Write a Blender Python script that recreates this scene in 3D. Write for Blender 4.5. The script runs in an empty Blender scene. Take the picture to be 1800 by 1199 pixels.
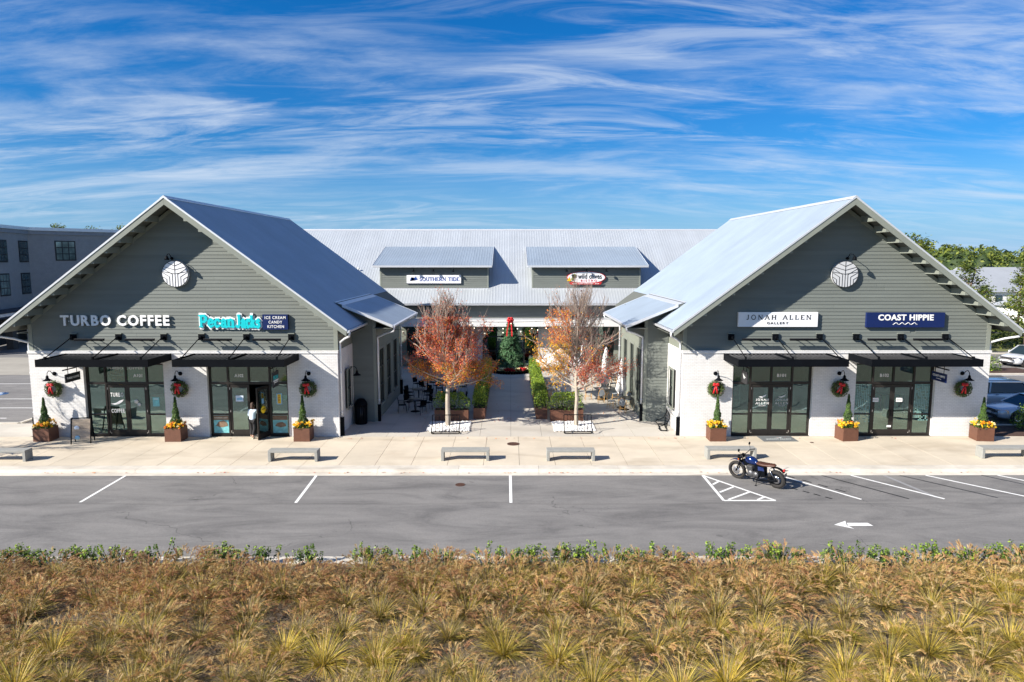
import bpy, bmesh, math, random
from mathutils import Vector, Matrix, Quaternion, noise
scene = bpy.context.scene
R = random.Random(7)
PI = math.pi
# ---------------------------------------------------------------- camera, sky, sun, exposure
cam_d = bpy.data.cameras.new('camera'); cam = bpy.data.objects.new('camera', cam_d)
scene.collection.objects.link(cam); scene.camera = cam
cam_d.sensor_width = 36; cam_d.lens = 24.0; cam_d.clip_start = .1; cam_d.clip_end = 8000
cam.location = (0, 0, 8.8); cam.rotation_euler = (math.radians(90-6.8), 0, -math.radians(.144))
LIGHT = Vector((1.9, 1.0, -1.29)).normalized()          # way the sunlight travels
SUN_EL = math.asin(-LIGHT.z)
SUN_ROT = math.atan2(-LIGHT.x, -LIGHT.y)
sun_d = bpy.data.lights.new('sun', 'SUN'); sun = bpy.data.objects.new('sun', sun_d)
scene.collection.objects.link(sun); sun.rotation_euler = LIGHT.to_track_quat('-Z', 'Y').to_euler()
sun.location = (-40, -20, 40)
sun_d.energy = 5.0; sun_d.angle = math.radians(.5); sun_d.color = (1, .93, .83)
w = bpy.data.worlds.new('World'); scene.world = w; w.use_nodes = True
nt = w.node_tree; N = nt.nodes; L = nt.links; N.clear()
def nd(nt, t, **k):
    n = nt.nodes.new(t)
    for a, b in k.items():
        if a.startswith('i_'):
            key = a[2:]; key = int(key) if key.isdigit() else key
            n.inputs[key].default_value = b
        else: setattr(n, a, b)
    return n
def ramp(nt, stops):
    r = nt.nodes.new('ShaderNodeValToRGB'); e = r.color_ramp.elements
    while len(e) < len(stops): e.new(.5)
    for i, (p, c) in enumerate(stops):
        e[i].position = p; e[i].color = c if len(c) == 4 else (*c, 1)
    return r
sky = nd(nt, 'ShaderNodeTexSky', sky_type='NISHITA', sun_disc=False, sun_elevation=SUN_EL, sun_rotation=SUN_ROT, altitude=0, air_density=1.0, dust_density=.35, ozone_density=2.2)
hs = nd(nt, 'ShaderNodeHueSaturation'); hs.inputs['Saturation'].default_value = 1.12; hs.inputs['Value'].default_value = .92
L.new(sky.outputs[0], hs.inputs['Color'])
gm = nd(nt, 'ShaderNodeMixRGB', blend_type='MULTIPLY'); gm.inputs[0].default_value = 1; gm.inputs[2].default_value = (.40, .80, 1.28, 1)
L.new(hs.outputs[0], gm.inputs[1])
tc = nd(nt, 'ShaderNodeTexCoord'); sx = nd(nt, 'ShaderNodeSeparateXYZ'); L.new(tc.outputs['Generated'], sx.inputs[0])
def math_(nt, op, a, b=None, clamp=False):
    m = nt.nodes.new('ShaderNodeMath'); m.operation = op; m.use_clamp = clamp
    for i, v in enumerate((a, b)):
        if v is None: continue
        if isinstance(v, (int, float)): m.inputs[i].default_value = v
        else: nt.links.new(v, m.inputs[i])
    return m.outputs[0]
tint = ramp(nt, [(0.0, (.52, .82, 1.2)), (.12, (.24, .76, 1.3)), (.3, (.08, .76, 1.38)), (1.0, (.08, .72, 1.35))]); L.new(sx.outputs[2], tint.inputs[0]); L.new(tint.outputs[0], gm.inputs[2])
zz = math_(nt, 'ADD', math_(nt, 'MAXIMUM', sx.outputs[2], 0.0), .16)
px = math_(nt, 'DIVIDE', sx.outputs[0], zz); py = math_(nt, 'DIVIDE', sx.outputs[1], zz)
cv = nd(nt, 'ShaderNodeCombineXYZ'); L.new(px, cv.inputs[0]); L.new(py, cv.inputs[1])
def cloud(scale, rot, seed, dist, detail, lo, hi, rough=.6):
    mp = nd(nt, 'ShaderNodeMapping'); mp.inputs['Rotation'].default_value = (0, 0, rot); mp.inputs['Scale'].default_value = scale; mp.inputs['Location'].default_value = (seed, seed*.7, 0)
    L.new(cv.outputs[0], mp.inputs[0])
    n = nd(nt, 'ShaderNodeTexNoise'); n.inputs['Scale'].default_value = 1; n.inputs['Detail'].default_value = detail; n.inputs['Roughness'].default_value = rough; n.inputs['Distortion'].default_value = dist
    L.new(mp.outputs[0], n.inputs['Vector'])
    r = ramp(nt, [(lo, (0, 0, 0)), (hi, (1, 1, 1))]); r.color_ramp.interpolation = 'EASE'; L.new(n.outputs[0], r.inputs[0]); return r.outputs[0]
CL1 = cloud((.5, 1.5, 1), math.radians(-10), 6.4, .6, 12, .46, .70, .62)
CL2 = cloud((1.2, 4.5, 1), math.radians(-16), 11.3, 1.0, 12, .42, .70, .66)
CL3 = cloud((.35, .8, 1), .3, 5.2, .3, 3, .3, .62, .5)
c12 = math_(nt, 'ADD', math_(nt, 'MULTIPLY', CL1, .6), math_(nt, 'MULTIPLY', math_(nt, 'MULTIPLY', CL2, CL3), .62), True)
fac = math_(nt, 'MULTIPLY', c12, .78)
low = ramp(nt, [(0.0, (.6, .6, .6)), (.08, (1, 1, 1))]); L.new(sx.outputs[2], low.inputs[0])
fac = math_(nt, 'MULTIPLY', fac, low.outputs[0])
hz = nd(nt, 'ShaderNodeMixRGB'); hr = ramp(nt, [(0.0, (.8, .8, .8)), (.05, (.42, .42, .42)), (.15, (0, 0, 0))]); L.new(sx.outputs[2], hr.inputs[0]); L.new(hr.outputs[0], hz.inputs[0]); L.new(gm.outputs[0], hz.inputs[1]); hz.inputs[2].default_value = (3.2, 5.6, 9.2, 1)
cm = nd(nt, 'ShaderNodeMixRGB'); L.new(fac, cm.inputs[0]); L.new(hz.outputs[0], cm.inputs[1]); cm.inputs[2].default_value = (7.0, 7.9, 9.2, 1)
bg = nd(nt, 'ShaderNodeBackground'); bg.inputs[1].default_value = .05; L.new(cm.outputs[0], bg.inputs[0])
wo = nd(nt, 'ShaderNodeOutputWorld'); L.new(bg.outputs[0], wo.inputs[0])
vs = scene.view_settings; vs.view_transform = 'Standard'; vs.look = 'None'; vs.gamma = 1; vs.use_curve_mapping = False; vs.exposure = 1.05
# ---------------------------------------------------------------- materials
MATS = {}
def mat(name, col, rough=.6, metal=0, var=.12, scale=3., bump=0., bscale=40., rnd=0., spec=.5, kind=None, stretch=None, var2=None, trans=0):
    if name in MATS: return MATS[name]
    m = bpy.data.materials.new(name); m.use_nodes = True; nt = m.node_tree; b = nt.nodes['Principled BSDF']
    b.inputs['Roughness'].default_value = rough; b.inputs['Metallic'].default_value = metal; b.inputs['Specular IOR Level'].default_value = spec
    tc = nd(nt, 'ShaderNodeTexCoord'); g = nd(nt, 'ShaderNodeNewGeometry')
    vec = g.outputs['Position']
    if stretch:
        mp = nd(nt, 'ShaderNodeMapping'); mp.inputs['Scale'].default_value = stretch; nt.links.new(vec, mp.inputs[0]); vec = mp.outputs[0]
    n = nd(nt, 'ShaderNodeTexNoise'); n.inputs['Scale'].default_value = scale; n.inputs['Detail'].default_value = 8; n.inputs['Roughness'].default_value = .65
    nt.links.new(vec, n.inputs['Vector'])
    lo = tuple(max(0, c*(1-var)) for c in col); hi = tuple(min(1, c*(1+var)) for c in col)
    if var2: lo = var2
    r = ramp(nt, [(.3, lo), (.7, hi)]); nt.links.new(n.outputs[0], r.inputs[0]); out = r.outputs[0]
    if rnd:
        oi = nd(nt, 'ShaderNodeObjectInfo'); mr = nd(nt, 'ShaderNodeMapRange'); mr.inputs[3].default_value = 1-rnd; mr.inputs[4].default_value = 1+rnd
        nt.links.new(oi.outputs['Random'], mr.inputs[0]); h = nd(nt, 'ShaderNodeHueSaturation'); nt.links.new(mr.outputs[0], h.inputs['Value']); nt.links.new(out, h.inputs['Color']); out = h.outputs[0]
    nt.links.new(out, b.inputs['Base Color'])
    if bump:
        n2 = nd(nt, 'ShaderNodeTexNoise'); n2.inputs['Scale'].default_value = bscale; n2.inputs['Detail'].default_value = 4
        nt.links.new(vec, n2.inputs['Vector']); bp = nd(nt, 'ShaderNodeBump'); bp.inputs['Strength'].default_value = bump; bp.inputs['Distance'].default_value = .02
        nt.links.new(n2.outputs[0], bp.inputs['Height']); nt.links.new(bp.outputs[0], b.inputs['Normal'])
    if trans:
        mx = nd(nt, 'ShaderNodeMixShader'); mx.inputs[0].default_value = trans; tl = nd(nt, 'ShaderNodeBsdfTranslucent'); nt.links.new(out, tl.inputs[0])
        o = nt.nodes['Material Output']; nt.links.new(b.outputs[0], mx.inputs[1]); nt.links.new(tl.outputs[0], mx.inputs[2]); nt.links.new(mx.outputs[0], o.inputs[0])
    MATS[name] = m; return m
def glass(name, tint, refl=.08, rough=.02):
    m = bpy.data.materials.new(name); m.use_nodes = True; nt = m.node_tree; nt.nodes.clear()
    t = nd(nt, 'ShaderNodeBsdfTransparent'); t.inputs[0].default_value = (*tint, 1)
    g = nd(nt, 'ShaderNodeBsdfGlossy'); g.inputs[0].default_value = (.9, 1, .98, 1); g.inputs['Roughness'].default_value = rough
    f = nd(nt, 'ShaderNodeFresnel'); f.inputs[0].default_value = 1.5; a = math_(nt, 'MULTIPLY', f.outputs[0], 2.2); a = math_(nt, 'ADD', a, refl, True)
    n = nd(nt, 'ShaderNodeTexNoise'); n.inputs['Scale'].default_value = 1.1; gg = nd(nt, 'ShaderNodeNewGeometry'); nt.links.new(gg.outputs['Position'], n.inputs[0])
    bp = nd(nt, 'ShaderNodeBump'); bp.inputs['Strength'].default_value = .12; bp.inputs['Distance'].default_value = .05; nt.links.new(n.outputs[0], bp.inputs['Height']); nt.links.new(bp.outputs[0], g.inputs['Normal'])
    mx = nd(nt, 'ShaderNodeMixShader'); nt.links.new(a, mx.inputs[0]); nt.links.new(t.outputs[0], mx.inputs[1]); nt.links.new(g.outputs[0], mx.inputs[2])
    o = nd(nt, 'ShaderNodeOutputMaterial'); nt.links.new(mx.outputs[0], o.inputs[0]); MATS[name] = m; return m
def brickmat(name, col, mortar, dirt=.08):
    m = mat(name, col, .75, var=dirt, scale=1.6); nt = m.node_tree; b = nt.nodes['Principled BSDF']
    g = nd(nt, 'ShaderNodeNewGeometry'); s = nd(nt, 'ShaderNodeSeparateXYZ'); nt.links.new(g.outputs['Position'], s.inputs[0])
    c = nd(nt, 'ShaderNodeCombineXYZ'); nt.links.new(math_(nt, 'ADD', s.outputs[0], s.outputs[1]), c.inputs[0]); nt.links.new(s.outputs[2], c.inputs[1])
    bt = nd(nt, 'ShaderNodeTexBrick'); bt.inputs['Scale'].default_value = 1; bt.inputs['Brick Width'].default_value = .21; bt.inputs['Row Height'].default_value = .078
    bt.inputs['Mortar Size'].default_value = .007; bt.inputs['Mortar Smooth'].default_value = .3; bt.inputs['Color1'].default_value = (1, 1, 1, 1); bt.inputs['Color2'].default_value = (.93, .93, .93, 1); bt.inputs['Mortar'].default_value = (mortar, mortar, mortar, 1)
    nt.links.new(c.outputs[0], bt.inputs[0]); lk = b.inputs['Base Color'].links[0].from_socket
    mu = nd(nt, 'ShaderNodeMixRGB', blend_type='MULTIPLY'); mu.inputs[0].default_value = 1; nt.links.new(lk, mu.inputs[1]); nt.links.new(bt.outputs[0], mu.inputs[2]); nt.links.new(mu.outputs[0], b.inputs['Base Color'])
    bp = nd(nt, 'ShaderNodeBump'); bp.invert = True; bp.inputs['Strength'].default_value = .9; bp.inputs['Distance'].default_value = .008; nt.links.new(bt.outputs[1], bp.inputs['Height']); nt.links.new(bp.outputs[0], b.inputs['Normal'])
    return m
M = lambda n: MATS[n]
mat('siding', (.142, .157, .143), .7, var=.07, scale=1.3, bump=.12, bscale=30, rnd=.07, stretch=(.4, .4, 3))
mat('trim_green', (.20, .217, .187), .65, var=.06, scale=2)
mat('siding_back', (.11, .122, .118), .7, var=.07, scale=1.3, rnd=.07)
mat('smooth_panel', (.19, .208, .175), .75, var=.06, scale=1.2, bump=.1, bscale=60)
brickmat('white_brick', (.70, .69, .675), .72)
brickmat('grey_brick', (.31, .315, .32), .8)
mat('white_trim', (.7, .7, .69), .5, var=.05)
mat('roof_metal', (.36, .43, .50), .45, .42, var=.08, scale=.5, rnd=.03); mat('roof_metal_main', (.52, .555, .585), .42, .42, var=.06, scale=.5, rnd=.03)
mat('roof_metal_dull', (.66, .68, .71), .5, .55, var=.06, scale=.5, rnd=.03)
mat('roof_edge', (.7, .71, .73), .42, .5, var=.05)
mat('soffit', (.10, .108, .095), .8, var=.1)
mat('galv_pipe', (.68, .7, .74), .35, .4, var=.06)
mat('black_metal', (.004, .005, .007), .6, 0, var=.2, spec=.05)
mat('bronze_frame', (.028, .024, .021), .4, .4, var=.15)
mat('dark_frame', (.015, .016, .017), .45, .2, var=.15)
glass('shop_glass', (.5, .78, .71), .1)
glass('window_glass', (.3, .45, .44), .12)
glass('far_glass', (.3, .42, .42), .3)
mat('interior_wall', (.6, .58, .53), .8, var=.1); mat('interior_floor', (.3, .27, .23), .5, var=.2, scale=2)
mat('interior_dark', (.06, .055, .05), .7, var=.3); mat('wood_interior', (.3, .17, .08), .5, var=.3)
mat('white_print', (.8, .8, .79), .5, var=.02); mat('frost_print', (.55, .58, .57), .5, var=.05)
mat('sign_white', (.78, .78, .8), .4, var=.02); mat('navy', (.004, .014, .085), .35, var=.05); mat('navy_ink', (.01, .05, .25), .4, var=.05)
mat('cyan', (.0, .52, .56), .4, var=.05); mat('black_ink', (.02, .02, .022), .5, var=.1); mat('red_ink', (.45, .02, .02), .5, var=.05)
mat('cream', (.75, .7, .55), .6, var=.05); mat('yellow_print', (.85, .62, .02), .5, var=.04); mat('olive', (.1, .11, .02), .6, var=.2); mat('teal_print', (.18, .5, .52), .5, var=.3, scale=6)
mat('sky_print', (.25, .5, .7), .5, var=.2); mat('brown_print', (.2, .13, .08), .6, var=.4, scale=8); mat('pale_blue', (.62, .72, .85), .5, var=.02)
mat('concrete_walk', (.53, .465, .365), .85, var=.10, scale=.55, bump=.15, bscale=60, rnd=.035)
mat('concrete_court', (.46, .43, .375), .85, var=.08, scale=.6, bump=.15, bscale=60, rnd=.04)
mat('kerb_concrete', (.55, .51, .44), .85, var=.14, scale=1.4, bump=.2, bscale=40, rnd=.05)
mat('joint', (.12, .11, .1), .9)
mat('bench_concrete', (.27, .27, .25), .8, var=.1, scale=5, bump=.15, bscale=60)
mat('corten', (.13, .055, .032), .6, .15, var=.16, scale=6); mat('soil', (.03, .02, .014), .95, var=.4, scale=20)
mat('paint_white', (.74, .74, .72), .7, var=.12, scale=6, bump=.1); mat('paint_black', (.007, .007, .009), .6, var=.3, scale=8); mat('paint_faded', (.24, .24, .245), .8, var=.2, scale=9); mat('paint_blue', (.25, .42, .65), .7, var=.2, scale=6)
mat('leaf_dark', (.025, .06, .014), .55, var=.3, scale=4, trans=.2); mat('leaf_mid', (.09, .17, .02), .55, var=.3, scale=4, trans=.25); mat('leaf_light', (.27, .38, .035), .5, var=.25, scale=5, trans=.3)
mat('cypress', (.055, .10, .028), .7, var=.4, scale=12, trans=.2); mat('fir', (.045, .13, .045), .6, var=.4, scale=9, trans=.15); mat('fir_light', (.10, .20, .09), .6, var=.3, scale=9, trans=.15)
mat('wreath_green', (.06, .085, .02), .7, var=.5, scale=14)
mat('petal_yellow', (.8, .47, .01), .6, var=.2, scale=30, trans=.2); mat('petal_orange', (.75, .2, .01), .6, var=.3, scale=30, trans=.2); mat('petal_cream', (.75, .66, .35), .6, var=.15, trans=.2); mat('petal_red', (.5, .01, .012), .55, var=.3, scale=20, trans=.15)
mat('ribbon_red', (.48, .008, .012), .5, var=.25, scale=20)
mat('maple_red', (.52, .10, .065), .55, var=.35, scale=6, trans=.35); mat('maple_orange', (.70, .24, .05), .55, var=.3, scale=6, trans=.35); mat('maple_yellow', (.75, .46, .03), .55, var=.25, scale=6, trans=.35); mat('maple_green', (.16, .17, .03), .55, var=.3, scale=6, trans=.3); mat('maple_brown', (.22, .06, .035), .6, var=.3, scale=6, trans=.25)
mat('bark', (.36, .31, .25), .85, var=.25, scale=8, bump=.5, bscale=30, stretch=(1, 1, .3)); mat('twig', (.3, .23, .19), .8, var=.2); mat('bark_dark', (.1, .07, .05), .9, var=.3, scale=6)
mat('pebble', (.78, .77, .75), .7, var=.1, scale=9, rnd=.1)
mat('canvas', (.78, .77, .76), .8, var=.06, scale=4, trans=.2); mat('rattan', (.5, .29, .1), .5, var=.25, scale=20); mat('grey_weave', (.22, .24, .26), .6, var=.2, scale=40)
mat('tyre', (.02, .018, .017), .85, var=.3, scale=20, bump=.3); mat('chrome', (.6, .6, .62), .2, .95, var=.08); mat('engine_grey', (.16, .16, .165), .4, .7, var=.2, scale=20); mat('tank_blue', (.004, .018, .10), .15, .2, var=.1, spec=.8); mat('leather', (.075, .03, .017), .45, var=.25, scale=12)
mat('skin', (.5, .3, .22), .6, var=.05); mat('shirt', (.55, .65, .74), .8, var=.1, scale=9); mat('black_cloth', (.012, .012, .014), .85, var=.2); mat('hair', (.05, .025, .015), .7, var=.3)
mat('mulch', (.06, .03, .02), .95, var=.4, scale=15, bump=.5)
mat('grass_ground', (.12, .13, .04), .95, var=.3, scale=.4, bump=.5, bscale=10)
mat('lot_ground', (.3, .28, .24), .9, var=.15, scale=.3)
def emis(name, col, s):
    m = bpy.data.materials.new(name); m.use_nodes = True; b = m.node_tree.nodes['Principled BSDF']; b.inputs['Base Color'].default_value = (*col, 1); b.inputs['Emission Color'].default_value = (*col, 1); b.inputs['Emission Strength'].default_value = s; MATS[name] = m
emis('bulb', (1, .9, .7), 1.0); emis('amber_bulb', (1, .55, .08), 4)
def paintmat(name, col, rough=.25):
    m = mat(name, col, rough, .3, var=.03); b = m.node_tree.nodes['Principled BSDF']; b.inputs['Coat Weight'].default_value = .8; b.inputs['Coat Roughness'].default_value = .05
paintmat('car_white', (.75, .76, .77)); paintmat('car_silver', (.72, .73, .74)); paintmat('car_sky_tint', (.5, .58, .68)); paintmat('car_black', (.02, .02, .022))  # sedan is silver-white; blue of reflected sky is in its paint colour
mat('car_glass', (.02, .035, .04), .05, .3, spec=1, var=.1)
def asphalt():
    m = mat('asphalt', (.168, .162, .157), .9, var=.22, scale=34, bump=.35, bscale=120); nt = m.node_tree; b = nt.nodes['Principled BSDF']
    g = nd(nt, 'ShaderNodeNewGeometry'); mp = nd(nt, 'ShaderNodeMapping'); mp.inputs['Scale'].default_value = (.22, .75, 1); nt.links.new(g.outputs['Position'], mp.inputs[0])
    n = nd(nt, 'ShaderNodeTexNoise'); n.inputs['Scale'].default_value = 1; n.inputs['Detail'].default_value = 10; n.inputs['Roughness'].default_value = .72; n.inputs['Distortion'].default_value = .9; nt.links.new(mp.outputs[0], n.inputs[0])
    r = ramp(nt, [(.3, (.6, .6, .61)), (.42, (.82, .82, .82)), (.52, (1.03, 1.03, 1.02)), (.66, (1.24, 1.23, 1.21))]); nt.links.new(n.outputs[0], r.inputs[0])
    # crack lines
    v = nd(nt, 'ShaderNodeTexVoronoi', feature='DISTANCE_TO_EDGE'); mp2 = nd(nt, 'ShaderNodeMapping'); mp2.inputs['Scale'].default_value = (.16, .22, 1); n3 = nd(nt, 'ShaderNodeTexNoise'); n3.inputs['Scale'].default_value = 1.2; n3.inputs['Detail'].default_value = 5
    nt.links.new(g.outputs['Position'], n3.inputs[0]); ad = nd(nt, 'ShaderNodeVectorMath', operation='ADD'); nt.links.new(g.outputs['Position'], ad.inputs[0]); nt.links.new(n3.outputs[1], ad.inputs[1]); nt.links.new(ad.outputs[0], mp2.inputs[0]); nt.links.new(mp2.outputs[0], v.inputs[0]); v.inputs['Scale'].default_value = 1
    n4 = nd(nt, 'ShaderNodeTexNoise'); n4.inputs['Scale'].default_value = .12; nt.links.new(g.outputs['Position'], n4.inputs[0])
    cr = math_(nt, 'LESS_THAN', v.outputs[0], .0035); cr = math_(nt, 'MULTIPLY', cr, math_(nt, 'GREATER_THAN', n4.outputs[0], .56)); cr = math_(nt, 'SUBTRACT', 1, math_(nt, 'MULTIPLY', cr, .35))
    sp = nd(nt, 'ShaderNodeSeparateXYZ'); nt.links.new(g.outputs['Position'], sp.inputs[0]); n5 = nd(nt, 'ShaderNodeTexNoise'); n5.inputs['Scale'].default_value = .35; n5.inputs['Detail'].default_value = 6; nt.links.new(g.outputs['Position'], n5.inputs[0])
    dy = math_(nt, 'ABSOLUTE', math_(nt, 'ADD', math_(nt, 'SUBTRACT', sp.outputs[1], 24.6), math_(nt, 'MULTIPLY', n5.outputs[0], .7))); seam = math_(nt, 'SUBTRACT', 1, math_(nt, 'MULTIPLY', math_(nt, 'SUBTRACT', 1, math_(nt, 'MULTIPLY', dy, 7), True), .2)); cr = math_(nt, 'MULTIPLY', cr, seam)
    v2 = nd(nt, 'ShaderNodeTexVoronoi'); v2.inputs['Scale'].default_value = .9; nt.links.new(ad.outputs[0], v2.inputs[0]); n6 = nd(nt, 'ShaderNodeTexNoise'); n6.inputs['Scale'].default_value = .5; nt.links.new(g.outputs['Position'], n6.inputs[0])
    drip = math_(nt, 'MULTIPLY', math_(nt, 'LESS_THAN', v2.outputs[0], .09), math_(nt, 'GREATER_THAN', n6.outputs[0], .55)); cr = math_(nt, 'MULTIPLY', cr, math_(nt, 'SUBTRACT', 1, math_(nt, 'MULTIPLY', drip, .28)))
    lk = b.inputs['Base Color'].links[0].from_socket
    mu = nd(nt, 'ShaderNodeMixRGB', blend_type='MULTIPLY'); mu.inputs[0].default_value = 1; nt.links.new(lk, mu.inputs[1]); nt.links.new(r.outputs[0], mu.inputs[2])
    mv = nd(nt, 'ShaderNodeVectorMath', operation='SCALE'); nt.links.new(mu.outputs[0], mv.inputs[0]); nt.links.new(cr, mv.inputs['Scale']); nt.links.new(mv.outputs[0], b.inputs['Base Color'])
asphalt()
def stain(name, amount=.5):
    m = M(name); nt = m.node_tree; b = nt.nodes['Principled BSDF']; g = nd(nt, 'ShaderNodeNewGeometry'); n = nd(nt, 'ShaderNodeTexNoise'); mp = nd(nt, 'ShaderNodeMapping'); mp.inputs['Scale'].default_value = (.25, .6, 1); nt.links.new(g.outputs['Position'], mp.inputs[0]); nt.links.new(mp.outputs[0], n.inputs[0])
    n.inputs['Scale'].default_value = 1.3; n.inputs['Detail'].default_value = 9; n.inputs['Distortion'].default_value = .6
    r = ramp(nt, [(.3, (1-amount*.45, 1-amount*.5, 1-amount*.55)), (.5, (1, 1, 1))]); nt.links.new(n.outputs[0], r.inputs[0]); lk = b.inputs['Base Color'].links[0].from_socket
    mu = nd(nt, 'ShaderNodeMixRGB', blend_type='MULTIPLY'); mu.inputs[0].default_value = 1; nt.links.new(lk, mu.inputs[1]); nt.links.new(r.outputs[0], mu.inputs[2]); nt.links.new(mu.outputs[0], b.inputs['Base Color'])
stain('concrete_walk', .4); stain('kerb_concrete', .6); stain('concrete_court', .35)
# ---------------------------------------------------------------- mesh builder
COL = scene.collection
class MB:
    def __init__(s): s.v = []; s.f = []; s.m = []; s.sm = []
    def add(s, vs, fs, mi=0, smooth=False):
        o = len(s.v); s.v += [tuple(v) for v in vs]
        for f in fs: s.f.append(tuple(i+o for i in f)); s.m.append(mi); s.sm.append(smooth)
        return s
    def box(s, x0, x1, y0, y1, z0, z1, mi=0):
        x0, x1 = min(x0, x1), max(x0, x1); y0, y1 = min(y0, y1), max(y0, y1); z0, z1 = min(z0, z1), max(z0, z1)
        v = [(x0, y0, z0), (x1, y0, z0), (x1, y1, z0), (x0, y1, z0), (x0, y0, z1), (x1, y0, z1), (x1, y1, z1), (x0, y1, z1)]
        return s.add(v, [(0, 3, 2, 1), (4, 5, 6, 7), (0, 1, 5, 4), (1, 2, 6, 5), (2, 3, 7, 6), (3, 0, 4, 7)], mi)
    def bar(s, a, b, wd, ht, mi=0, up=(0, 0, 1)):      # rectangular bar from a to b
        a = Vector(a); b = Vector(b); d = (b-a).normalized(); u = Vector(up)
        if abs(d.dot(u)) > .99: u = Vector((0, 1, 0))
        r = d.cross(u).normalized(); u = r.cross(d).normalized(); v = []
        for p in (a, b):
            for i, j in ((-1, -1), (1, -1), (1, 1), (-1, 1)): v.append(p+r*wd*.5*i+u*ht*.5*j)
        return s.add(v, [(3, 2, 1, 0), (4, 5, 6, 7), (0, 1, 5, 4), (1, 2, 6, 5), (2, 3, 7, 6), (3, 0, 4, 7)], mi)
    def tube(s, pts, rad, n=8, mi=0, cap=True):
        pts = [Vector(p) for p in pts]; rs = rad if isinstance(rad, (list, tuple)) else [rad]*len(pts); v = []; f = []; ref = None
        for i, p in enumerate(pts):
            d = (pts[min(i+1, len(pts)-1)]-pts[max(i-1, 0)]).normalized()
            if ref is None: ref = Vector((0, 0, 1)) if abs(d.z) < .9 else Vector((1, 0, 0))
            x = d.cross(ref).normalized(); y = d.cross(x).normalized(); ref = y.cross(d) if False else ref
            if abs(d.dot(ref)) > .97: x = d.orthogonal().normalized(); y = d.cross(x)
            for k in range(n): a = 2*PI*k/n; v.append(p+(x*math.cos(a)+y*math.sin(a))*rs[i])
        for i in range(len(pts)-1):
            for k in range(n): k2 = (k+1) % n; f.append((i*n+k, i*n+k2, (i+1)*n+k2, (i+1)*n+k))
        if cap: f.append(tuple(range(n))[::-1]); f.append(tuple((len(pts)-1)*n+k for k in range(n)))
        return s.add(v, f, mi, True)
    def prism(s, poly, axis, a, b, mi=0):              # poly 2D extruded along axis between a and b
        def P(p, t): return {'x': (t, p[0], p[1]), 'y': (p[0], t, p[1]), 'z': (p[0], p[1], t)}[axis]
        n = len(poly); v = [P(p, a) for p in poly]+[P(p, b) for p in poly]
        return s.add(v, [tuple(range(n)), tuple(range(2*n-1, n-1, -1))]+[(i, i+n, (i+1) % n+n, (i+1) % n) for i in range(n)], mi)
    def lathe(s, prof, c=(0, 0, 0), n=16, mi=0, axis='z', smooth=True):
        v = []; f = []; c = Vector(c)
        for r, h in prof:
            for k in range(n):
                a = 2*PI*k/n; q = (r*math.cos(a), r*math.sin(a), h)
                if axis == 'y': q = (q[0], q[2], q[1])
                if axis == 'x': q = (q[2], q[0], q[1])
                v.append(c+Vector(q))
        for i in range(len(prof)-1):
            for k in range(n): k2 = (k+1) % n; f.append((i*n+k, i*n+k2, (i+1)*n+k2, (i+1)*n+k))
        f.append(tuple(range(n))[::-1]); f.append(tuple((len(prof)-1)*n+k for k in range(n)))
        return s.add(v, f, mi, smooth)
    def ball(s, c, r, mi=0, nu=10, nv=6):
        if not isinstance(r, (tuple, list)): r = (r, r, r)
        v = []; f = []
        for j in range(nv+1):
            t = PI*j/nv
            for k in range(nu): a = 2*PI*k/nu; v.append((c[0]+r[0]*math.sin(t)*math.cos(a), c[1]+r[1]*math.sin(t)*math.sin(a), c[2]+r[2]*math.cos(t)))
        for j in range(nv):
            for k in range(nu): k2 = (k+1) % nu; f.append((j*nu+k, (j+1)*nu+k, (j+1)*nu+k2, j*nu+k2))
        return s.add(v, f, mi, True)
    def torus(s, c, Rr, r, axis='y', n=24, m=8, mi=0, a0=0, a1=2*PI):
        pts = []
        for k in range(n+1):
            a = a0+(a1-a0)*k/n; q = (Rr*math.cos(a), Rr*math.sin(a))
            pts.append({'y': (c[0]+q[0], c[1], c[2]+q[1]), 'z': (c[0]+q[0], c[1]+q[1], c[2]), 'x': (c[0], c[1]+q[0], c[2]+q[1])}[axis])
        v = []; f = []; cc = Vector(c); nrm = {'y': Vector((0, 1, 0)), 'z': Vector((0, 0, 1)), 'x': Vector((1, 0, 0))}[axis]
        for p in pts:
            p = Vector(p); o = (p-cc).normalized()
            for k in range(m): a = 2*PI*k/m; v.append(p+(o*math.cos(a)+nrm*math.sin(a))*r)
        for i in range(n):
            for k in range(m): k2 = (k+1) % m; f.append((i*m+k, i*m+k2, (i+1)*m+k2, (i+1)*m+k))
        return s.add(v, f, mi, True)
    def leaf(s, c, size, mi=0, nrm=None, rr=R):
        c = Vector(c)
        d = Vector((rr.gauss(0, 1), rr.gauss(0, 1), rr.gauss(0, 1))); d.normalize()
        if nrm is not None: d = (d*.8+Vector(nrm)).normalized()
        x = d.orthogonal().normalized(); y = d.cross(x); a = rr.uniform(0, 2*PI); x, y = x*math.cos(a)+y*math.sin(a), y*math.cos(a)-x*math.sin(a)
        h = size*.5; return s.add([c-x*h, c+y*h*.55+d*h*.15, c+x*h, c-y*h*.55+d*h*.15], [(0, 1, 2, 3)], mi)
    def mesh(s, name, mats):
        me = bpy.data.meshes.new(name); me.from_pydata(s.v, [], s.f)
        for m in (mats if isinstance(mats, (list, tuple)) else [mats]): me.materials.append(M(m) if isinstance(m, str) else m)
        if s.f:
            me.polygons.foreach_set('material_index', s.m); me.polygons.foreach_set('use_smooth', s.sm)
        me.update(); return me
    def build(s, name, mats, parent=None, loc=None, **k):
        return link(name, s.mesh(name, mats), parent, loc, **k)
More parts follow.
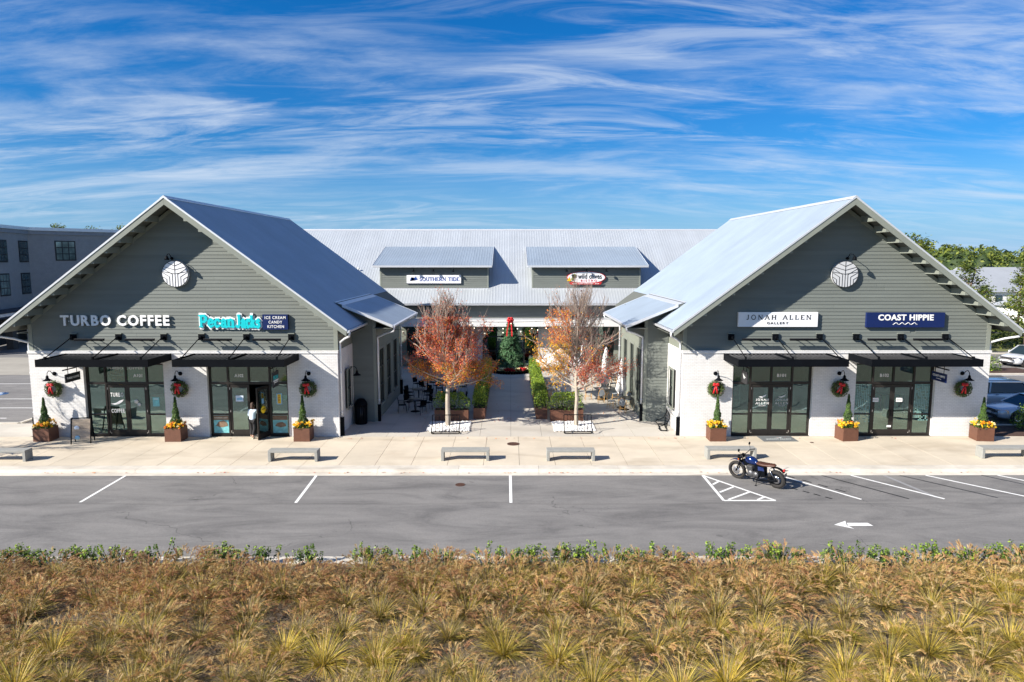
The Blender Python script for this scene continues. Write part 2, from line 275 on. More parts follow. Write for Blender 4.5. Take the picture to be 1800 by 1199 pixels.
def link(name, me, parent=None, loc=None, rot=None, scale=None, **k):
    o = bpy.data.objects.new(name, me); COL.objects.link(o)
    if parent is not None: o.parent = parent
    if loc is not None: o.location = loc
    if rot is not None: o.rotation_euler = rot
    if scale is not None: o.scale = scale
    tag(o, **k); return o
def tag(o, label=None, cat=None, group=None, kind=None):
    if label: o['label'] = label
    if cat: o['category'] = cat
    if group: o['group'] = group
    if kind: o['kind'] = kind
    return o
def root(name, label, cat, loc=(0, 0, 0), rz=0, group=None):
    o = bpy.data.objects.new(name, None); COL.objects.link(o); o.empty_display_size = .3; o.location = loc; o.rotation_euler = (0, 0, rz)
    return tag(o, label, cat, group)
KIDS = {}
def copy_tree(o, loc=None, rz=None, label=None, group=None, parent=None, scale=None):
    c = o.copy(); COL.objects.link(c)
    if parent is not None: c.parent = parent
    if loc is not None: c.location = loc
    if rz is not None: c.rotation_euler = (0, 0, rz)
    if scale is not None: c.scale = (scale,)*3 if not isinstance(scale, tuple) else scale
    if label: c['label'] = label
    if group: c['group'] = group
    for ch in list(o.children): copy_tree(ch, parent=c)
    return c
# ---------------------------------------------------------------- lettering
def raw_text(s, bold=0., extr=.01, space=1.0):
    cu = bpy.data.curves.new('t', 'FONT'); cu.body = s; cu.size = 1; cu.offset = bold; cu.extrude = extr; cu.space_character = space; cu.resolution_u = 3; cu.align_x = 'LEFT'
    o = bpy.data.objects.new('t', cu); COL.objects.link(o); dg = bpy.context.evaluated_depsgraph_get(); me = bpy.data.meshes.new_from_object(o.evaluated_get(dg)); bpy.data.objects.remove(o); bpy.data.curves.remove(cu)
    return me
def text(name, s, x0, x1, z0, z1, y, m, parent, bold=.01, depth=.02, space=1.05, face='-y', keep=False, loc0=(0, 0, 0), shear=0, **k):
    """lettering filling x0..x1, z0..z1 in the plane y, facing -y (or +-x: then x is local y)"""
    me = raw_text(s, bold, 1, space); xs = [v.co.x for v in me.vertices]; ys = [v.co.y for v in me.vertices]
    ax, bx, ay, by = min(xs), max(xs), min(ys), max(ys); sx_ = (x1-x0)/(bx-ax); sz_ = (z1-z0)/(by-ay)
    for v in me.vertices:
        X = x0+(v.co.x-ax)*sx_; Z = z0+(v.co.y-ay)*sz_; D = -v.co.z*depth*.5
        X += shear*(Z-z0)
        if face == '-y': v.co = (X, y+D, Z)
        elif face == '+x': v.co = (y-D, X, Z)
        elif face == '-x': v.co = (y+D, x0+x1-X, Z)
        elif face == 'up': v.co = (X, Z, y-D)
    me.materials.clear(); me.materials.append(M(m)); me.name = name; me.update()
    return link(name, me, parent, **k)
SER = {  # stroke letters in a 0..w x 0..1 box: (points, thick?), 's' marks where serifs sit
 'J': (.42, [([(.3, 1), (.3, .18), (.2, .02), (.05, .03)], 1)], [(.3, 1)]), 'N': (.85, [([(.1, 0), (.1, 1)], 0), ([(.1, 1), (.75, 0)], 1), ([(.75, 0), (.75, 1)], 0)], [(.1, 0), (.1, 1), (.75, 1)]),
 'A': (.85, [([(.02, 0), (.42, 1)], 0), ([(.42, 1), (.82, 0)], 1), ([(.16, .36), (.68, .36)], 0)], [(.04, 0), (.8, 0)]), 'H': (.85, [([(.13, 0), (.13, 1)], 1), ([(.72, 0), (.72, 1)], 1), ([(.13, .52), (.72, .52)], 0)], [(.13, 0), (.13, 1), (.72, 0), (.72, 1)]),
 'L': (.65, [([(.13, 0), (.13, 1)], 1), ([(.13, .02), (.6, .02), (.62, .25)], 0)], [(.13, 0), (.13, 1)]), 'E': (.66, [([(.13, 0), (.13, 1)], 1), ([(.13, .02), (.6, .02), (.62, .22)], 0), ([(.13, .98), (.58, .98), (.58, .8)], 0), ([(.13, .52), (.42, .52)], 0)], [(.13, 0), (.13, 1)]),
 'T': (.72, [([(.36, 0), (.36, 1)], 1), ([(.02, .82), (.04, .98), (.68, .98), (.7, .82)], 0)], [(.36, 0)]), 'U': (.82, [([(.13, 1), (.13, .3), (.22, .08), (.42, 0), (.6, .08), (.7, .3), (.7, 1)], .5)], [(.13, 1), (.7, 1)]),
 'R': (.78, [([(.13, 0), (.13, 1)], 1), ([(.13, .98), (.45, .98), (.6, .86), (.6, .64), (.45, .52), (.13, .52)], .5), ([(.38, .52), (.72, 0)], 1)], [(.13, 0), (.13, 1), (.72, 0)]),
 'I': (.32, [([(.16, 0), (.16, 1)], 1)], [(.16, 0), (.16, 1)]), 'D': (.85, [([(.13, 0), (.13, 1)], 1), ([(.13, .98), (.45, .98), (.68, .82), (.76, .5), (.68, .18), (.45, .02), (.13, .02)], .6)], [(.13, 0), (.13, 1)]),
 'O': (.92, [([(.46+.38*math.cos(a*PI/8), .5+.5*math.sin(a*PI/8)) for a in range(17)], .6)], []), 'S': (.6, [([(.5, .82), (.4, .97), (.2, .97), (.1, .8), (.14, .62), (.3, .52), (.46, .4), (.5, .2), (.4, .03), (.18, .03), (.08, .2)], .7)], []),
 'P': (.8, [([(.16, 0), (.16, 1)], 1), ([(.16, .96), (.5, .96), (.68, .82), (.68, .6), (.5, .46), (.16, .46)], 1)], [(.16, 0), (.12, 1)]),
 'j': (.7, [([(.46, 1), (.46, .2), (.34, .04), (.12, .1)], 1)], [(.42, 1), (.14, .12)]),
 'e': (.62, [([(.1, .34), (.52, .4), (.48, .58), (.3, .66), (.12, .52), (.1, .2), (.28, .02), (.52, .14)], 1)], []), 'c': (.6, [([(.5, .52), (.4, .64), (.24, .64), (.1, .46), (.1, .2), (.26, .02), (.5, .12)], 1)], []),
 'a': (.66, [([(.12, .5), (.28, .64), (.46, .56), (.48, .3), (.5, .04), (.62, .02)], 1), ([(.48, .36), (.2, .34), (.1, .18), (.2, .04), (.36, .06), (.48, .18)], 1)], []),
 'n': (.74, [([(.14, 0), (.14, .64)], 1), ([(.14, .46), (.32, .64), (.5, .58), (.56, .4), (.56, 0)], 1)], [(.14, 0), (.1, .64), (.56, 0)]),
 'k': (.72, [([(.14, 0), (.14, .95)], 1), ([(.5, .62), (.2, .3)], 1), ([(.28, .36), (.6, 0)], 1)], [(.14, 0), (.12, .95), (.6, 0)]),
 's': (.56, [([(.46, .52), (.32, .65), (.14, .56), (.14, .42), (.42, .28), (.44, .12), (.28, .01), (.08, .1)], 1)], [])}
def serif_text(name, s, x0, x1, z0, z1, y, m, parent, thick=.15, thin=.06, gap=.16, ser=.2, depth=.02, each=False):
    h = z1-z0; tot = sum((SER[c][0] if c != ' ' else .45) for c in s)+gap*(len(s)-1); sc = (x1-x0)/tot; px = x0; mb = MB(); out = []
    for c in s:
        if c == ' ': px += (.45+gap)*sc; continue
        if each: mb = MB()
        w_, st, sf = SER[c]
        for k_, (pts, th) in enumerate(st):
            t = (thin+(thick-thin)*th)*h
            for i, (a, b) in enumerate(zip(pts[:-1], pts[1:])):
                A = Vector((px+a[0]*sc, y, z0+a[1]*h)); B = Vector((px+b[0]*sc, y, z0+b[1]*h)); e = (B-A).normalized()*t*.35 if len(pts) > 2 else Vector((0, 0, 0))
                mb.bar(A-e, B+e, t, depth+.0007*i+.0003*k_, up=(0, -1, 0))
        for (a, b) in sf:
            b2 = min(max(b, .03), .97); mb.bar((px+(a-ser)*sc, y, z0+b2*h), (px+(a+ser)*sc, y, z0+b2*h), thin*h*(1.3 if thick > .2 else .8), depth+.0021, up=(0, -1, 0))
        if each: out.append(mb.build('letter', m, parent))
        px += (w_+gap)*sc
    return out if each else mb.build(name, m, parent)
# ================================================================= GROUND
def sheet(name, x0, x1, y0, y1, z, m, t=.3, **k):
    mb = MB(); mb.box(x0, x1, y0, y1, z-t, z); return mb.build(name, m, kind='structure', **k)
g = MB(); g.add([(-3000, -1500, -.5), (3000, -1500, -.5), (3000, 5000, -.5), (-3000, 5000, -.5)], [(0, 1, 2, 3)]); g.build('ground', 'grass_ground', kind='structure')
KZ = -.13
road = sheet('parking_lot', -70, 70, 19.5, 27.57, KZ, 'asphalt')
mat('bed_soil', (.11, .085, .06), .95, var=.45, scale=12, bump=.5)
sheet('planting_bed', -60, 60, 5, 19.02, -.02, 'bed_soil', .4)
for nm, x0, x1, y0, y1 in (('side_parking_lot', -90, -26.6, 36.2, 52.5), ('side_parking_lot', 25.6, 80, 35.6, 66)):
    if x0 < 0: lot_w = sheet(nm, x0, x1, y0, y1, -.11, 'asphalt')
    else: lot_e = sheet(nm, x0, x1, y0, y1, -.11, 'asphalt')
sheet('plaza', -90, -26.6, 52.5, 62, -.1, 'lot_ground'); sheet('street', -90, -26.6, 62, 80, -.12, 'asphalt')
sheet('sidewalk_base', -70, 70, 28.5, 36, -.03, 'joint'); sheet('courtyard_base', -26.5, 25.5, 33.42, 75, -.031, 'joint')
# pavement slabs
sw = root('sidewalk', None, None); sw['kind'] = 'structure'
sl = MB(); sl.box(0, 1.545, 0, 4.81, -.1, 0); sl = sl.mesh('pavement_slab', 'concrete_walk')
for i in range(-38, 38):
    link('pavement_slab', sl, sw, (i*1.56+.4, 28.58, R.uniform(-.002, .002)))
ct = root('courtyard_paving', None, None); ct['kind'] = 'structure'
s2 = MB(); s2.box(0, 1.548, 0, 2.988, -.1, 0); s2 = s2.mesh('pavement_slab', 'concrete_court')
for i in range(-11, 11):
    for j in range(8):
        x = i*1.56+.03; y = 33.402+j*3.0
        if abs(x+.78) > 9 and y > 33: continue
        link('pavement_slab', s2, ct, (x, y, R.uniform(-.002, .002)))
es = MB(); es.box(-34.5, -24, 33.402, 36.2, -.1, .001); es.box(23.9, 34, 33.402, 35.6, -.1, .001); es.build('pavement_slab', 'concrete_court', ct)
kb = root('kerb', None, None); kb['kind'] = 'structure'
k1 = MB(); k1.prism([(27.93, -.2), (28.565, -.2), (28.565, .002), (28.02, .002), (27.96, -.02), (27.93, -.1)], 'x', .005, 3.395); k1 = k1.mesh('kerb_stone', 'kerb_concrete')
k2 = MB(); k2.prism([(27.57, -.3), (27.928, -.3), (27.928, -.108), (27.57, -.122)], 'x', .004, 3.396); k2 = k2.mesh('gutter_pan', 'kerb_concrete')
k3 = MB(); k3.prism([(19.02, -.2), (19.5, -.2), (19.5, -.02), (19.46, .012), (19.02, .012)], 'x', .005, 3.395); k3 = k3.mesh('kerb_stone', 'kerb_concrete')
for i in range(-16, 16):
    for me in (k1, k2, k3): link(me.name, me, kb, (i*3.4+1.2, 0, 0))
k4 = MB(); k4.bar((-90, 36.2, -.05), (-27.5, 36.2, -.05), .16, .2); k4.bar((-27.5, 36.2, -.05), (-26.6, 36.2, -.05), .16, .2); k4.bar((-26.55, 36.28, -.05), (-26.55, 75, -.05), .16, .2); k4.bar((25.55, 35.6, -.05), (80, 35.6, -.05), .16, .2); k4.bar((25.55, 35.7, -.05), (25.55, 66, -.05), .16, .2)
k4.build('kerb_edge', 'kerb_concrete', kb)
# markings (flat paint lying on the asphalt)
Q = 1.01477
def stripe(par, a, b, wd, m, z, name='parking_line'):
    a = Vector((a[0], a[1], 0)); b = Vector((b[0], b[1], 0)); d = (b-a).normalized(); n = Vector((-d.y, d.x, 0))*wd/2
    mb = MB(); mb.add([(*(a-n).xy, z), (*(b-n).xy, z), (*(b+n).xy, z), (*(a+n).xy, z)], [(0, 1, 2, 3)]); return mb.build(name, m, par)
zp = KZ+.004
q = lambda p: (p[0]*Q, min(p[1]*Q, 27.56))
for a, b in (((-15.78, 27.3), (-15.71, 24.1)), ((-7.96, 27.3), (-7.82, 24.02)), ((0, 27.3), (.02, 24.0)), ((-23.6, 27.3), (-23.5, 24.1)), ((-31.4, 27.3), (-31.3, 24.1)),
             ((11.04, 27.2), (12.97, 24.32)), ((13.99, 27.28), (16.08, 24.37)), ((17.06, 27.27), (19.39, 24.5)), ((20.02, 27.34), (22.3, 24.5)), ((23.0, 27.34), (25.3, 24.5)), ((26, 27.34), (28.3, 24.5))):
    stripe(road, q(a), q(b), .11, 'paint_white', zp)
T0, T1, T2 = q((7.9, 27.2)), q((7.85, 24.21)), q((9.75, 24.21))
for a, b in ((T0, T1), (T1, T2), (T0, T2)): stripe(road, a, b, .11, 'paint_white', zp+.0008*((T0, T1, T2).index(a)+(b == T2)), 'hatch_line')
for a, b in (((7.97, 26.0), (8.33, 26.4)), ((7.97, 25.1), (8.72, 25.75)), ((8.05, 24.3), (9.1, 25.12)), ((9.12, 24.28), (9.5, 24.6))): stripe(road, q(a), q(b), .1, 'paint_white', zp+.003, 'hatch_line')
for a, b, f in (((11.3, 27.36), (12.9, 25.0), .5), ((12.78, 27.36), (14.77, 24.38), 1), ((16.0, 27.35), (18.14, 24.49), 1), ((19.35, 27.49), (21.4, 24.6), 1), ((10.9, 25.6), (12.0, 24.3), .6), ((22.4, 27.4), (24.4, 24.6), 1)):
    if f == 1: stripe(road, q(a), q(b), .085, 'paint_black', zp-.002, 'blacked_out_line')
    else:
        A = Vector(q(a)); B = Vector(q(b))
        for t0 in (0, .27, .52, .78): stripe(road, A.lerp(B, t0), A.lerp(B, t0+.15), .09, 'paint_black', zp-.002, 'blacked_out_line')
stripe(road, q((15.35, 27.2)), q((15.9, 24.5)), .16, 'paint_faded', zp-.001, 'faded_line')
ar = MB()
ar.add([(10.82*Q, 21.9*Q, zp), (11.32*Q, 21.55*Q, zp), (11.22*Q, 21.86*Q, zp), (11.36*Q, 22.24*Q, zp)], [(0, 1, 2, 3)])
ar.add([(11.25*Q, 21.80*Q, zp), (12.08*Q, 21.8*Q, zp), (12.02*Q, 22.06*Q, zp), (11.33*Q, 22.06*Q, zp), (11.28*Q, 21.93*Q, zp)], [(0, 1, 2, 3, 4)]); ar.build('painted_arrow', 'paint_white', road)
for X, Y_ in ((-37, 49.6), (-31, 40.3)): pass
for y in (37.9, 40.6, 43.3, 48.7): stripe(lot_w, (-60, y), (-28.5, y), .11, 'paint_white', -.106)
b = MB(); b.lathe([(.62, 0), (.62, .002)], (-34.2, 44.9, -.106), 20); b.build('accessible_symbol', 'paint_blue', lot_w)
b = MB(); b.torus((-34.3, 44.8, -.102), .3, .04, 'z', 16, 4, a0=1.2, a1=6.0); b.box(-34.35, -34.25, 44.9, 45.4, -.104, -.1); b.box(-34.3, -33.9, 44.9, 44.98, -.104, -.1); b.build('accessible_symbol', 'paint_white', lot_w)
for y in (38.2, 41.2, 44.2, 47.2, 50.2): stripe(lot_e, (27, y), (32, y), .11, 'paint_white', -.106)
for y in (52, 55, 58): stripe(lot_e, (38, y), (44, y), .11, 'paint_white', -.106)
# manhole covers
def cover(x, y, z, r, label):
    c = MB(); c.lathe([(r, 0), (r, .008), (r*.9, .012), (r*.86, .006)], (0, 0, 0), 24)
    o = c.build('manhole_cover', mat('rusty_iron', (.1, .05, .035), .7, .4, var=.3, scale=20), loc=(x, y, z)); tag(o, label, 'manhole cover')
    for a in range(3): rb = MB(); rb.box(-r*.7, r*.7, (a-1)*r*.45-.02, (a-1)*r*.45+.02, .006, .016); rb.build('rib', 'rusty_iron', o)
cover(.14, 32.0, .003, .3, 'round rusty brown utility cover in the concrete sidewalk before the courtyard')
cover(-2.0, 26.4, KZ+.002, .2, 'small round iron cover in the grey asphalt beside the kerb')
cover(14.6*1.0, 32.2, .003, .09, 'tiny round brown cover in the sidewalk right of the benches')

# ================================================================= BUILDINGS
WY = 33.4; HW = 7.62; RZ = 11.72; SL = .75; ECX = 16.15
def roofz(u): return RZ-SL*abs(u)                  # top of roof over local u
def board_row(par, u0a, u1a, u0b, u1b, z0, z1, y, me_mat='siding', s=1, lap=.022, cuts=None):
    """one clapboard: bottom edge u0a..u1a at z0, top edge u0b..u1b at z1, facing -y"""
    n = max(1, int((u1a-u0a)/4.5)); xs = [0]+sorted(R.uniform(.15, .85) for _ in range(n-1))+[1]
    for a, b in zip(xs[:-1], xs[1:]):
        if (b-a)*(u1a-u0a) < .35: continue
        A = u0a+(u1a-u0a)*a+.002; B = u0a+(u1a-u0a)*b-.002; At = max(A, u0b) if a == 0 else A; Bt = min(B, u1b) if b == 1 else B
        if At >= Bt: At = Bt = (At+Bt)/2
        if At > Bt-.01: At -= .01
        v = [(s*A, y-lap, z0), (s*B, y-lap, z0), (s*B, y+.012, z0), (s*A, y+.012, z0), (s*At, y-.001, z1+.006), (s*Bt, y-.001, z1+.006), (s*Bt, y+.012, z1+.006), (s*At, y+.012, z1+.006)]
        f = [(0, 3, 2, 1), (4, 5, 6, 7), (0, 1, 5, 4), (1, 2, 6, 5), (2, 3, 7, 6), (3, 0, 4, 7)]
        if s < 0: f = [t[::-1] for t in f]
        MB().add(v, f).build('siding_board', me_mat, par)
def roof_panels(par, n, wdt, length, org, xdir, ydir, m, rib=.014, name='roof_panel', per=4):
    """corrugated sheets laid side by side: sheet width along xdir, length down ydir"""
    xd = Vector(xdir).normalized(); yd = Vector(ydir).normalized(); nz = xd.cross(yd)
    if nz.z < 0: nz = -nz
    v = []; f = []; prof = []
    p = wdt/per
    for k in range(per):
        x = k*p; prof += [(x, 0), (x+p*.35, 0), (x+p*.5-.012, rib), (x+p*.5+.012, rib), (x+p*.65, 0)]
    prof.append((wdt+.015, .002))
    for t in (0, length):
        for x, h in prof: v.append(xd*x+yd*t+nz*h)
    k = len(prof)
    for i in range(k-1): f.append((i, i+1, k+i+1, k+i))
    me = MB().add(v, f).mesh(name, m); out = []
    for i in range(n): out.append(link(name, me, par, Vector(org)+xd*wdt*i+nz*(.0015*(i % 2))))
    return out
def gutter_pipe(par, pts, boot=None, r=.055, name='downspout'):
    mb = MB(); mb.tube(pts, r, 10); o = mb.build(name, 'galv_pipe', par)
    for t in (1.2, 3.2):
        if pts[-1][2] < t < pts[-2][2]: c = MB(); c.lathe([(r*1.25, -.03), (r*1.25, .03)], (pts[-1][0], pts[-1][1], t), 10); c.build('clamp', 'galv_pipe', o)
    if boot: b = MB(); b.box(boot[0]-.08, boot[0]+.08, boot[1]-.08, boot[1]+.08, 0, .95); b.build('boot', 'black_metal', o)
    return o
def wing(s, label):
    B = root('shop_building', label, 'building', (-s*ECX, WY, 0)); U = lambda u: s*u
    def bx(name, u0, u1, y0, y1, z0, z1, m, par=B): return MB().box(U(u0), U(u1), y0, y1, z0, z1).build(name, m, par)
    D = 17.1
    # brick base (piers and band over the shop fronts)
    openings = [(-4.98, -1.02), (1.12, 5.1)]
    for u0, u1 in ((-HW, -4.98), (-1.02, 1.12), (5.1, HW)): bx('brick_pier', u0, u1, 0, .32, 0, 3.7, 'white_brick')
    bx('brick_band', -HW, HW, 0, .32, 3.702, 4.2, 'white_brick')
    bx('brick_cap', -HW-.03, HW+.03, -.035, .32, 4.202, 4.335, 'white_brick')
    # gable wall backing and clapboards
    gy = .14
    pr = [(U(-HW+.05), 4.3), (U(HW-.05), 4.3), (U(HW-.05), roofz(HW)-.3), (0, RZ-.3), (U(-HW+.05), roofz(HW)-.3)]
    MB().prism(pr, 'y', gy+.014, gy+.2).build('gable_wall', 'siding', B)
    p = .174; z = 4.34; k = 0
    while z < RZ-.75:
        lim0 = min(HW-.2, (RZ-.32-z)/SL); lim1 = min(HW-.2, (RZ-.32-z-p)/SL)
        if lim1 <= .05: break
        board_row(B, -lim0, lim0, -lim1, lim1, z, z+p, gy, s=s); z += p
    for e in (-1, 1): bx('corner_board', e*(HW-.2), e*HW, gy-.028, gy+.2, 4.337, roofz(HW)-.32, 'trim_green')
    for e in (-1, 1):     # frieze boards under the rake
        L0 = [(U(e*HW), roofz(HW)-.27), (0, RZ-.27), (0, RZ-.47), (U(e*HW), roofz(HW)-.47)]
        MB().prism(L0, 'y', gy-.035, gy-.004).build('frieze_board', 'trim_green', B)
    # roof deck, bargeboards, soffit, outlookers
    y0r, y1r = -1.0, 17.2; EU = 8.34
    for e in (-1, 1):
        th = .16; cut = EU
        MB().prism([(U(e*EU), roofz(EU)-.01), (U(e*.001), RZ-.01), (U(e*.001), RZ-.01-th), (U(e*EU), roofz(EU)-.01-th)], 'y', y0r+.04, y1r).build('roof_deck', 'soffit', B)
        MB().prism([(U(e*EU), roofz(EU)-.035), (U(e*.002), RZ-.035), (U(e*.002), RZ-.37), (U(e*(EU-.02)), roofz(EU)-.31)], 'y', y0r-.005, y0r+.038).build('bargeboard', 'trim_green', B)
        MB().prism([(U(e*(EU+.02)), roofz(EU)+.03), (U(e*.002), RZ+.035), (U(e*.002), RZ-.06), (U(e*(EU+.02)), roofz(EU)-.07)], 'y', y0r-.03, y0r+.06).build('rake_trim', 'roof_edge', B)
        MB().prism([(U(e*EU), roofz(EU)+.0), (U(e*.002), RZ), (U(e*.002), RZ-.3), (U(e*EU), roofz(EU)-.3)], 'y', y1r+.002, y1r+.04).build('bargeboard', 'trim_green', B)
        for i in range(11):
            u = .85+i*.66; zt = roofz(u)-.18
            MB().prism([(U(e*u), zt), (U(e*(u+.42)), zt-.42*SL), (U(e*u), zt-.42*SL)], 'y', y0r+.04, gy).build('outlooker', 'trim_green', B)
        g_ = MB(); gy0, gy1 = (y0r, 3.6) if e > 0 else (y0r, y1r)
        g_.prism([(U(e*(EU+.02)), roofz(EU)-.02), (U(e*(EU+.15)), roofz(EU)-.02), (U(e*(EU+.13)), roofz(EU)-.13), (U(e*(EU+.02)), roofz(EU)-.15)], 'y', gy0, gy1); g_.build('gutter', 'galv_pipe', B)
        # corrugated sheets, split so that the eave on the courtyard side stops at the low roof
        sd = Vector((U(e), 0, -SL)).normalized(); full = (EU+.01)*1.25
        if e > 0:
            roof_panels(B, 5, .92, full, (0, y0r-.01, RZ+.004), (0, 1, 0), sd, 'roof_metal')
            roof_panels(B, 15, .92, (7.0)*1.25, (0, y0r-.01+5*.92, RZ+.004), (0, 1, 0), sd, 'roof_metal')
        else: roof_panels(B, 20, .91, full, (0, y0r-.01, RZ+.004), (0, 1, 0), sd, 'roof_metal')
    rc = MB()
    rc.prism([(-.17, RZ-.09), (-.17, RZ-.07), (0, RZ+.06), (.17, RZ-.07), (.17, RZ-.09), (0, RZ+.03)], 'y', y0r-.03, y1r+.04); rc.build('ridge_cap', 'roof_edge', B)
    # side walls
    bx('brick_side', HW-.32, HW, .322, 3.2, 0, 4.32, 'white_brick'); bx('brick_side', -HW, -HW+.32, .322, D, 0, 4.32, 'white_brick')
    bx('side_wall', -HW+.02, -HW+.3, .36, D, 4.322, 5.75, 'smooth_panel'); bx('side_wall', HW-.3, HW-.03, .36, D, 4.322, 5.75, 'smooth_panel'); bx('side_wall', HW-.3, HW, 11.1, D, 0, 4.32, 'smooth_panel')
    MB().prism([(U(-HW+.3), 0), (U(HW-.3), 0), (U(HW-.3), roofz(HW)-.3), (0, RZ-.3), (U(-HW+.3), roofz(HW)-.3)], 'y', D-.2, D).build('rear_wall', 'siding', B)
    bx('soffit_panel', HW+.002, EU-.03, .3, 3.2, 5.16, 5.19, 'soffit'); bx('soffit_panel', -HW-.002, -EU+.03, .3, D, 5.16, 5.19, 'soffit')
    # side bay under the low roof
    b0, b1, bo = 3.2, 11.1, 8.89
    sr = lambda u: 6.5-.415*(u-7.15)
    MB().prism([(U(HW-.28), 0), (U(bo), 0), (U(bo), sr(bo)-.16), (U(HW-.28), sr(HW)-.02)], 'y', b0+.014, b0+.15).build('bay_wall', 'siding', B)
    z = .02
    while z < 6.0:
        hi = min(bo-.15, 7.15+(6.5-.17-z-p)/.415)
        if hi < HW+.1: break
        board_row(B, HW+.0, min(bo-.15, hi+.3) if z > 4 else bo-.15, HW+.0, hi, z, z+p, b0, s=s) if hi > HW+.1 else None
        z += p
    bx('corner_board', bo-.15, bo+.02, b0-.025, b0+.15, 0, sr(bo)-.2, 'trim_green')
    # bay side wall with three tall windows
    wins = [(b0+.9, b0+2.15), (b0+3.1, b0+4.35), (b0+5.4, b0+6.65)]; ys = b0+.152
    for (a, c) in wins+[(b1, b1)]:
        bx('bay_panel', bo-.2, bo, ys, a, 0, sr(bo)-.16, 'smooth_panel'); ys = c
        if a != c: bx('bay_panel', bo-.2, bo, a, c, 0, .75, 'smooth_panel'); bx('bay_panel', bo-.2, bo, a, c, 3.85, sr(bo)-.16, 'smooth_panel')
    def side_window(u, ya, yb, za, zb, par, rows=3, cols=2):
        f = MB(); t = .06
        f.box(U(u-.1), U(u-.03), ya, ya+t, za, zb); f.box(U(u-.1), U(u-.03), yb-t, yb, za, zb); f.box(U(u-.1), U(u-.03), ya+t, yb-t, za, za+t); f.box(U(u-.1), U(u-.03), ya+t, yb-t, zb-t, zb)
        w_ = f.build('window', 'dark_frame', par)
        for i in range(1, cols): yy = ya+(yb-ya)*i/cols; MB().box(U(u-.09), U(u-.025), yy-.025, yy+.025, za+t, zb-t).build('muntin', 'dark_frame', w_)
        for i in range(1, rows): zz_ = za+(zb-za)*i/rows; MB().box(U(u-.088), U(u-.02), ya+t, yb-t, zz_-.03, zz_+.03).build('muntin', 'dark_frame', w_)
        MB().box(U(u-.075), U(u-.068), ya+t, yb-t, za+t, zb-t).build('pane', 'window_glass', w_)
        MB().box(U(u+.002), U(u+.06), ya-.08, yb+.08, za-.09, za-.002).build('sill', 'trim_green', w_)
        tr = MB(); tr.box(U(u+.002), U(u+.03), ya-.12, ya, za, zb+.12); tr.box(U(u+.002), U(u+.03), yb, yb+.12, za, zb+.12); tr.box(U(u+.002), U(u+.03), ya, yb, zb, zb+.12); tr.build('casing', 'trim_green', w_)
        MB().box(U(u-.7), U(u-.68), ya-.3, yb+.3, 0, 4).build('dark_backing', 'interior_dark', w_)  # dark sheet set well behind the pane so the window looks dark
    for a, c in wins: side_window(bo, a, c, .75, 3.85, B, 3, 2)
    bx('bay_panel', HW, bo-.2, b1-.15, b1, 0, 5.9, 'smooth_panel')
    side_window(HW+.12, 1.35, 2.25, 1.15, 3.1, B, 2, 1)
    # low roof over the bay
    u0, u1, ya, yb = 7.0, 9.92, b0-.7, b1+.45
    MB().prism([(U(u0), sr(u0)+.0), (U(u1), sr(u1)), (U(u1), sr(u1)-.15), (U(u0), sr(u0)-.15)], 'y', ya, yb).build('low_roof_deck', 'soffit', B)
    d2 = Vector((U(1), 0, -.415)).normalized(); Ls = (u1-u0-.35)*math.sqrt(1+.415**2)
    roof_panels(B, 10, (yb-ya)/10, Ls, (U(u0+.36), ya, sr(u0+.36)+.006), (0, 1, 0), d2, 'roof_metal', name='low_roof_panel', rib=.012)
    MB().prism([(U(u0-.12), roofz(u0-.12)+.035), (U(u0+.38), sr(u0+.38)+.03), (U(u0+.38), sr(u0+.38)+.018), (U(u0-.12), roofz(u0-.12)+.02)], 'y', ya-.02, yb).build('flashing', 'roof_edge', B)
    for yy in (ya-.035, yb+.002): MB().prism([(U(u0+.3), sr(u0+.3)+.03), (U(u1+.02), sr(u1)+.03), (U(u1+.02), sr(u1)-.12), (U(u0+.3), sr(u0+.3)-.12)], 'y', yy, yy+.033).build('rake_trim', 'roof_edge', B)
    MB().prism([(U(u1+.004), sr(u1)+.01), (U(u1+.13), sr(u1)-.01), (U(u1+.11), sr(u1)-.12), (U(u1+.004), sr(u1)-.14)], 'y', ya, yb).build('gutter', 'galv_pipe', B)
    MB().box(U(bo), U(u1-.02), ya+.1, yb-.1, sr(u1)-.19, sr(u1)-.16).build('soffit_panel', 'soffit', B)
    # eave cheek where the main eave steps back
    # downspouts
    def dp(u, y, u_e, y_e, z_e): gutter_pipe(B, [(U(u_e), y_e, z_e), (U(u_e-.02*(1 if u_e > 0 else -1)), y_e, z_e-.22), (U((u+u_e)/2), (y+y_e)/2, z_e-.38), (U(u), y, z_e-.62), (U(u), y, z_e-.8), (U(u), y, .05)], (U(u), y))
    dp(HW+.09, .22, EU+.08, -.75, 5.35); dp(-HW-.09, .22, -EU-.08, -.75, 5.35); dp(bo+.09, b0+.1, u1+.06, ya+.2, 5.25); dp(bo+.09, b1-.1, u1+.06, yb-.3, 5.25)
    # shop fronts -------------------------------------------------
    FR = 'bronze_frame'
    for oi, (a, c) in enumerate(openings):
        yf = .18
        F = MB(); H0 = 3.7
        cols = [a, a+.95, (a+c)/2, c-.95, c]
        for k_, u in enumerate(cols):
            t = .05 if k_ in (0, 4) else .045
            uu0, uu1 = (u, u+2*t) if k_ == 0 else ((u-2*t, u) if k_ == 4 else (u-t, u+t))
            zb_ = 0 if k_ != 2 else 2.72
            F.box(U(uu0), U(uu1), yf, yf+.12, zb_, H0)
        F.box(U(a+.1), U(c-.1), yf+.004, yf+.116, 2.62, 2.74); F.box(U(a+.1), U(c-.1), yf+.004, yf+.116, H0-.1, H0-.002)
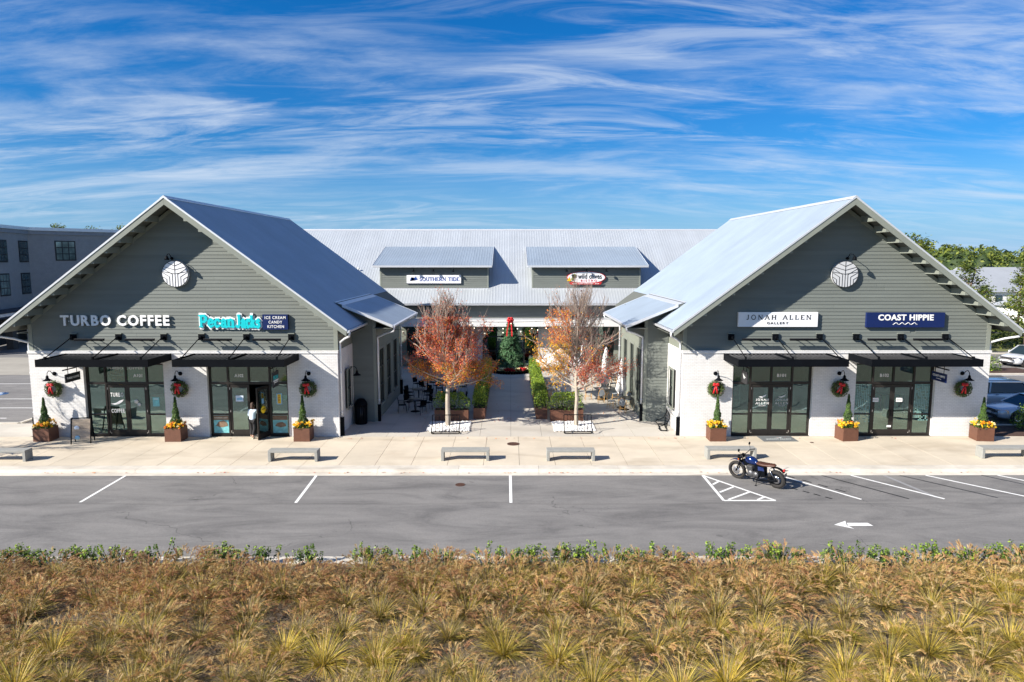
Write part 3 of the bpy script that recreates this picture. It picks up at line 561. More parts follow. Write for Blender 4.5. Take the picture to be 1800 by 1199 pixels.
        for p0, p1 in ((a+.1, cols[1]-.045), (cols[3]+.045, c-.1)):
            F.box(U(p0), U(p1), yf+.006, yf+.114, 0, .12); F.box(U(p0), U(p1), yf+.006, yf+.114, 1.06, 1.13)
        sf = F.build('shop_front', FR, B)
        for p0, p1 in zip(cols[:-1], cols[1:]):
            MB().box(U(p0+.05), U(p1-.05), yf+.055, yf+.063, 2.74, H0-.1).build('pane', 'shop_glass', sf)
        for p0, p1 in ((cols[0], cols[1]), (cols[3], cols[4])):
            MB().box(U(p0+.05), U(p1-.05), yf+.055, yf+.063, 1.13, 2.62).build('pane', 'shop_glass', sf); MB().box(U(p0+.05), U(p1-.05), yf+.055, yf+.063, .12, 1.06).build('pane', 'shop_glass', sf)
        for k_, (p0, p1) in enumerate(((cols[1]+.05, cols[2]-.004), (cols[2]+.004, cols[3]-.05))):
            # door leaf built about its hinge
            hinge = p0 if k_ == 0 else p1; wd = p1-p0; sg = 1 if k_ == 0 else -1
            X = lambda t: U(sg*t)
            d = MB(); d.box(X(.0), X(.11), 0, .05, .01, 2.6); d.box(X(wd-.11), X(wd), 0, .05, .01, 2.6); d.box(X(.11), X(wd-.11), .001, .049, .01, .3); d.box(X(.11), X(wd-.11), .001, .049, 2.45, 2.6)
            opened = (s == 1 and oi == 1 and k_ == 1)
            do = d.build('entrance_door', FR, B, (U(hinge), yf+.03, 0))
            if opened: do.rotation_euler = (0, 0, math.radians(74)); do['label'] = 'door leaf standing open with yellow round sticker'
            MB().box(X(.1), X(wd-.1), .022, .028, .3, 2.45).build('pane', 'shop_glass', do)
            if s == -1 and oi == 1: MB().box(X(.11), X(wd-.11), .002, .048, 1.12, 1.17).build('middle_rail', FR, do)
            h = MB(); h.tube([(X(wd-.07), -.0, 1.0), (X(wd-.07), -.06, 1.0), (X(wd-.07), -.06, 1.32), (X(wd-.07), 0, 1.32)], .013, 6); h.build('handle', 'black_metal', do)
            for hz in (.15, 1.2, 2.35): MB().box(X(.0), X(.03), -.012, -.001, hz, hz+.12).build('hinge', 'chrome', do)
            MB().box(X(.06), X(.1), -.008, -.001, .12, .17).build('door_stop', 'chrome', do)
        # room behind
        r0, r1 = (-HW+.33, .02) if oi == 0 else (.04, HW-.33)
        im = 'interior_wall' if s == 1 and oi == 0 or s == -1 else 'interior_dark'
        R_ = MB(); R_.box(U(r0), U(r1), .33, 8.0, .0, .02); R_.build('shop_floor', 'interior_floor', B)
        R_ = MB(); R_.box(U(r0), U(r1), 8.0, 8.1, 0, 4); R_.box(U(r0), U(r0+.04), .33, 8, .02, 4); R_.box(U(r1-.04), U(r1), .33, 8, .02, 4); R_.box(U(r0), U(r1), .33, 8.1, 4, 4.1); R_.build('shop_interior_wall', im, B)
    return B, U, openings
Bw, Uw, opn = wing(1, 'left gabled shop building in grey-green clapboard with blue-reflecting metal roof slope')
Be, Ue, _ = wing(-1, 'right gabled shop building in grey-green clapboard with bright sunlit metal roof slope')
# ---- shop contents seen through the glass
def furniture(B, U, u, y, kind):
    pass
# ================================================================= CENTRE BUILDING
CB = root('shop_building', 'low middle shop building with long silver metal roof and two dormers across the courtyard', 'building', (0, 56.3, 0))
def cbx(name, x0, x1, y0, y1, z0, z1, m, par=CB): return MB().box(x0, x1, y0, y1, z0, z1).build(name, m, par)
XW = 24.0; e0 = -.7; ez = 5.25; sl2 = .615; ry = 9.7; rz = ez+sl2*(ry-e0)
cz = lambda y: ez+sl2*(y-e0)
MB().prism([(e0, ez-.02), (ry, rz-.02), (2*ry-e0, ez-.02), (2*ry-e0, ez-.2), (ry, rz-.2), (e0, ez-.2)], 'x', -XW, XW).build('roof_deck', 'soffit', CB)
roof_panels(CB, 52, .923, (ry-e0)*math.sqrt(1+sl2**2)+.02, (-XW, ry, rz+.004), (1, 0, 0), (0, -1, -sl2), 'roof_metal_main')
MB().box(-XW, XW, ry, 2*ry-e0, rz-.2, rz-.19)
MB().prism([(ry, rz+.01), (2*ry-e0, ez+.01), (2*ry-e0, ez-.01), (ry, rz-.01)], 'x', -XW, XW).build('rear_roof_slope', 'roof_metal_main', CB)
MB().prism([(ry-.2, rz-.10), (ry, rz+.05), (ry+.2, rz-.10), (ry, rz+.02)], 'x', -XW-.02, XW+.02).build('ridge_cap', 'roof_edge', CB)
MB().prism([(e0-.13, ez-.02), (e0-.002, ez-.02), (e0-.002, ez-.17), (e0-.11, ez-.14)], 'x', -15, 15).build('gutter', 'galv_pipe', CB)
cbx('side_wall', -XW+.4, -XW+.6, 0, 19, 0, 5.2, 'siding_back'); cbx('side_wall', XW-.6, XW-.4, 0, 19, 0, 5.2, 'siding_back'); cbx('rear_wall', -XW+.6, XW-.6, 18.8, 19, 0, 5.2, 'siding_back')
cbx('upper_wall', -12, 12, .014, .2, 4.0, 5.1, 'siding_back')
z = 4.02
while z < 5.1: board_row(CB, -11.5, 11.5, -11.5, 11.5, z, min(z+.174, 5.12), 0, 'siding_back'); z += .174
# flat awning over the glass
aw = cbx('awning', -9.3, 9.3, -1.7, -.02, 3.93, 4.0, 'roof_metal_dull')
for i, (xa, xb) in enumerate(((-9.3, -2.4), (-2.4, 2.4), (2.4, 9.3))): MB().box(xa+.004, xb-.004, -1.76, -1.702, 3.46, 4.02).build('fascia', 'white_trim', aw)
MB().box(-9.3, 9.3, -1.7, -.02, 3.5, 3.53).build('soffit_panel', 'soffit', aw)
for x in (-9.2, -6.9, -4.6, -2.3, 2.3, 4.6, 6.9, 9.2): MB().box(x-.04, x+.04, -1.7, -.02, 3.53, 3.929).build('joist', 'trim_green', aw)
for x0, x1 in ((-3.5, -2.3), (2.3, 3.5)): cbx('brick_pier', x0, x1, -.28, .25, 0, 3.5, 'white_brick')
for x0, x1 in ((-9.4, -8.6), (8.6, 9.4)): cbx('brick_pier', x0, x1, -.1, .25, 0, 3.6, 'smooth_panel')
cbx('lintel', -9.4, 9.4, .02, .2, 3.5, 3.998, 'siding_back')
def glazing(x0, x1, n):
    F = MB(); st = (x1-x0)/n
    for i in range(n+1): F.box(x0+st*i-.05, x0+st*i+.05, .03, .14, 0, 3.5)
    for i in range(n):
        for zz_ in (.0, 1.2, 2.4, 3.38): F.box(x0+st*i+.05, x0+st*(i+1)-.05, .032, .138, zz_, zz_+.09)
    f = F.build('shop_front', 'dark_frame', CB)
    for i in range(n):
        for za, zb in ((.09, 1.2), (1.29, 2.4), (2.49, 3.38)): MB().box(x0+st*i+.05, x0+st*(i+1)-.05, .08, .09, za, zb).build('pane', 'shop_glass', f)
glazing(-2.28, 2.28, 4); glazing(-8.58, -3.52, 4); glazing(3.52, 8.58, 4)
I = MB(); I.box(-9.3, 9.3, .2, 8, 0, .02); I.build('shop_floor', 'interior_floor', CB)
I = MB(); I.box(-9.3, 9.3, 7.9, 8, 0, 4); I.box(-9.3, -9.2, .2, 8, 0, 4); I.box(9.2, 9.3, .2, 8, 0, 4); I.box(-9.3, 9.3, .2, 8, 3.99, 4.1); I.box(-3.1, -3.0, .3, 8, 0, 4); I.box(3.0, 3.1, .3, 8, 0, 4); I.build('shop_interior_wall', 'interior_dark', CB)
# dormers
def dormer(x0, x1):
    fy = 1.2; dn = cbx('dormer', x0+.02, x1-.02, fy+.014, fy+.2, cz(fy)-.1, 8.2, 'siding')
    z = cz(fy)+.03
    while z < 8.15: board_row(dn, x0+.13, x1-.13, x0+.13, x1-.13, z, min(z+.174, 8.17), fy, 'siding'); z += .174
    for e, x in ((1, x0), (-1, x1)):
        MB().box(x, x+e*.13, fy-.025, fy+.2, cz(fy)-.1, 8.2).build('corner_board', 'trim_green', dn)
        MB().prism([(fy+.2, cz(fy+.2)-.1), (6.8, cz(6.8)-.02), (fy+.2, 8.25)], 'x', x+e*.01, x+e*.12).build('cheek_wall', 'siding', dn)
    a, b = x0-.38, x1+.55 if x0 > 0 else x1+.3
    if x0 < 0: a = x0-.5
    zf = 8.3; sl3 = .268; yt = 6.93
    MB().prism([(fy-.5, zf), (yt, zf+sl3*(yt-fy+.5)), (yt, zf+sl3*(yt-fy+.5)-.03), (fy-.5, zf-.15)], 'x', a, b).build('roof_deck', 'soffit', dn)
    n = round((b-a)/.92); roof_panels(dn, n, (b-a)/n, (yt-fy+.5)*math.sqrt(1+sl3**2), (a, yt, zf+sl3*(yt-fy+.5)+.005), (1, 0, 0), (0, -1, -sl3), 'roof_metal')
    MB().box(a, b, fy-.56, fy-.502, zf-.14, zf+.02).build('fascia', 'roof_edge', dn)
    for x in (a-.03, b+.002): MB().prism([(fy-.53, zf+.03), (yt, zf+sl3*(yt-fy+.5)+.03), (yt, zf+sl3*(yt-fy+.5)-.02), (fy-.53, zf-.14)], 'x', x, x+.028).build('rake_trim', 'roof_edge', dn)
    MB().box(x0, x1, fy-.12, fy-.03, cz(fy)-.1, cz(fy)+.0).build('flashing', 'roof_edge', dn)
dormer(-10.93, -1.82); dormer(1.82, 10.93)
for x, y in ((14.6, 4.3), (-13.2, 3.4)):
    v_ = MB(); v_.lathe([(.05, -.1), (.05, .2), (.1, .22), (.1, .3), (.02, .34)], (x, y, cz(y)), 10); v_.build('roof_vent', 'white_trim', CB)
# ================================================================= CANOPIES AND BRACKETS
def canopy(s, u0, u1, label):
    X = lambda u: -s*ECX+s*u
    xa, xb = sorted((X(u0), X(u1))); B = root('canopy', label, 'canopy', ((xa+xb)/2, WY, 4.0), group='black flat metal canopies over the shop fronts'); h = (xb-xa)/2
    MB().box(-h, h, -2.25, -2.19, -.12, .22).build('front_beam', 'black_metal', B)
    for e in (-1, 1): MB().box(e*(h-.06), e*h, -2.188, -.04, -.12, .21).build('side_beam', 'black_metal', B)
    MB().box(-h+.06, h-.06, -.1, -.04, -.08, .2).build('rear_beam', 'black_metal', B)
    MB().box(-h+.06, h-.06, -2.188, -.102, .11, .13).build('deck', 'black_metal', B)
    n = 24
    for i in range(1, n):
        x = -h+.06+(2*h-.12)*i/n
        if abs(x) < .08: continue
        MB().prism([(x-.045, .132), (x+.045, .132), (x+.02, .185), (x-.02, .185)], 'y', -2.18, -.11).build('deck_rib', 'deck_black', B)
    MB().box(-.04, .04, -2.18, -.11, .132, .23).build('cross_beam', 'black_metal', B)
    for x in (-h+.38, 0, h-.38):
        r = MB(); r.tube([(x, -.12, 1.0), (x, -2.12, .27)], .024, 6); r.build('tie_rod', 'black_metal', B)
        pl = MB(); pl.box(x-.14, x+.14, .02, .1, .86, 1.16); pl.build('wall_plate', 'black_metal', B)
        pl = MB(); pl.box(x-.05, x+.05, -.14, .018, .94, 1.06); pl.build('clevis', 'black_metal', B)
        pl = MB(); pl.box(x-.03, x+.03, -2.17, -2.07, .2, .34); pl.build('clevis', 'black_metal', B)
        tp = MB(); tp.box(x-.16, x+.16, .03, .12, 1.162, 1.2); tp.build('flashing', 'trim_green', B)
    return B
mat('deck_black', (.05, .05, .055), .3, .5, var=.2)
canopy(1, -5.75, -.55, 'black metal canopy over the coffee shop door, left of all four')
canopy(1, .55, 5.73, 'black metal canopy over the candy shop door where the person enters')
canopy(-1, .5, 5.62, 'black metal canopy over the gallery door with the doormat')
canopy(-1, -5.72, -.55, 'black metal canopy over the rightmost shop front of navy sign')
# ================================================================= SIGNS
FQ = 1.0093
def fx(x): return x*FQ
def fz(z): return 8.8-(8.8-z)*FQ
YF = 33.524                                         # face of the clapboards
def letters(s, x0, x1, z0, z1, y, m, parent, bold=.02, depth=.05, gap=.13, back=None, backgrow=0):
    items = []; tot = 0
    for c in s:
        if c == ' ': items.append(None); tot += .34; continue
        me = raw_text(c, bold, 1, 1); xs = [v.co.x for v in me.vertices]; ys = [v.co.y for v in me.vertices]; items.append((me, min(xs), max(xs), min(ys), max(ys))); tot += max(xs)-min(xs)+gap
    tot -= gap; sc = (x1-x0)/tot; x = x0
    caps = [i for i in items if i]; lo = min(i[3] for i in caps); hi = max(i[4] for i in caps)
    for it in items:
        if it is None: x += .34*sc; continue
        me, a, b, c0, c1 = it
        for v in me.vertices: v.co = (x+(v.co.x-a)*sc, y-v.co.z*depth*.5, z0+(v.co.y-lo)/(hi-lo)*(z1-z0))
        me.materials.clear(); me.materials.append(M(m)); link('letter', me, parent); x += (b-a+gap)*sc
# coffee sign
r_ = root('letter_sign', 'white raised letters TURBO COFFEE on the left gable wall', 'sign', (fx(-19.22), YF, fz(5.6)))
letters('TURBO COFFEE', fx(-21.87)-fx(-19.22), fx(-16.57)-fx(-19.22), 0, .53, -.08, 'white_print', r_, bold=.035, depth=.07)
for x in (-2.3, -.8, .8, 2.3): MB().box(x-.02, x+.02, -.045, 0, .2, .24).build('stand_off', 'white_trim', r_)
# candy shop sign
r_ = root('letter_sign', 'turquoise bubbly Pecan Jacks lettering with white outline beside navy panel', 'sign', (fx(-13.5), YF, fz(5.42)))
x0, x1 = -15.12-(-13.5), 1.34
out = serif_text('outline', 'Pecan', x0, x0+1.72, .12, .70, -.05, 'white_print', r_, thick=.42, thin=.36, gap=.04, ser=.2, depth=.06)
out = serif_text('outline', 'jacks', x0+1.78, x1+.0, .1, .70, -.05, 'white_print', r_, thick=.42, thin=.36, gap=.04, ser=.2, depth=.06)
serif_text('letter', 'Pecan', x0, x0+1.72, .12, .70, -.11, 'cyan', r_, thick=.2, thin=.14, gap=.04, ser=.2, depth=.06, each=True)
serif_text('letter', 'jacks', x0+1.78, x1+.0, .1, .70, -.11, 'cyan', r_, thick=.2, thin=.14, gap=.04, ser=.2, depth=.06, each=True)
r_ = root('panel_sign', 'navy blue panel reading ICE CREAM CANDY KITCHEN', 'sign', (fx(-11.42), YF, fz(5.42)))
MB().box(-.62, .62, -.16, -.002, 0, .74).build('panel', 'navy', r_)
text('lettering', 'ICE CREAM', -.50, .52, .52, .66, -.165, 'white_print', r_, bold=.012, space=1.15)
text('lettering', 'CANDY', -.32, .35, .30, .44, -.165, 'white_print', r_, bold=.012, space=1.15)
text('lettering', 'KITCHEN', -.38, .43, .08, .22, -.165, 'white_print', r_, bold=.012, space=1.15)
# gallery sign
r_ = root('panel_sign', 'white panel reading JONAH ALLEN GALLERY in thin black letters', 'sign', (fx(13.03), YF, fz(5.55)))
MB().box(-1.95, 1.95, -.15, -.002, 0, .72).build('panel', 'sign_white', r_)
serif_text('lettering', 'JONAH ALLEN', -1.55, 1.6, .36, .58, -.156, 'black_ink', r_, thick=.17, thin=.07, gap=.42, ser=.13)
text('lettering', 'GALLERY', -.55, .5, .13, .24, -.156, 'black_ink', r_, bold=.01, space=1.35)
# navy sign
r_ = root('panel_sign', 'wide navy panel reading COAST HIPPIE above a white wave line', 'sign', (fx(19.25), YF, fz(5.52)))
MB().box(-1.92, 1.92, -.15, -.002, 0, .73).build('panel', 'navy', r_)
text('lettering', 'COAST HIPPIE', -1.36, 1.36, .34, .64, -.156, 'white_print', r_, bold=.032, space=1.1)
wv = MB(); pts = []
for i in range(4):
    for k in range(8): t = k/8; pts.append((-.62+(i+t)*.3, -.157, .14+.09*(abs(math.sin(PI*t))**1.6)*(1 if t < .75 else .6)))
pts.append((.6, -.157, .14)); wv.tube(pts, .017, 5); wv.build('wave_line', 'white_print', r_)
# emblem discs
def emblem(cx, cz, label, m):
    r_ = root('round_emblem', label, 'sign', (cx, YF, cz)); d = MB(); d.lathe([(.64, 0), (.64, -.14), (.62, -.15)], (0, -.02, 0), 40, axis='y', smooth=False); d.build('disc', m, r_)
    rr = .62; li = lambda x0, z0, x1, z1: ln.append(((x0, z0), (x1, z1))); ln = []
    li(0, -rr, 0, rr)
    for z0, e in ((.38, .33), (.19, .52), (-.0, .61)):        # chevrons that meet the stem
        for s_ in (-1, 1): li(0, z0, s_*e, z0+e*.62 if math.hypot(e, z0+e*.62) < rr else math.sqrt(max(0, rr*rr-e*e)))
    for s_ in (-1, 1):
        for xv, zb in ((.13, .0), (.27, -.12), (.41, -.24)):
            xe = min(.6, xv+.48); ze = zb+(xe-xv)*.62-.02
            while math.hypot(xe, ze) > rr: xe -= .01; ze = zb+(xe-xv)*.62-.02
            li(s_*xv, zb-.02, s_*xe, ze); li(s_*xv, zb-.01, s_*xv, -math.sqrt(rr*rr-xv*xv))
    for a, b in ln:
        k = MB(); k.bar((a[0], -.174, a[1]), (b[0], -.174, b[1]), .024, .012, up=(0, -1, 0)); k.build('emblem_line', 'black_ink', r_)
    MB().torus((0, -.168, 0), .635, .014, 'y', 36, 5).build('rim', 'black_ink', r_)
emblem(fx(-16.14), fz(8.12), 'white round emblem with branching lines on the left gable', 'sign_white')
emblem(fx(16.16), fz(8.10), 'round branching-line emblem on the right gable, duller and greyer', mat('sign_grey', (.5, .51, .53), .45, var=.03))
def flood(cx, cz, label):
    r_ = root('spotlight', label, 'wall lamp', (cx, YF, cz))
    b = MB(); b.lathe([(.07, 0), (.07, -.05)], (0, 0, 0), 12, axis='y'); b.build('wall_plate', 'black_metal', r_)
    b = MB(); b.tube([(0, -.04, 0), (.0, -.25, .22), (.03, -.5, .2), (.05, -.6, .08)], .018, 6); b.build('arm', 'black_metal', r_)
    b = MB(); b.lathe([(.03, .1), (.06, .06), (.10, -.04), (.11, -.1), (.09, -.1)], (.05, -.62, .02), 12); b.build('lamp_shade', 'black_metal', r_)
flood(fx(-16.32), fz(8.86), 'small black gooseneck spotlight above the left gable emblem'); flood(fx(16.3), fz(8.86), 'small black gooseneck spotlight above the right gable emblem')
# long sign lights
for i, (a, b, lb) in enumerate(((-21.06, -19.63, 'long black bar light under the letters TURBO'), (-18.63, -17.2, 'long black bar light under the letters COFFEE'), (-14.82, -13.47, 'long black bar light below the turquoise lettering'), (-12.47, -11.1, 'long black bar light below the ice cream panel'),
                         (11.25, 12.62, 'long black bar light below the left half of the white gallery panel'), (13.55, 14.89, 'long black bar light below the right half of the white gallery panel'), (17.33, 18.7, 'long black bar light below the word COAST'), (19.55, 20.95, 'long black bar light below the word HIPPIE'))):
    c = fx((a+b)/2); r_ = root('bar_light', lb, 'sign light', (c, YF, fz(4.95)), group='long bar lights under the signs'); h = (b-a)/2
    MB().tube([(-h, -.4, 0), (h, -.4, 0)], .055, 8).build('lamp_tube', 'black_metal', r_)
    MB().box(-h, h, -.47, -.33, .03, .06).build('reflector', 'deck_black', r_)
    for x in (-.22, .22):
        MB().tube([(x, 0, -.03), (x, -.4, -.01)], .02, 6).build('arm', 'black_metal', r_); MB().lathe([(.05, 0), (.05, -.03)], (x, 0, -.03), 10, axis='y').build('wall_plate', 'black_metal', r_)
# dormer signs
yd = 57.5-.018
r_ = root('panel_sign', 'white panel reading SOUTHERN TIDE with blue leaping fish on left dormer', 'sign', (-6.4, yd, 6.83))
MB().box(-2.27, 2.27, -.12, -.002, 0, .68).build('panel', 'sign_white', r_)
serif_text('lettering', 'SOUTHERN TIDE', -1.2, 2.12, .2, .5, -.126, 'navy_ink', r_, thick=.2, thin=.09, gap=.12, ser=.13)
fs = MB(); fs.prism([(-2.0, .2), (-1.85, .34), (-1.6, .42), (-1.5, .6), (-1.45, .46), (-1.33, .34), (-1.5, .26), (-1.7, .24), (-1.85, .26), (-1.9, .5), (-1.97, .32)], 'y', -.135, -.122); fs.build('fish_emblem', 'navy_ink', r_)
MB().box(-2.3, 2.3, -.11, -.01, -.03, -.002).build('frame', 'navy', r_)
r_ = root('oval_sign', 'white oval sign reading wild olives BISTRO with red banner on right dormer', 'sign', (6.35, yd, 6.64))
ov = MB(); ov.prism([(1.62*math.cos(a*PI/20), .68+.52*math.sin(a*PI/20)) for a in range(40)], 'y', -.14, -.002); ov.build('panel', 'red_ink', r_)
ov = MB(); ov.prism([(1.56*math.cos(a*PI/20), .68+.47*math.sin(a*PI/20)) for a in range(40)], 'y', -.15, -.1401); ov.build('face', 'sign_white', r_)
text('lettering', 'wild olives', -.7, 1.3, .56, 1.0, -.158, 'black_ink', r_, bold=.02); text('lettering', 'BISTRO', -.45, .9, .33, .5, -.158, 'red_ink', r_, space=1.5)
MB().prism([(-1.3, .08), (1.2, .08), (1.35, .3), (1.0, .28), (0, .24), (-1.0, .28), (-1.45, .3)], 'y', -.17, -.151).build('banner', 'red_ink', r_)
text('lettering', 'WINE - CRAFT COCKTAILS - SHOP', -1.15, 1.1, .12, .2, -.176, 'white_print', r_, bold=.02)
ol = MB(); ol.lathe([(.0, 0), (.2, .0), (.2, -.02), (0, -.02)], (-1.0, -.15, .78), 14, axis='y'); ol.lathe([(.0, 0), (.15, .0), (.15, -.02), (0, -.02)], (-1.12, -.15, .55), 12, axis='y'); ol.build('olive_emblem', 'olive', r_)
MB().prism([(-1.62, .38), (-1.4, .72), (-1.3, .5), (-1.22, .36)], 'y', -.168, -.152).build('leaf_emblem', 'petal_yellow', r_)
for gx, g_ in ((-6.4, 'left'), (6.35, 'right')):
    for i, dx in enumerate((-1.65, 0, 1.65)):
        r_ = root('spotlight', '%s of three small black spotlights under the %s dormer eave' % (('leftmost', 'middle', 'rightmost')[i], g_), 'wall lamp', (gx+dx, yd, 7.9), group='spotlights under the dormer eaves')
        MB().tube([(0, 0, 0), (0, -.3, .12), (0, -.45, 0)], .025, 6).build('arm', 'black_metal', r_); MB().lathe([(.03, .08), (.1, -.06), (.1, -.1), (.02, -.1)], (0, -.47, -.02), 10).build('lamp_shade', 'black_metal', r_)
        MB().lathe([(.07, -.105), (.07, -.11)], (0, -.47, -.02), 8).build('lens', 'white_trim', r_)
# hanging blade signs (they hang below the canopies, square to the wall)
def blade(x, y0, y1, z0, z1, m, label, lines, face, mark=None):
    r_ = root('hanging_sign', label, 'sign', (x, (y0+y1)/2, 3.86)); h = (y1-y0)/2; a, b = z0-3.86, z1-3.86
    MB().box(-.025, .025, -h, h, a, b).build('panel', m, r_)
    MB().box(-.02, .02, -h-.15, h+.15, b+.2, b+.25).build('hanger_bar', 'black_metal', r_)
    for e in (-1, 1): MB().box(-.01, .01, e*h*.6-.01, e*h*.6+.01, b, b+.2).build('hanger', 'black_metal', r_); MB().box(-.011, .011, e*h*.6-.012, e*h*.6+.012, b+.25, .0).build('hanger', 'black_metal', r_)
    for t_, p0, p1, q0, q1, mm in lines: text('lettering', t_, -h*p1, h*p1, a+(b-a)*q0, a+(b-a)*q1, .027 if face == '+x' else -.027, mm, r_, face=face, bold=.03, depth=.004)
    if mark: mark(r_, a, b, h)
blade(-20.95, 31.75, 32.85, 3.02, 3.42, 'black_ink', 'small dark hanging sign with TURBO COFFEE under the leftmost canopy', [('TURBO COFFEE', 0, .85, .38, .62, 'white_print')], '+x')
blade(-11.35, 32.15, 32.95, 2.7, 3.45, 'black_ink', 'turquoise and white hanging sign above the open door', [('PECAN', 0, .8, .5, .75, 'cyan'), ('JACKS', 0, .7, .2, .42, 'white_print')], '+x',
      lambda r_, a, b, h: MB().box(.0255, .03, -h*.92, h*.92, a+.4*(b-a), a+.46*(b-a)).build('stripe', 'white_print', r_))
blade(11.35, 32.2, 32.95, 2.85, 3.45, 'black_ink', 'dark hanging sign with a small grey bird mark at the gallery', [], '-x',
      lambda r_, a, b, h: MB().prism([(-.22, a+.3), (-.05, a+.34), (.2, a+.46), (.1, a+.3), (.0, a+.2), (-.06, a+.27)], 'x', -.03, -.0255).build('bird_emblem', 'frost_print', r_))
blade(20.6, 31.75, 32.85, 3.0, 3.42, 'navy', 'navy hanging sign with COAST HIPPIE under the rightmost canopy', [('COAST HIPPIE', 0, .85, .5, .75, 'white_print'), ('clothing', 0, .35, .22, .36, 'white_print')], '-x')
# ================================================================= WALL LAMPS, WREATHS, PLANTERS
def gooseneck(x, y, z, label, rz=0):
    r_ = root('wall_lamp', label, 'wall lamp', (x, y, z), rz, group='black gooseneck lamps on the white brick')
    MB().lathe([(.1, 0), (.1, -.03), (.05, -.05)], (0, 0, 0), 14, axis='y').build('wall_plate', 'black_metal', r_)
    MB().tube([(0, -.03, 0), (0, -.14, .02), (0, -.3, .17), (0, -.42, .2), (0, -.53, .12), (0, -.55, -.02)], .016, 6).build('arm', 'black_metal', r_)
    MB().lathe([(.03, 0), (.06, -.05), (.065, -.14), (.12, -.19), (.22, -.25), (.21, -.255), (.05, -.17)], (0, -.55, 0), 18).build('lamp_shade', 'black_metal', r_)
    return r_
PX = (-22.55, -16.33, -9.98, 10.17, 16.32, 22.43)
place = ('on the far left pier of the left building', 'between the two left shop fronts', 'right of the candy shop', 'left of the gallery front', 'between the gallery and the navy sign shop', 'on the far right pier')
for x, p in zip(PX, place): gooseneck(x, WY, 3.2, 'black gooseneck wall lamp above the wreath '+p)
gooseneck(-8.51, 35.0, 3.1, 'black gooseneck lamp on the shaded side wall facing the courtyard', math.radians(90))
def foliage_blob(mb, n, fn, size, rr, mis=(0, 1)):
    for _ in range(n):
        c, nr = fn(rr); mb.leaf(c, size*rr.uniform(.7, 1.3), rr.choice(mis), nr, rr)
def wreath(seed):
    rr = random.Random(seed); r_ = root('wreath', 'x', 'wreath'); mb = MB()
    def fn(rr):
        a = rr.uniform(0, 2*PI); b = rr.uniform(0, 2*PI); q_ = rr.uniform(.75, 1.15)*.13
        d = Vector((math.cos(a)*math.cos(b), -abs(math.sin(b)) if rr.random() < .7 else math.sin(b), math.sin(a)*math.cos(b)))
        return Vector((math.cos(a)*.3, -.15, math.sin(a)*.3))+d*q_, d
    foliage_blob(mb, 900, fn, .07, rr, (0, 0, 1)); mb.build('greenery', ['wreath_green', 'leaf_mid'], r_)
    MB().torus((0, -.13, 0), .3, .075, 'y', 20, 6).build('ring', 'bark_dark', r_)
    b = MB()
    for s_ in (-1, 1):
        for t in (.25, .7): b.ball((-.05+s_*.08, -.33, .17+t*.13), (.09, .05, .05))
        b.tube([(-.05, -.31, .2), (-.05+s_*.05, -.33, 0), (-.05+s_*.1, -.31, -.22)], [.03, .045, .04], 6)
    b.ball((-.05, -.35, .22), .05); b.build('bow', 'ribbon_red', r_)
    for k in range(5):
        a = rr.uniform(0, 6.28); MB().ball((math.cos(a)*.3, -.29, math.sin(a)*.3), .035, 0, 8, 5).build('pine_cone', 'bark_dark', r_)
    return r_
for i, (x, p) in enumerate(zip(PX, place)):
    o = wreath(20+i); o.location = (x, WY, 2.46); o.rotation_euler = (0, [0, .3, -.2, .15, 1.0, .25][i]*.3, 0); o['label'] = 'green Christmas wreath with red bow '+p; o['group'] = 'Christmas wreaths on the brick piers'
def planter(x, y, rz, label, seed, w_=.78, h_=.66, d_=.74):
    rr = random.Random(seed); r_ = root('planter_box', label, 'planter', (x, y, 0), rz, group='square rust brown planters along the shop fronts')
    b = MB(); t = .03
    b.box(-w_/2, w_/2, -d_/2, -d_/2+t, 0, h_); b.box(-w_/2, w_/2, d_/2-t, d_/2, 0, h_); b.box(-w_/2, -w_/2+t, -d_/2+t, d_/2-t, 0, h_); b.box(w_/2-t, w_/2, -d_/2+t, d_/2-t, 0, h_); b.build('box', 'corten', r_)
    MB().box(-w_/2+t, w_/2-t, -d_/2+t, d_/2-t, .02, h_-.06).build('soil', 'soil', r_)
    return r_
def topiary(x, y, z, label, seed, hh=1.35):
    rr = random.Random(seed); r_ = root('cone_shrub', label, 'shrub', (x, y, z), group='cone shaped shrubs in the planters'); mb = MB()
    MB().tube([(0, 0, -.05), (0, 0, hh*.9)], [.03, .01], 6).build('stem', 'bark_dark', r_)
    def fn(rr):
        t = rr.random()**1.3; a = rr.uniform(0, 2*PI); w_ = .25*(1-t)**1.15*(1+.2*math.sin(t*20+seed))*rr.uniform(.6, 1.05)+.02
        lump = 1+.18*noise.noise(Vector((math.cos(a)*2, math.sin(a)*2, t*5+seed)))
        return (Vector((w_*lump*math.cos(a), w_*lump*math.sin(a), .05+t*hh)), Vector((math.cos(a), math.sin(a), .4)))
    foliage_blob(mb, 2200, fn, .085, rr, (0, 0, 1)); mb.build('foliage', ['cypress', 'leaf_mid'], r_)
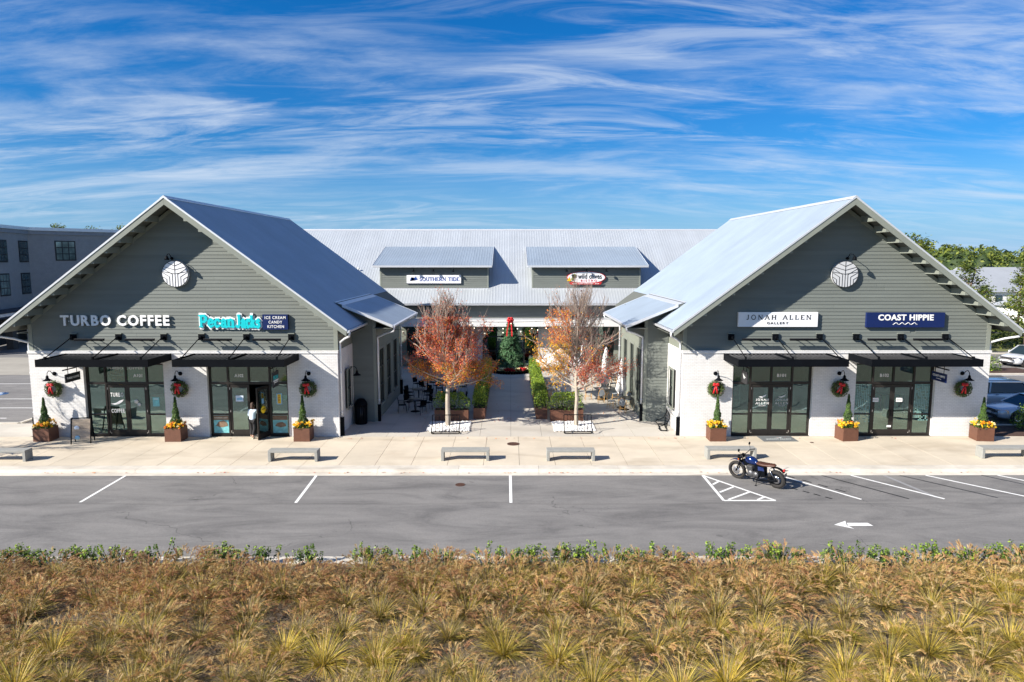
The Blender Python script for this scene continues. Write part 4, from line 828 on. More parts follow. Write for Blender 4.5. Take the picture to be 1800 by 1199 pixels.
def flowers(x, y, z, label, seed, w_=.37, pal=('petal_yellow', 'petal_orange', 'petal_cream')):
    rr = random.Random(seed); r_ = root('pansies', label, 'flowers', (x, y, z), group='pansies in the square planters'); mb = MB(); lf = MB()
    heads = []
    for _ in range(70):
        px_, py_ = rr.uniform(-w_, w_), rr.uniform(-w_*.95, w_*.95)
        heads.append((px_*1.1, py_*1.1, .05+rr.uniform(.0, .26)*(1.2-abs(px_))))
    for (a, b_, c) in heads:
        mi = rr.choices((0, 1, 2), (8, 1.5+2.5*(seed % 3 == 1), 2.2 if a > 0 and seed % 2 else .5))[0]
        for k in range(5): an = k*1.26+rr.random(); mb.leaf((a+.035*math.cos(an), b_-.02+.02*math.sin(an), c+.03*math.sin(an)), .11, mi, (0, -.7, .7), rr)
    for _ in range(500): lf.leaf((rr.uniform(-w_, w_)*1.08, rr.uniform(-w_, w_)*1.05, rr.uniform(-.03, .1)), .09, rr.choice((0, 1)), (0, 0, 1), rr)
    lf.build('leaves', ['leaf_mid', 'leaf_dark'], r_); mb.build('blossoms', list(pal), r_)
for i, (x, p) in enumerate(zip((-22.8, -16.4, -10.15, 10.12, 16.55, 23.2), place)):
    y = 32.8-.02*(i % 2)
    planter(x, y, (0, 0, 0, 0, .1, -.12)[i], 'square rust brown metal planter '+p, i); topiary(x+(.0, .03, -.02, .03, .02, 0)[i], y, .6, 'slim cone shaped evergreen in the planter '+p, 40+i, (1.45, 1.5, 1.55, 1.5, 1.6, 1.45)[i]); flowers(x, y, .64, 'yellow and orange pansies in the planter '+p, 60+i)
# ================================================================= BENCHES
def bench(x0, x1, y, label):
    r_ = root('bench', label, 'bench', ((x0+x1)/2, y+.24, 0), group='grey concrete benches along the kerb'); h = (x1-x0)/2
    MB().box(-h, h, -.24, .24, .40, .5).build('seat', 'bench_concrete', r_)
    for e in (-1, 1): MB().box(e*h, e*(h-.13), -.239, .239, 0, .399).build('leg', 'bench_concrete', r_)
    for o in r_.children:
        m = o.modifiers.new('b', 'BEVEL'); m.width = .012; m.segments = 2
bench(-23.4, -21.25, 29.15, 'grey concrete bench cut off at the left edge, in tree shade')
bench(-10.62, -8.45, 29.1, 'grey concrete bench in front of the candy shop'); bench(-3.05, -.93, 29.2, 'grey concrete bench before the courtyard, left of the walkway')
bench(1.6, 3.72, 29.15, 'grey concrete bench before the courtyard, right of the walkway'); bench(8.72, 10.91, 29.39, 'grey concrete bench behind the motorcycle'); bench(21.0, 23.2, 29.5, 'grey concrete bench at the right edge of the sidewalk')
# ================================================================= DOOR GRAPHICS, MAT, BOARD
def stick(B, U, s, name, u0, u1, y, z0, z1, m): return MB().box(U(u0), U(u1), y, y+.003, z0, z1).build(name, m, B)
def nums(B, cx, t_): text('suite_number', t_, cx-.22, cx+.22, 2.98, 3.14, .228, 'white_print', B, bold=.02, depth=.006)
nums(Bw, 1.12-4.12-.0+.5-.0, 'A101') if False else None
yg = .18+.05
nums(Bw, -2.42, 'A101'); nums(Bw, 2.62, 'A102'); nums(Be, -2.75+.15, 'B101') if False else None
nums(Be, -2.6, 'B101'); nums(Be, 2.55, 'B102')
# coffee shop: NOW OPEN poster over the doors and door lettering
text('window_lettering', 'TURBO', -3.83, -3.18, 2.0, 2.2, .205, 'white_print', Bw, bold=.012, depth=.006, space=1.2); text('window_lettering', 'COFFEE', -3.83, -3.18, 1.18, 1.38, .205, 'white_print', Bw, bold=.012, depth=.006, space=1.2)
cr = MB(); cr.prism([(-3.84, 1.64), (-3.6, 1.67), (-3.38, 1.8), (-3.18, 1.86), (-3.24, 1.76), (-3.42, 1.63), (-3.64, 1.58)], 'y', .194, .198); cr.build('door_emblem', 'white_print', Bw)
text('window_lettering', 'TURBO COFFEE', -3.95, -2.15, 3.38, 3.5, .226, 'frost_print', Bw, bold=.02, depth=.004)
MB().box(-3.93, -2.1, .245, .248, 2.76, 3.58).build('poster', mat('poster_green', (.2, .27, .23), .5, var=.3, scale=4), Bw)
text('poster_lettering', 'NOW', -3.8, -3.12, 3.1, 3.34, .238, 'cream_dull', Bw, bold=.03, depth=.004) if 'cream_dull' in MATS else text('poster_lettering', 'NOW', -3.8, -3.12, 3.1, 3.34, .238, mat('cream_dull', (.38, .36, .2), .6).name, Bw, bold=.03, depth=.004)
text('poster_lettering', 'OPEN', -3.75, -2.9, 2.82, 3.04, .238, 'cream_dull', Bw, bold=.03, depth=.004)
MB().box(-1.75, -1.42, .225, .229, 1.5, 1.95).build('window_notice', 'teal_print', Bw); text('notice_lettering', 'OPEN', -1.7, -1.47, 1.83, 1.9, .222, 'white_print', Bw, depth=.004)
fl = MB(); fl.lathe([(.0, 0), (.12, 0), (.12, .004)], (-2.55, .192, 1.75), 5, axis='y'); fl.lathe([(.0, 0), (.1, 0), (.1, .004)], (-2.42, .193, 1.6), 5, axis='y'); fl.build('door_emblem', 'frost_print', Bw)
# candy shop graphics
MB().box(1.25, 2.0, .222, .226, .14, 1.04).build('window_poster', 'teal_print', Bw); MB().prism([(1.35, .5), (1.5, .72), (1.75, .78), (1.92, .66), (1.95, .5), (1.65, .42)], 'y', .214, .218).build('poster_picture', 'brown_print', Bw)
MB().box(1.25, 2.0, .2185, .2215, .8, 1.03).build('poster_heading', 'brown_print', Bw); text('poster_lettering', 'HANDMADE CANDY', 1.3, 1.95, .88, .95, .213, 'cream', Bw, depth=.004)
MB().box(4.22, 4.95, .222, .226, .14, 1.04).build('window_poster', 'teal_print', Bw); MB().prism([(4.32, .5), (4.45, .66), (4.7, .7), (4.85, .6), (4.88, .48), (4.6, .42)], 'y', .214, .218).build('poster_picture', 'brown_print', Bw)
MB().box(4.22, 4.95, .2185, .2215, .8, 1.03).build('poster_heading', 'brown_print', Bw)
MB().box(2.42, 2.8, .195, .2, 1.75, 2.05).build('door_notice', 'pale_blue', Bw); MB().box(2.47, 2.75, .191, .194, 1.82, 1.94).build('notice_print', 'sky_print', Bw)
MB().box(4.45, 4.72, .22, .226, 1.6, 2.15).build('open_sign', 'sky_print', Bw); MB().box(4.5, 4.67, .214, .219, 1.64, 2.11).build('open_sign_face', 'yellow_print', Bw)
for k, c in enumerate('OPEN'): text('sign_lettering', c, 4.54, 4.63, 2.0-.11*k, 2.08-.11*k, .21, 'red_ink', Bw, bold=.03, depth=.004)
op = [o for o in Bw.children if o.name.startswith('entrance_door') and abs(o.rotation_euler.z) > .5][0]
st = MB(); st.lathe([(.0, 0), (.19, 0), (.19, .004)], (-.5, .012, 1.45), 24, axis='y'); st.build('round_sticker', 'yellow_print', op)
text('sticker_lettering', 'WELCOME', -.62, -.38, 1.44, 1.5, .008, 'black_ink', op, depth=.004, bold=.02); MB().box(-.6, -.45, .014, .018, 1.75, 2.0).build('sticker', 'sky_print', op); MB().box(-.4, -.3, .014, .018, 1.85, 2.1).build('sticker', 'olive', op)
# gallery door graphics (world x = 16.15 + local x)
for cx in (-3.52, -2.55):
    mcol = 'white_print' if cx < -3 else 'frost_print'
    serif_text('door_lettering', 'JONAH', cx-.32, cx+.32, 1.78, 1.88, .19, mcol, Be, thick=.22, thin=.12, gap=.3, ser=.1, depth=.004); serif_text('door_lettering', 'ALLEN', cx-.33, cx+.33, 1.6, 1.7, .19, mcol, Be, thick=.22, thin=.12, gap=.3, ser=.1, depth=.004)
    text('door_lettering', 'GALLERY', cx-.18, cx+.18, 1.5, 1.54, .192, mcol, Be, depth=.004)
    MB().prism([(cx-.2, 1.98), (cx-.02, 2.0), (cx+.2, 2.1), (cx+.14, 2.0), (cx-.02, 1.93), (cx-.12, 1.95)], 'y', .19, .194).build('bird_emblem', mcol, Be)
for cx in (2.1+.05, 3.35): MB().box(cx-.16, cx+.16, .19, .194, 1.72, 1.92).build('door_notice', 'white_print', Be); MB().box(cx-.13, cx+.13, .187, .1895, 1.84, 1.86).build('notice_print', 'black_ink', Be); MB().box(cx-.13, cx+.13, .187, .1895, 1.78, 1.795).build('notice_print', 'black_ink', Be)
MB().box(2.8, 3.02, .19, .194, .42, .52).build('door_notice', 'white_print', Be)
for (a, b) in ((1.10, 1.95), (4.1, 4.88)):                # bead strings hung inside the side lights
    bd = MB()
    for i in range(9):
        for j in range(26):
            if R.random() < .12: continue
            x = a+(b-a)*(i+.5)/9; z_ = 2.58-j*.075
            if z_ < .5+R.random()*.7: continue
            bd.box(x-.026, x+.026, .222, .226, z_-.024, z_+.024)
    bd.build('bead_curtain', 'bead_teal', Be) if 'bead_teal' in MATS else bd.build('bead_curtain', mat('bead_teal', (.22, .42, .39), .3), Be)
m_ = root('doormat', 'grey doormat with white JONAH ALLEN lettering before the gallery door', 'doormat', (13.2, 32.9, 0)); MB().box(-.85, .85, -.5, .5, .001, .014).build('mat', mat('mat_grey', (.12, .13, .135), .95, var=.2, scale=60), m_)
text('lettering', 'JONAH ALLEN', -.6, .62, -.2, .0, .016, 'frost_print', m_, face='up', depth=.002, bold=.02)
MB().prism([(-.1, .12), (.1, .16), (.32, .3), (.25, .16), (.05, .08)], 'z', .0145, .017).build('bird_emblem', 'frost_print', m_)
sb = root('sandwich_board', 'wooden A-frame sandwich board with chalk panels beside the coffee door', 'sign', (-20.72, 32.35, 0), math.radians(14))
for yy, tl in ((-.28, .24), (.28, -.24)):
    fr = MB(); a = -.24 if yy < 0 else .24
    for e in (-1, 1): fr.bar((e*.42, yy, 0), (e*.42, 0.02*(-1 if yy < 0 else 1), 1.22), .045, .035)
    fr.bar((-.42, 0.03*(-1 if yy < 0 else 1), 1.2), (.42, 0.03*(-1 if yy < 0 else 1), 1.2), .045, .035); fr.build('frame', 'black_metal', sb)
for k in range(8):
    z0 = .22+k*.118; y0 = -.28+.26*z0/1.22; y1 = -.28+.26*(z0+.113)/1.22
    v = MB(); v.add([(-.39, y0-.01, z0), (.39, y0-.01, z0), (.39, y1-.01, z0+.113), (-.39, y1-.01, z0+.113), (-.39, y0+.01, z0), (.39, y0+.01, z0), (.39, y1+.01, z0+.113), (-.39, y1+.01, z0+.113)], [(0, 1, 2, 3), (7, 6, 5, 4), (0, 4, 5, 1), (1, 5, 6, 2), (2, 6, 7, 3), (3, 7, 4, 0)]); v.build('plank', mat('board_wood', (.36, .29, .22), .8, var=.35, scale=9, rnd=.15, stretch=(.3, 1, 4)), sb)
for (px_, z0, mm) in ((-.18, .76, 'pale_blue'), (-.15, .3, 'sky_print')):
    y0 = -.28+.26*z0/1.22-.025; v = MB(); v.lathe([(.0, 0), (.11, 0), (.11, .004)], (px_, y0, z0), 12, axis='y'); v.build('painted_mark', mm, sb)
# ================================================================= COURTYARD FURNITURE
def trash(x, y):
    r_ = root('litter_bin', 'black slatted litter bin with domed lid in the shaded corner', 'litter bin', (x, y, 0))
    MB().lathe([(.3, 0), (.32, .03), (.32, .08)], (0, 0, 0), 20).build('base', 'black_metal', r_); MB().lathe([(.27, .08), (.27, 1.0)], (0, 0, 0), 20).build('liner', 'deck_black', r_)
    for k in range(20): a = k*PI/10; m_ = MB(); m_.bar((.31*math.cos(a), .31*math.sin(a), .07), (.33*math.cos(a), .33*math.sin(a), 1.02), .05, .012, up=(math.cos(a), math.sin(a), 0)); m_.build('slat', 'black_metal', r_)
    MB().lathe([(.35, 1.0), (.35, 1.06), (.3, 1.2), (.2, 1.34), (.1, 1.38)], (0, 0, 0), 20).build('lid', 'black_metal', r_)
trash(-8.05, 36.15)
def table(x, y, label, r=.42, sq=False, ped='black_metal', grp='dark cafe tables in the courtyard'):
    t = root('cafe_table', label, 'table', (x, y, 0), R.uniform(-.2, .2), group=grp)
    if sq: MB().box(-r, r, -r, r, .71, .74).build('tabletop', 'deck_black', t)
    else: MB().lathe([(r, .71), (r+.01, .725), (r, .74)], (0, 0, 0), 24).build('tabletop', 'deck_black', t)
    MB().tube([(0, 0, .02), (0, 0, .71)], .035, 8).build('pedestal', ped, t); MB().lathe([(.28, 0), (.27, .02), (.06, .05)], (0, 0, 0), 16).build('base', ped, t)
    return t
def metal_chair(x, y, rz, label):
    c = root('metal_chair', label, 'chair', (x, y, 0), rz, group='black metal chairs in the shaded side of the courtyard'); m = 'black_metal'
    MB().box(-.21, .21, -.21, .21, .44, .46).build('seat', m, c)
    for sx_, sy_ in ((-1, -1), (1, -1), (-1, 1), (1, 1)): MB().tube([(sx_*.2, sy_*.2, .44), (sx_*.22, sy_*.25, 0)], .012, 5).build('leg', m, c)
    b = MB(); b.tube([(-.2, .2, .44), (-.2, .26, .86), (.2, .26, .86), (.2, .2, .44)], .013, 5); b.build('back_frame', m, c)
    MB().add([(-.19, .205, .52), (.19, .205, .52), (.19, .262, .84), (-.19, .262, .84), (-.19, .215, .52), (.19, .215, .52), (.19, .272, .84), (-.19, .272, .84)], [(0, 1, 2, 3), (7, 6, 5, 4), (0, 4, 5, 1), (2, 6, 7, 3), (1, 5, 6, 2), (3, 7, 4, 0)]).build('backrest', m, c)
    for e in (-1, 1): MB().tube([(e*.2, .22, .66), (e*.23, -.1, .66), (e*.21, -.17, .45)], .012, 5).build('armrest', m, c)
tabs = ((-5.55, 39.1, 'nearest'), (-5.75, 42.2, 'middle'), (-5.6, 45.4, 'farthest'), (-3.7, 40.6, 'umbrella'), (-3.9, 44.2, 'rear umbrella'))
for i, (x, y, p) in enumerate(tabs):
    table(x, y, '%s black round cafe table in the shaded left side of the courtyard' % p)
    for k in range(4):
        a = k*PI/2+.5+i*.35+R.uniform(-.15, .15); d = .72+R.uniform(0, .12)
        metal_chair(x+d*math.cos(a), y+d*math.sin(a), a-PI/2+R.uniform(-.2, .2), '%s black metal chair at the %s black round table' % (('right-hand', 'rear', 'left-hand', 'front')[k], p))
def bistro(x, y, rz, label):
    c = root('bistro_chair', label, 'chair', (x, y, 0), rz, group='rattan bistro chairs on the sunny side of the courtyard')
    s_ = MB(); s_.lathe([(.2, .43), (.215, .45), (.2, .465)], (0, 0, 0), 16); s_.build('seat', 'grey_weave', c)
    for sx_, sy_ in ((-1, -1), (1, -1), (-1, 1), (1, 1)): MB().tube([(sx_*.15, sy_*.16, .44), (sx_*.19, sy_*.21, 0)], .016, 6).build('leg', 'rattan', c)
    for sy_ in (-1, 1): MB().tube([(-.17, sy_*.19, .2), (.17, sy_*.19, .2)], .012, 5).build('stretcher', 'rattan', c)
    for sx_ in (-1, 1): MB().tube([(sx_*.17, -.18, .22), (sx_*.17, .18, .22)], .012, 5).build('stretcher', 'rattan', c)
    n = 9; pts = [(.21*math.cos(PI*k/n), .2+.03*math.sin(PI*k/n), .5+.4*math.sin(PI*k/n)) for k in range(n+1)]
    MB().tube([(.17, .17, .44)]+pts+[(-.17, .17, .44)], .016, 6).build('back_frame', 'rattan', c)
    MB().add([(p[0]*.93, p[1]-.008, .5+(p[2]-.5)*.94) for p in pts]+[(p[0]*.93, p[1]+.008, .5+(p[2]-.5)*.94) for p in pts], [tuple(range(n+1)), tuple(range(2*n+1, n, -1))]+[(i, i+n+1, (i+1) % (n+1)+n+1, (i+1) % (n+1)) for i in range(n+1)]).build('backrest', 'grey_weave', c)
t2 = ((6.75, 39.6, 'nearest'), (5.75, 42.4, 'second'), (6.2, 45.6, 'third'), (6.9, 49.0, 'farthest'), (3.1, 40.2, 'hedge-side'), (3.0, 44.0, 'rear hedge-side'))
for i, (x, y, p) in enumerate(t2):
    table(x, y, '%s square dark cafe table on the sunny right side of the courtyard' % p, .42, True)
    for k in range(4):
        a = k*PI/2-.35+i*.2+R.uniform(-.15, .15); d = .78+R.uniform(0, .1)
        bistro(x+d*math.cos(a), y+d*math.sin(a), a-PI/2+R.uniform(-.25, .25), '%s rattan bistro chair at the %s square table' % (('right-hand', 'rear', 'left-hand', 'front')[k], p))
def umbrella_closed(x, y, label, zb=.95, zt=2.75):
    r_ = root('closed_parasol', label, 'parasol', (x, y, 0), R.uniform(0, 3), group='closed white parasols'); mb = MB(); n = 28
    MB().tube([(0, 0, 0), (0, 0, zt+.08)], .022, 8).build('pole', 'galv_pipe', r_); MB().lathe([(.22, 0), (.22, .06), (.05, .1)], (0, 0, 0), 14).build('base', 'black_metal', r_)
    v = []; f = []; prof = [(.0, .05), (.06, .09), (.25, .13), (.5, .16), (.7, .19), (.88, .24), (1.0, .21)]
    for t, r in prof:
        for k in range(n):
            a = 2*PI*k/n; w_ = 1+.38*math.cos(a*7)*min(1, t*1.5)+.1*math.sin(a*3+t*5); zz_ = zt-(zt-zb)*t+(.13*math.cos(a*7) if t > .95 else 0)
            v.append((r*w_*math.cos(a), r*w_*math.sin(a), zz_))
    for i in range(len(prof)-1):
        for k in range(n): f.append((i*n+k, i*n+(k+1) % n, (i+1)*n+(k+1) % n, (i+1)*n+k))
    f.append(tuple(range(n))[::-1]); mb.add(v, f, 0, True); mb.build('canopy', 'canvas', r_); MB().lathe([(.02, zt), (.035, zt+.05), (0.01, zt+.12)], (0, 0, 0), 8).build('finial', 'galv_pipe', r_)
    MB().torus((0, 0, zb+.75*(zt-zb)*.35), .2, .012, 'z', 16, 5).build('tie', 'black_metal', r_)
umbrella_closed(6.6, 40.0, 'nearest closed white parasol on the right side of the courtyard', .95, 2.85)
umbrella_closed(5.95, 42.6, 'second closed white parasol from the front, right side', 1.0, 2.95); umbrella_closed(6.5, 45.9, 'third closed white parasol beside the white downspout', 1.0, 2.9); umbrella_closed(5.3, 49.3, 'farthest closed white parasol near the right glass front', 1.0, 2.8)
umbrella_closed(-3.5, 40.3, 'closed white parasol half hidden behind the left red tree', 1.1, 2.85); umbrella_closed(3.3, 39.7, 'closed white parasol behind the trunk of the right tree', 1.0, 2.5)
def umbrella_open(x, y, label):
    r_ = root('open_parasol', label, 'parasol', (x, y, 0), math.radians(12)); h = 1.35
    MB().tube([(0, 0, 0), (0, 0, 3.25)], .024, 8).build('pole', 'galv_pipe', r_); MB().lathe([(.25, 0), (.25, .06), (.05, .1)], (0, 0, 0), 14).build('base', 'black_metal', r_)
    cor = [(h, h), (-h, h), (-h, -h), (h, -h)]; c = MB(); v = [(0, 0, 3.2)]+[(a, b, 2.42) for a, b in cor]+[((cor[i][0]+cor[(i+1) % 4][0])/2*1.0, (cor[i][1]+cor[(i+1) % 4][1])/2*1.0, 2.5) for i in range(4)]
    f = [];
    for i in range(4): f += [(0, 1+i, 5+i), (0, 5+i, 1+(i+1) % 4)]
    v += [(p[0]*1.0, p[1]*1.0, p[2]-.14) for p in v[1:]]
    for i in range(4): f += [(1+i, 9+i, 13+i, 5+i), (5+i, 13+i, 9+(i+1) % 4, 1+(i+1) % 4)]
    c.add(v, f); c.build('canopy', 'canvas', r_); vt = MB(); vt.add([(0, 0, 3.3), (.4, .4, 3.04), (-.4, .4, 3.04), (-.4, -.4, 3.04), (.4, -.4, 3.04)], [(0, 1, 2), (0, 2, 3), (0, 3, 4), (0, 4, 1)]); vt.build('vent_flap', 'canvas', r_)
    for a, b in cor: MB().bar((0, 0, 3.14), (a*.98, b*.98, 2.38), .02, .02).build('rib', 'galv_pipe', r_)
umbrella_open(3.25, 42.5, 'open square white parasol over the hedge-side tables')
# planters with hedge
def long_planter(x0, x1, y0, y1, label, hl, seed, dense=1.0):
    rr = random.Random(seed); cx, cy = (x0+x1)/2, (y0+y1)/2; w_, d_ = (x1-x0)/2, (y1-y0)/2
    r_ = root('planter_box', label, 'planter', (cx, cy, 0), group='long rust brown hedge planters'); b = MB(); t = .03; h = .62
    b.box(-w_, w_, -d_, -d_+t, 0, h); b.box(-w_, w_, d_-t, d_, 0, h); b.box(-w_, -w_+t, -d_+t, d_-t, 0, h); b.box(w_-t, w_, -d_+t, d_-t, 0, h); b.build('box', 'corten', r_); MB().box(-w_+t, w_-t, -d_+t, d_-t, .02, .56).build('soil', 'soil', r_)
    hd = root('hedge', hl, 'hedge', (cx, cy, .56)); mb = MB(); n = int((x1-x0+.3)*(y1-y0+.3)*1100*dense)
    for _ in range(n):
        x, y = rr.uniform(-w_-.1, w_+.1), rr.uniform(-d_-.12, d_+.12); lump = .5+.5*noise.noise(Vector((x*1.6+seed, y*1.6, 1)))
        top = .85+.35*lump; z_ = rr.uniform(0, 1)**.6*top; sc = 1-.35*(z_/top)**3+.15*noise.noise(Vector((x*3, y*3, z_*3+seed)))
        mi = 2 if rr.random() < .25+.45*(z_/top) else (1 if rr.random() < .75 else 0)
        mb.leaf((x*sc, y*(sc if d_ < .6 else 1), z_), rr.uniform(.06, .11), mi, (0, 0, .4), rr)
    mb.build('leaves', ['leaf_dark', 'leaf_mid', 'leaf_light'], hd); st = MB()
    for _ in range(int(6+w_*d_*10)): x, y = rr.uniform(-w_*.8, w_*.8), rr.uniform(-d_*.9, d_*.9); st.tube([(x, y, 0), (x+rr.uniform(-.1, .1), y+rr.uniform(-.1, .1), .8)], [.012, .005], 4)
    st.build('stems', 'bark_dark', hd)
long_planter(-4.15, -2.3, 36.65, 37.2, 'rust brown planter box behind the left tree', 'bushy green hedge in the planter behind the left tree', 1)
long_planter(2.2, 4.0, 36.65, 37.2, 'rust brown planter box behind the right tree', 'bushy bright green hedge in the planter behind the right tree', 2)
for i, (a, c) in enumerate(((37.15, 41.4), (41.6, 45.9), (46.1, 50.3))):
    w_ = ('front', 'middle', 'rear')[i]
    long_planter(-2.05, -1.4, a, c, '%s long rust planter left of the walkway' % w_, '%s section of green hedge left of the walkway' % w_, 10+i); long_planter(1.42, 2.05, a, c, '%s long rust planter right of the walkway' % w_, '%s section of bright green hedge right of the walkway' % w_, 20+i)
# pebble squares
def pebbles(x0, x1, y0, y1, label, seed):
    rr = random.Random(seed); me = []
    for k in range(5):
        mb = MB(); mb.ball((0, 0, 0), (1, .8, .55), 0, 6, 4); mm = mb.mesh('pebble', 'pebble')
        for v in mm.vertices: v.co *= 1+.18*noise.noise(v.co*2+Vector((k*3, 0, 0)))
        me.append(mm)
    r_ = root('pebble_bed', label, 'pebble bed', ((x0+x1)/2, (y0+y1)/2, 0)); w_, d_ = (x1-x0)/2, (y1-y0)/2
    MB().box(-w_, w_, -d_, d_, .001, .006).build('bed', 'kerb_concrete', r_); st = MB()
    for _ in range(1200):
        c = (rr.uniform(-w_, w_)*.97, rr.uniform(-d_, d_)*.97, .03+rr.uniform(0, .03)); s_ = rr.uniform(.03, .06); k = MB(); k.ball(c, (s_, s_*.8, s_*.55), 0, 6, 4); st.add(k.v, k.f, 0, False)
    st.build('pebbles', 'pebble', r_, kind='stuff')
pebbles(-4.35, -2.1, 34.3, 36.5, 'bed of white pebbles around the trunk of the left tree', 5); pebbles(2.25, 4.45, 34.3, 36.5, 'bed of white pebbles around the trunk of the right tree', 6)
# bicycle racks
def rack(x, y, rz, label):
    r_ = root('bicycle_rack', label, 'bicycle rack', (x, y, 0), rz, group='black bicycle racks'); m = 'black_metal'
    for e in (-1, 1): MB().tube([(e*.7, .0, .0), (e*.7, 0, .04), (e*.7, -.32, .05), (e*.7, -.42, .14), (e*.7, -.38, .26), (e*.7, -.18, .32), (e*.7, .0, .42), (e*.7, .12, .7), (e*.7, .12, .9)], .024, 6).build('end_hoop', m, r_)
    MB().tube([(-.7, .12, .9), (.7, .12, .9)], .022, 6).build('top_rail', m, r_); MB().tube([(-.7, .0, .05), (.7, .0, .05)], .022, 6).build('lower_rail', m, r_); MB().tube([(-.7, -.32, .04), (.7, -.32, .04)], .022, 6).build('lower_rail', m, r_)
    for k in range(1, 8): x_ = -.7+1.4*k/8; MB().tube([(x_, .12, .9), (x_, .0, .05)], .011, 5).build('bar', m, r_)
rack(-3.29, 34.15, 0, 'black bicycle rack in front of the left tree'); rack(3.45, 34.2, 0, 'black bicycle rack in front of the right tree'); rack(8.15, 35.1, math.radians(-96), 'black bicycle rack against the white side wall of the right building')
# string lights
def strings(x0, y0, x1, y1, z0, z1, label, n=13, sag=.25):
    r_ = root('string_lights', label, 'string lights', ((x0+x1)/2, (y0+y1)/2, 0)); ox, oy = (x0+x1)/2, (y0+y1)/2
    P = lambda t: (x0+(x1-x0)*t-ox, y0+(y1-y0)*t-oy, z0+(z1-z0)*t-sag*4*t*(1-t))
    MB().tube([P(i/24) for i in range(25)], .012, 4).build('cable', 'black_metal', r_)
    for k in range(1, n):
        p = P(k/n); MB().lathe([(.02, 0), (.02, -.06)], p, 6).build('socket', 'black_metal', r_); MB().ball((p[0], p[1], p[2]-.1), (.032, .032, .042), 0, 8, 6).build('bulb', 'bulb', r_)
strings(-6.2, 45.0, 6.2, 45.0, 4.6, 4.6, 'front string of festoon bulbs hung across the courtyard'); strings(-6.2, 47.4, 6.3, 49.0, 4.7, 4.7, 'rear string of festoon bulbs hung across the courtyard', 14, .3); strings(-7.1, 37, 6.2, 47.2, 5.1, 4.7, 'slanting string of festoon bulbs from the left bay', 12, .5)
# Christmas tree and poinsettias
ct_ = root('christmas_tree', 'tall green Christmas tree with red bow and trailing ribbons', 'Christmas tree', (0, 53.2, 0)); rr = random.Random(3)
MB().tube([(0, 0, 0), (0, 0, 4.0)], [.09, .02], 8).build('trunk', 'bark_dark', ct_); mb = MB(); br = MB()
for i in range(260):
    t = rr.random()**.75; zc = .35+3.5*(1-t) if False else .35+3.55*rr.random()**1.25; rad = 1.22*(1-(zc-.35)/3.75)**.85+.06; a = rr.uniform(0, 2*PI); br.tube([(0, 0, zc+.12), (rad*math.cos(a), rad*math.sin(a), zc-.08)], [.012, .004], 3)
    for _ in range(42):
        q_ = rr.random()**.45; mb.leaf((rad*q_*math.cos(a)+rr.gauss(0, .07), rad*q_*math.sin(a)+rr.gauss(0, .07), zc+.12-.2*q_+rr.gauss(0, .06)), .11, rr.choice((0, 0, 1)), (math.cos(a), math.sin(a), .5), rr)
br.build('branches', 'bark_dark', ct_); mb.build('needles', ['fir', 'fir_light'], ct_)
bw = MB()
for s_ in (-1, 1): bw.ball((s_*.14, -.12, 4.12), (.16, .11, .1)); bw.ball((s_*.1, -.14, 4.26), (.13, .1, .09)); bw.ball((s_*.12, -.14, 3.98), (.12, .1, .08))
bw.ball((0, -.22, 4.12), .09); bw.build('bow', 'ribbon_red', ct_)
for s_, L_ in ((-1, 1), (.45, 1.05)):
    rb = MB(); pts = [(s_*.1, -.2, 4.0), (s_*.2, -.38, 3.6), (s_*.26, -.55, 3.2), (s_*.28, -.62, 2.9)]
    for a, b in zip(pts[:-1], pts[1:]): rb.bar(a, b, .1, .01, up=(0, -1, 0))
    rb.build('ribbon', 'ribbon_red', ct_)
ORD = 'first second third fourth fifth sixth seventh eighth ninth tenth eleventh twelfth thirteenth fourteenth fifteenth sixteenth seventeenth eighteenth nineteenth twentieth twenty-first twenty-second'.split()
pots = ['red poinsettia', 'cream poinsettia']
for k in range(22):
    a = -PI+PI*k/21+.0; mi = 0 if (k*7) % 5 not in (1, 4) else 1; rr = random.Random(100+k); x, y = 1.45*math.cos(a), 53.2+1.15*math.sin(a)
    p = root('poinsettia', '%s below the Christmas tree, %s from the left in its ring' % (pots[mi], ORD[k]), 'flower', (x, y, 0), group='%s plants round the Christmas tree' % ('red' if mi == 0 else 'cream')); MB().lathe([(.09, 0), (.12, .18)], (0, 0, 0), 10).build('pot', 'black_metal', p)
    f = MB(); g_ = MB()
    for _ in range(9):
        cx, cy, cz_ = rr.uniform(-.16, .16), rr.uniform(-.16, .16), rr.uniform(.3, .46)
        for j in range(7): an = j*.9; f.leaf((cx+.08*math.cos(an), cy+.08*math.sin(an), cz_), .19, 0, (0, -.3, 1), rr)
    for _ in range(60): g_.leaf((rr.uniform(-.18, .18), rr.uniform(-.18, .18), rr.uniform(.15, .38)), .1, 0, (0, 0, .5), rr)
    f.build('bracts', 'petal_red' if mi == 0 else 'petal_cream', p); g_.build('leaves', 'leaf_dark', p)
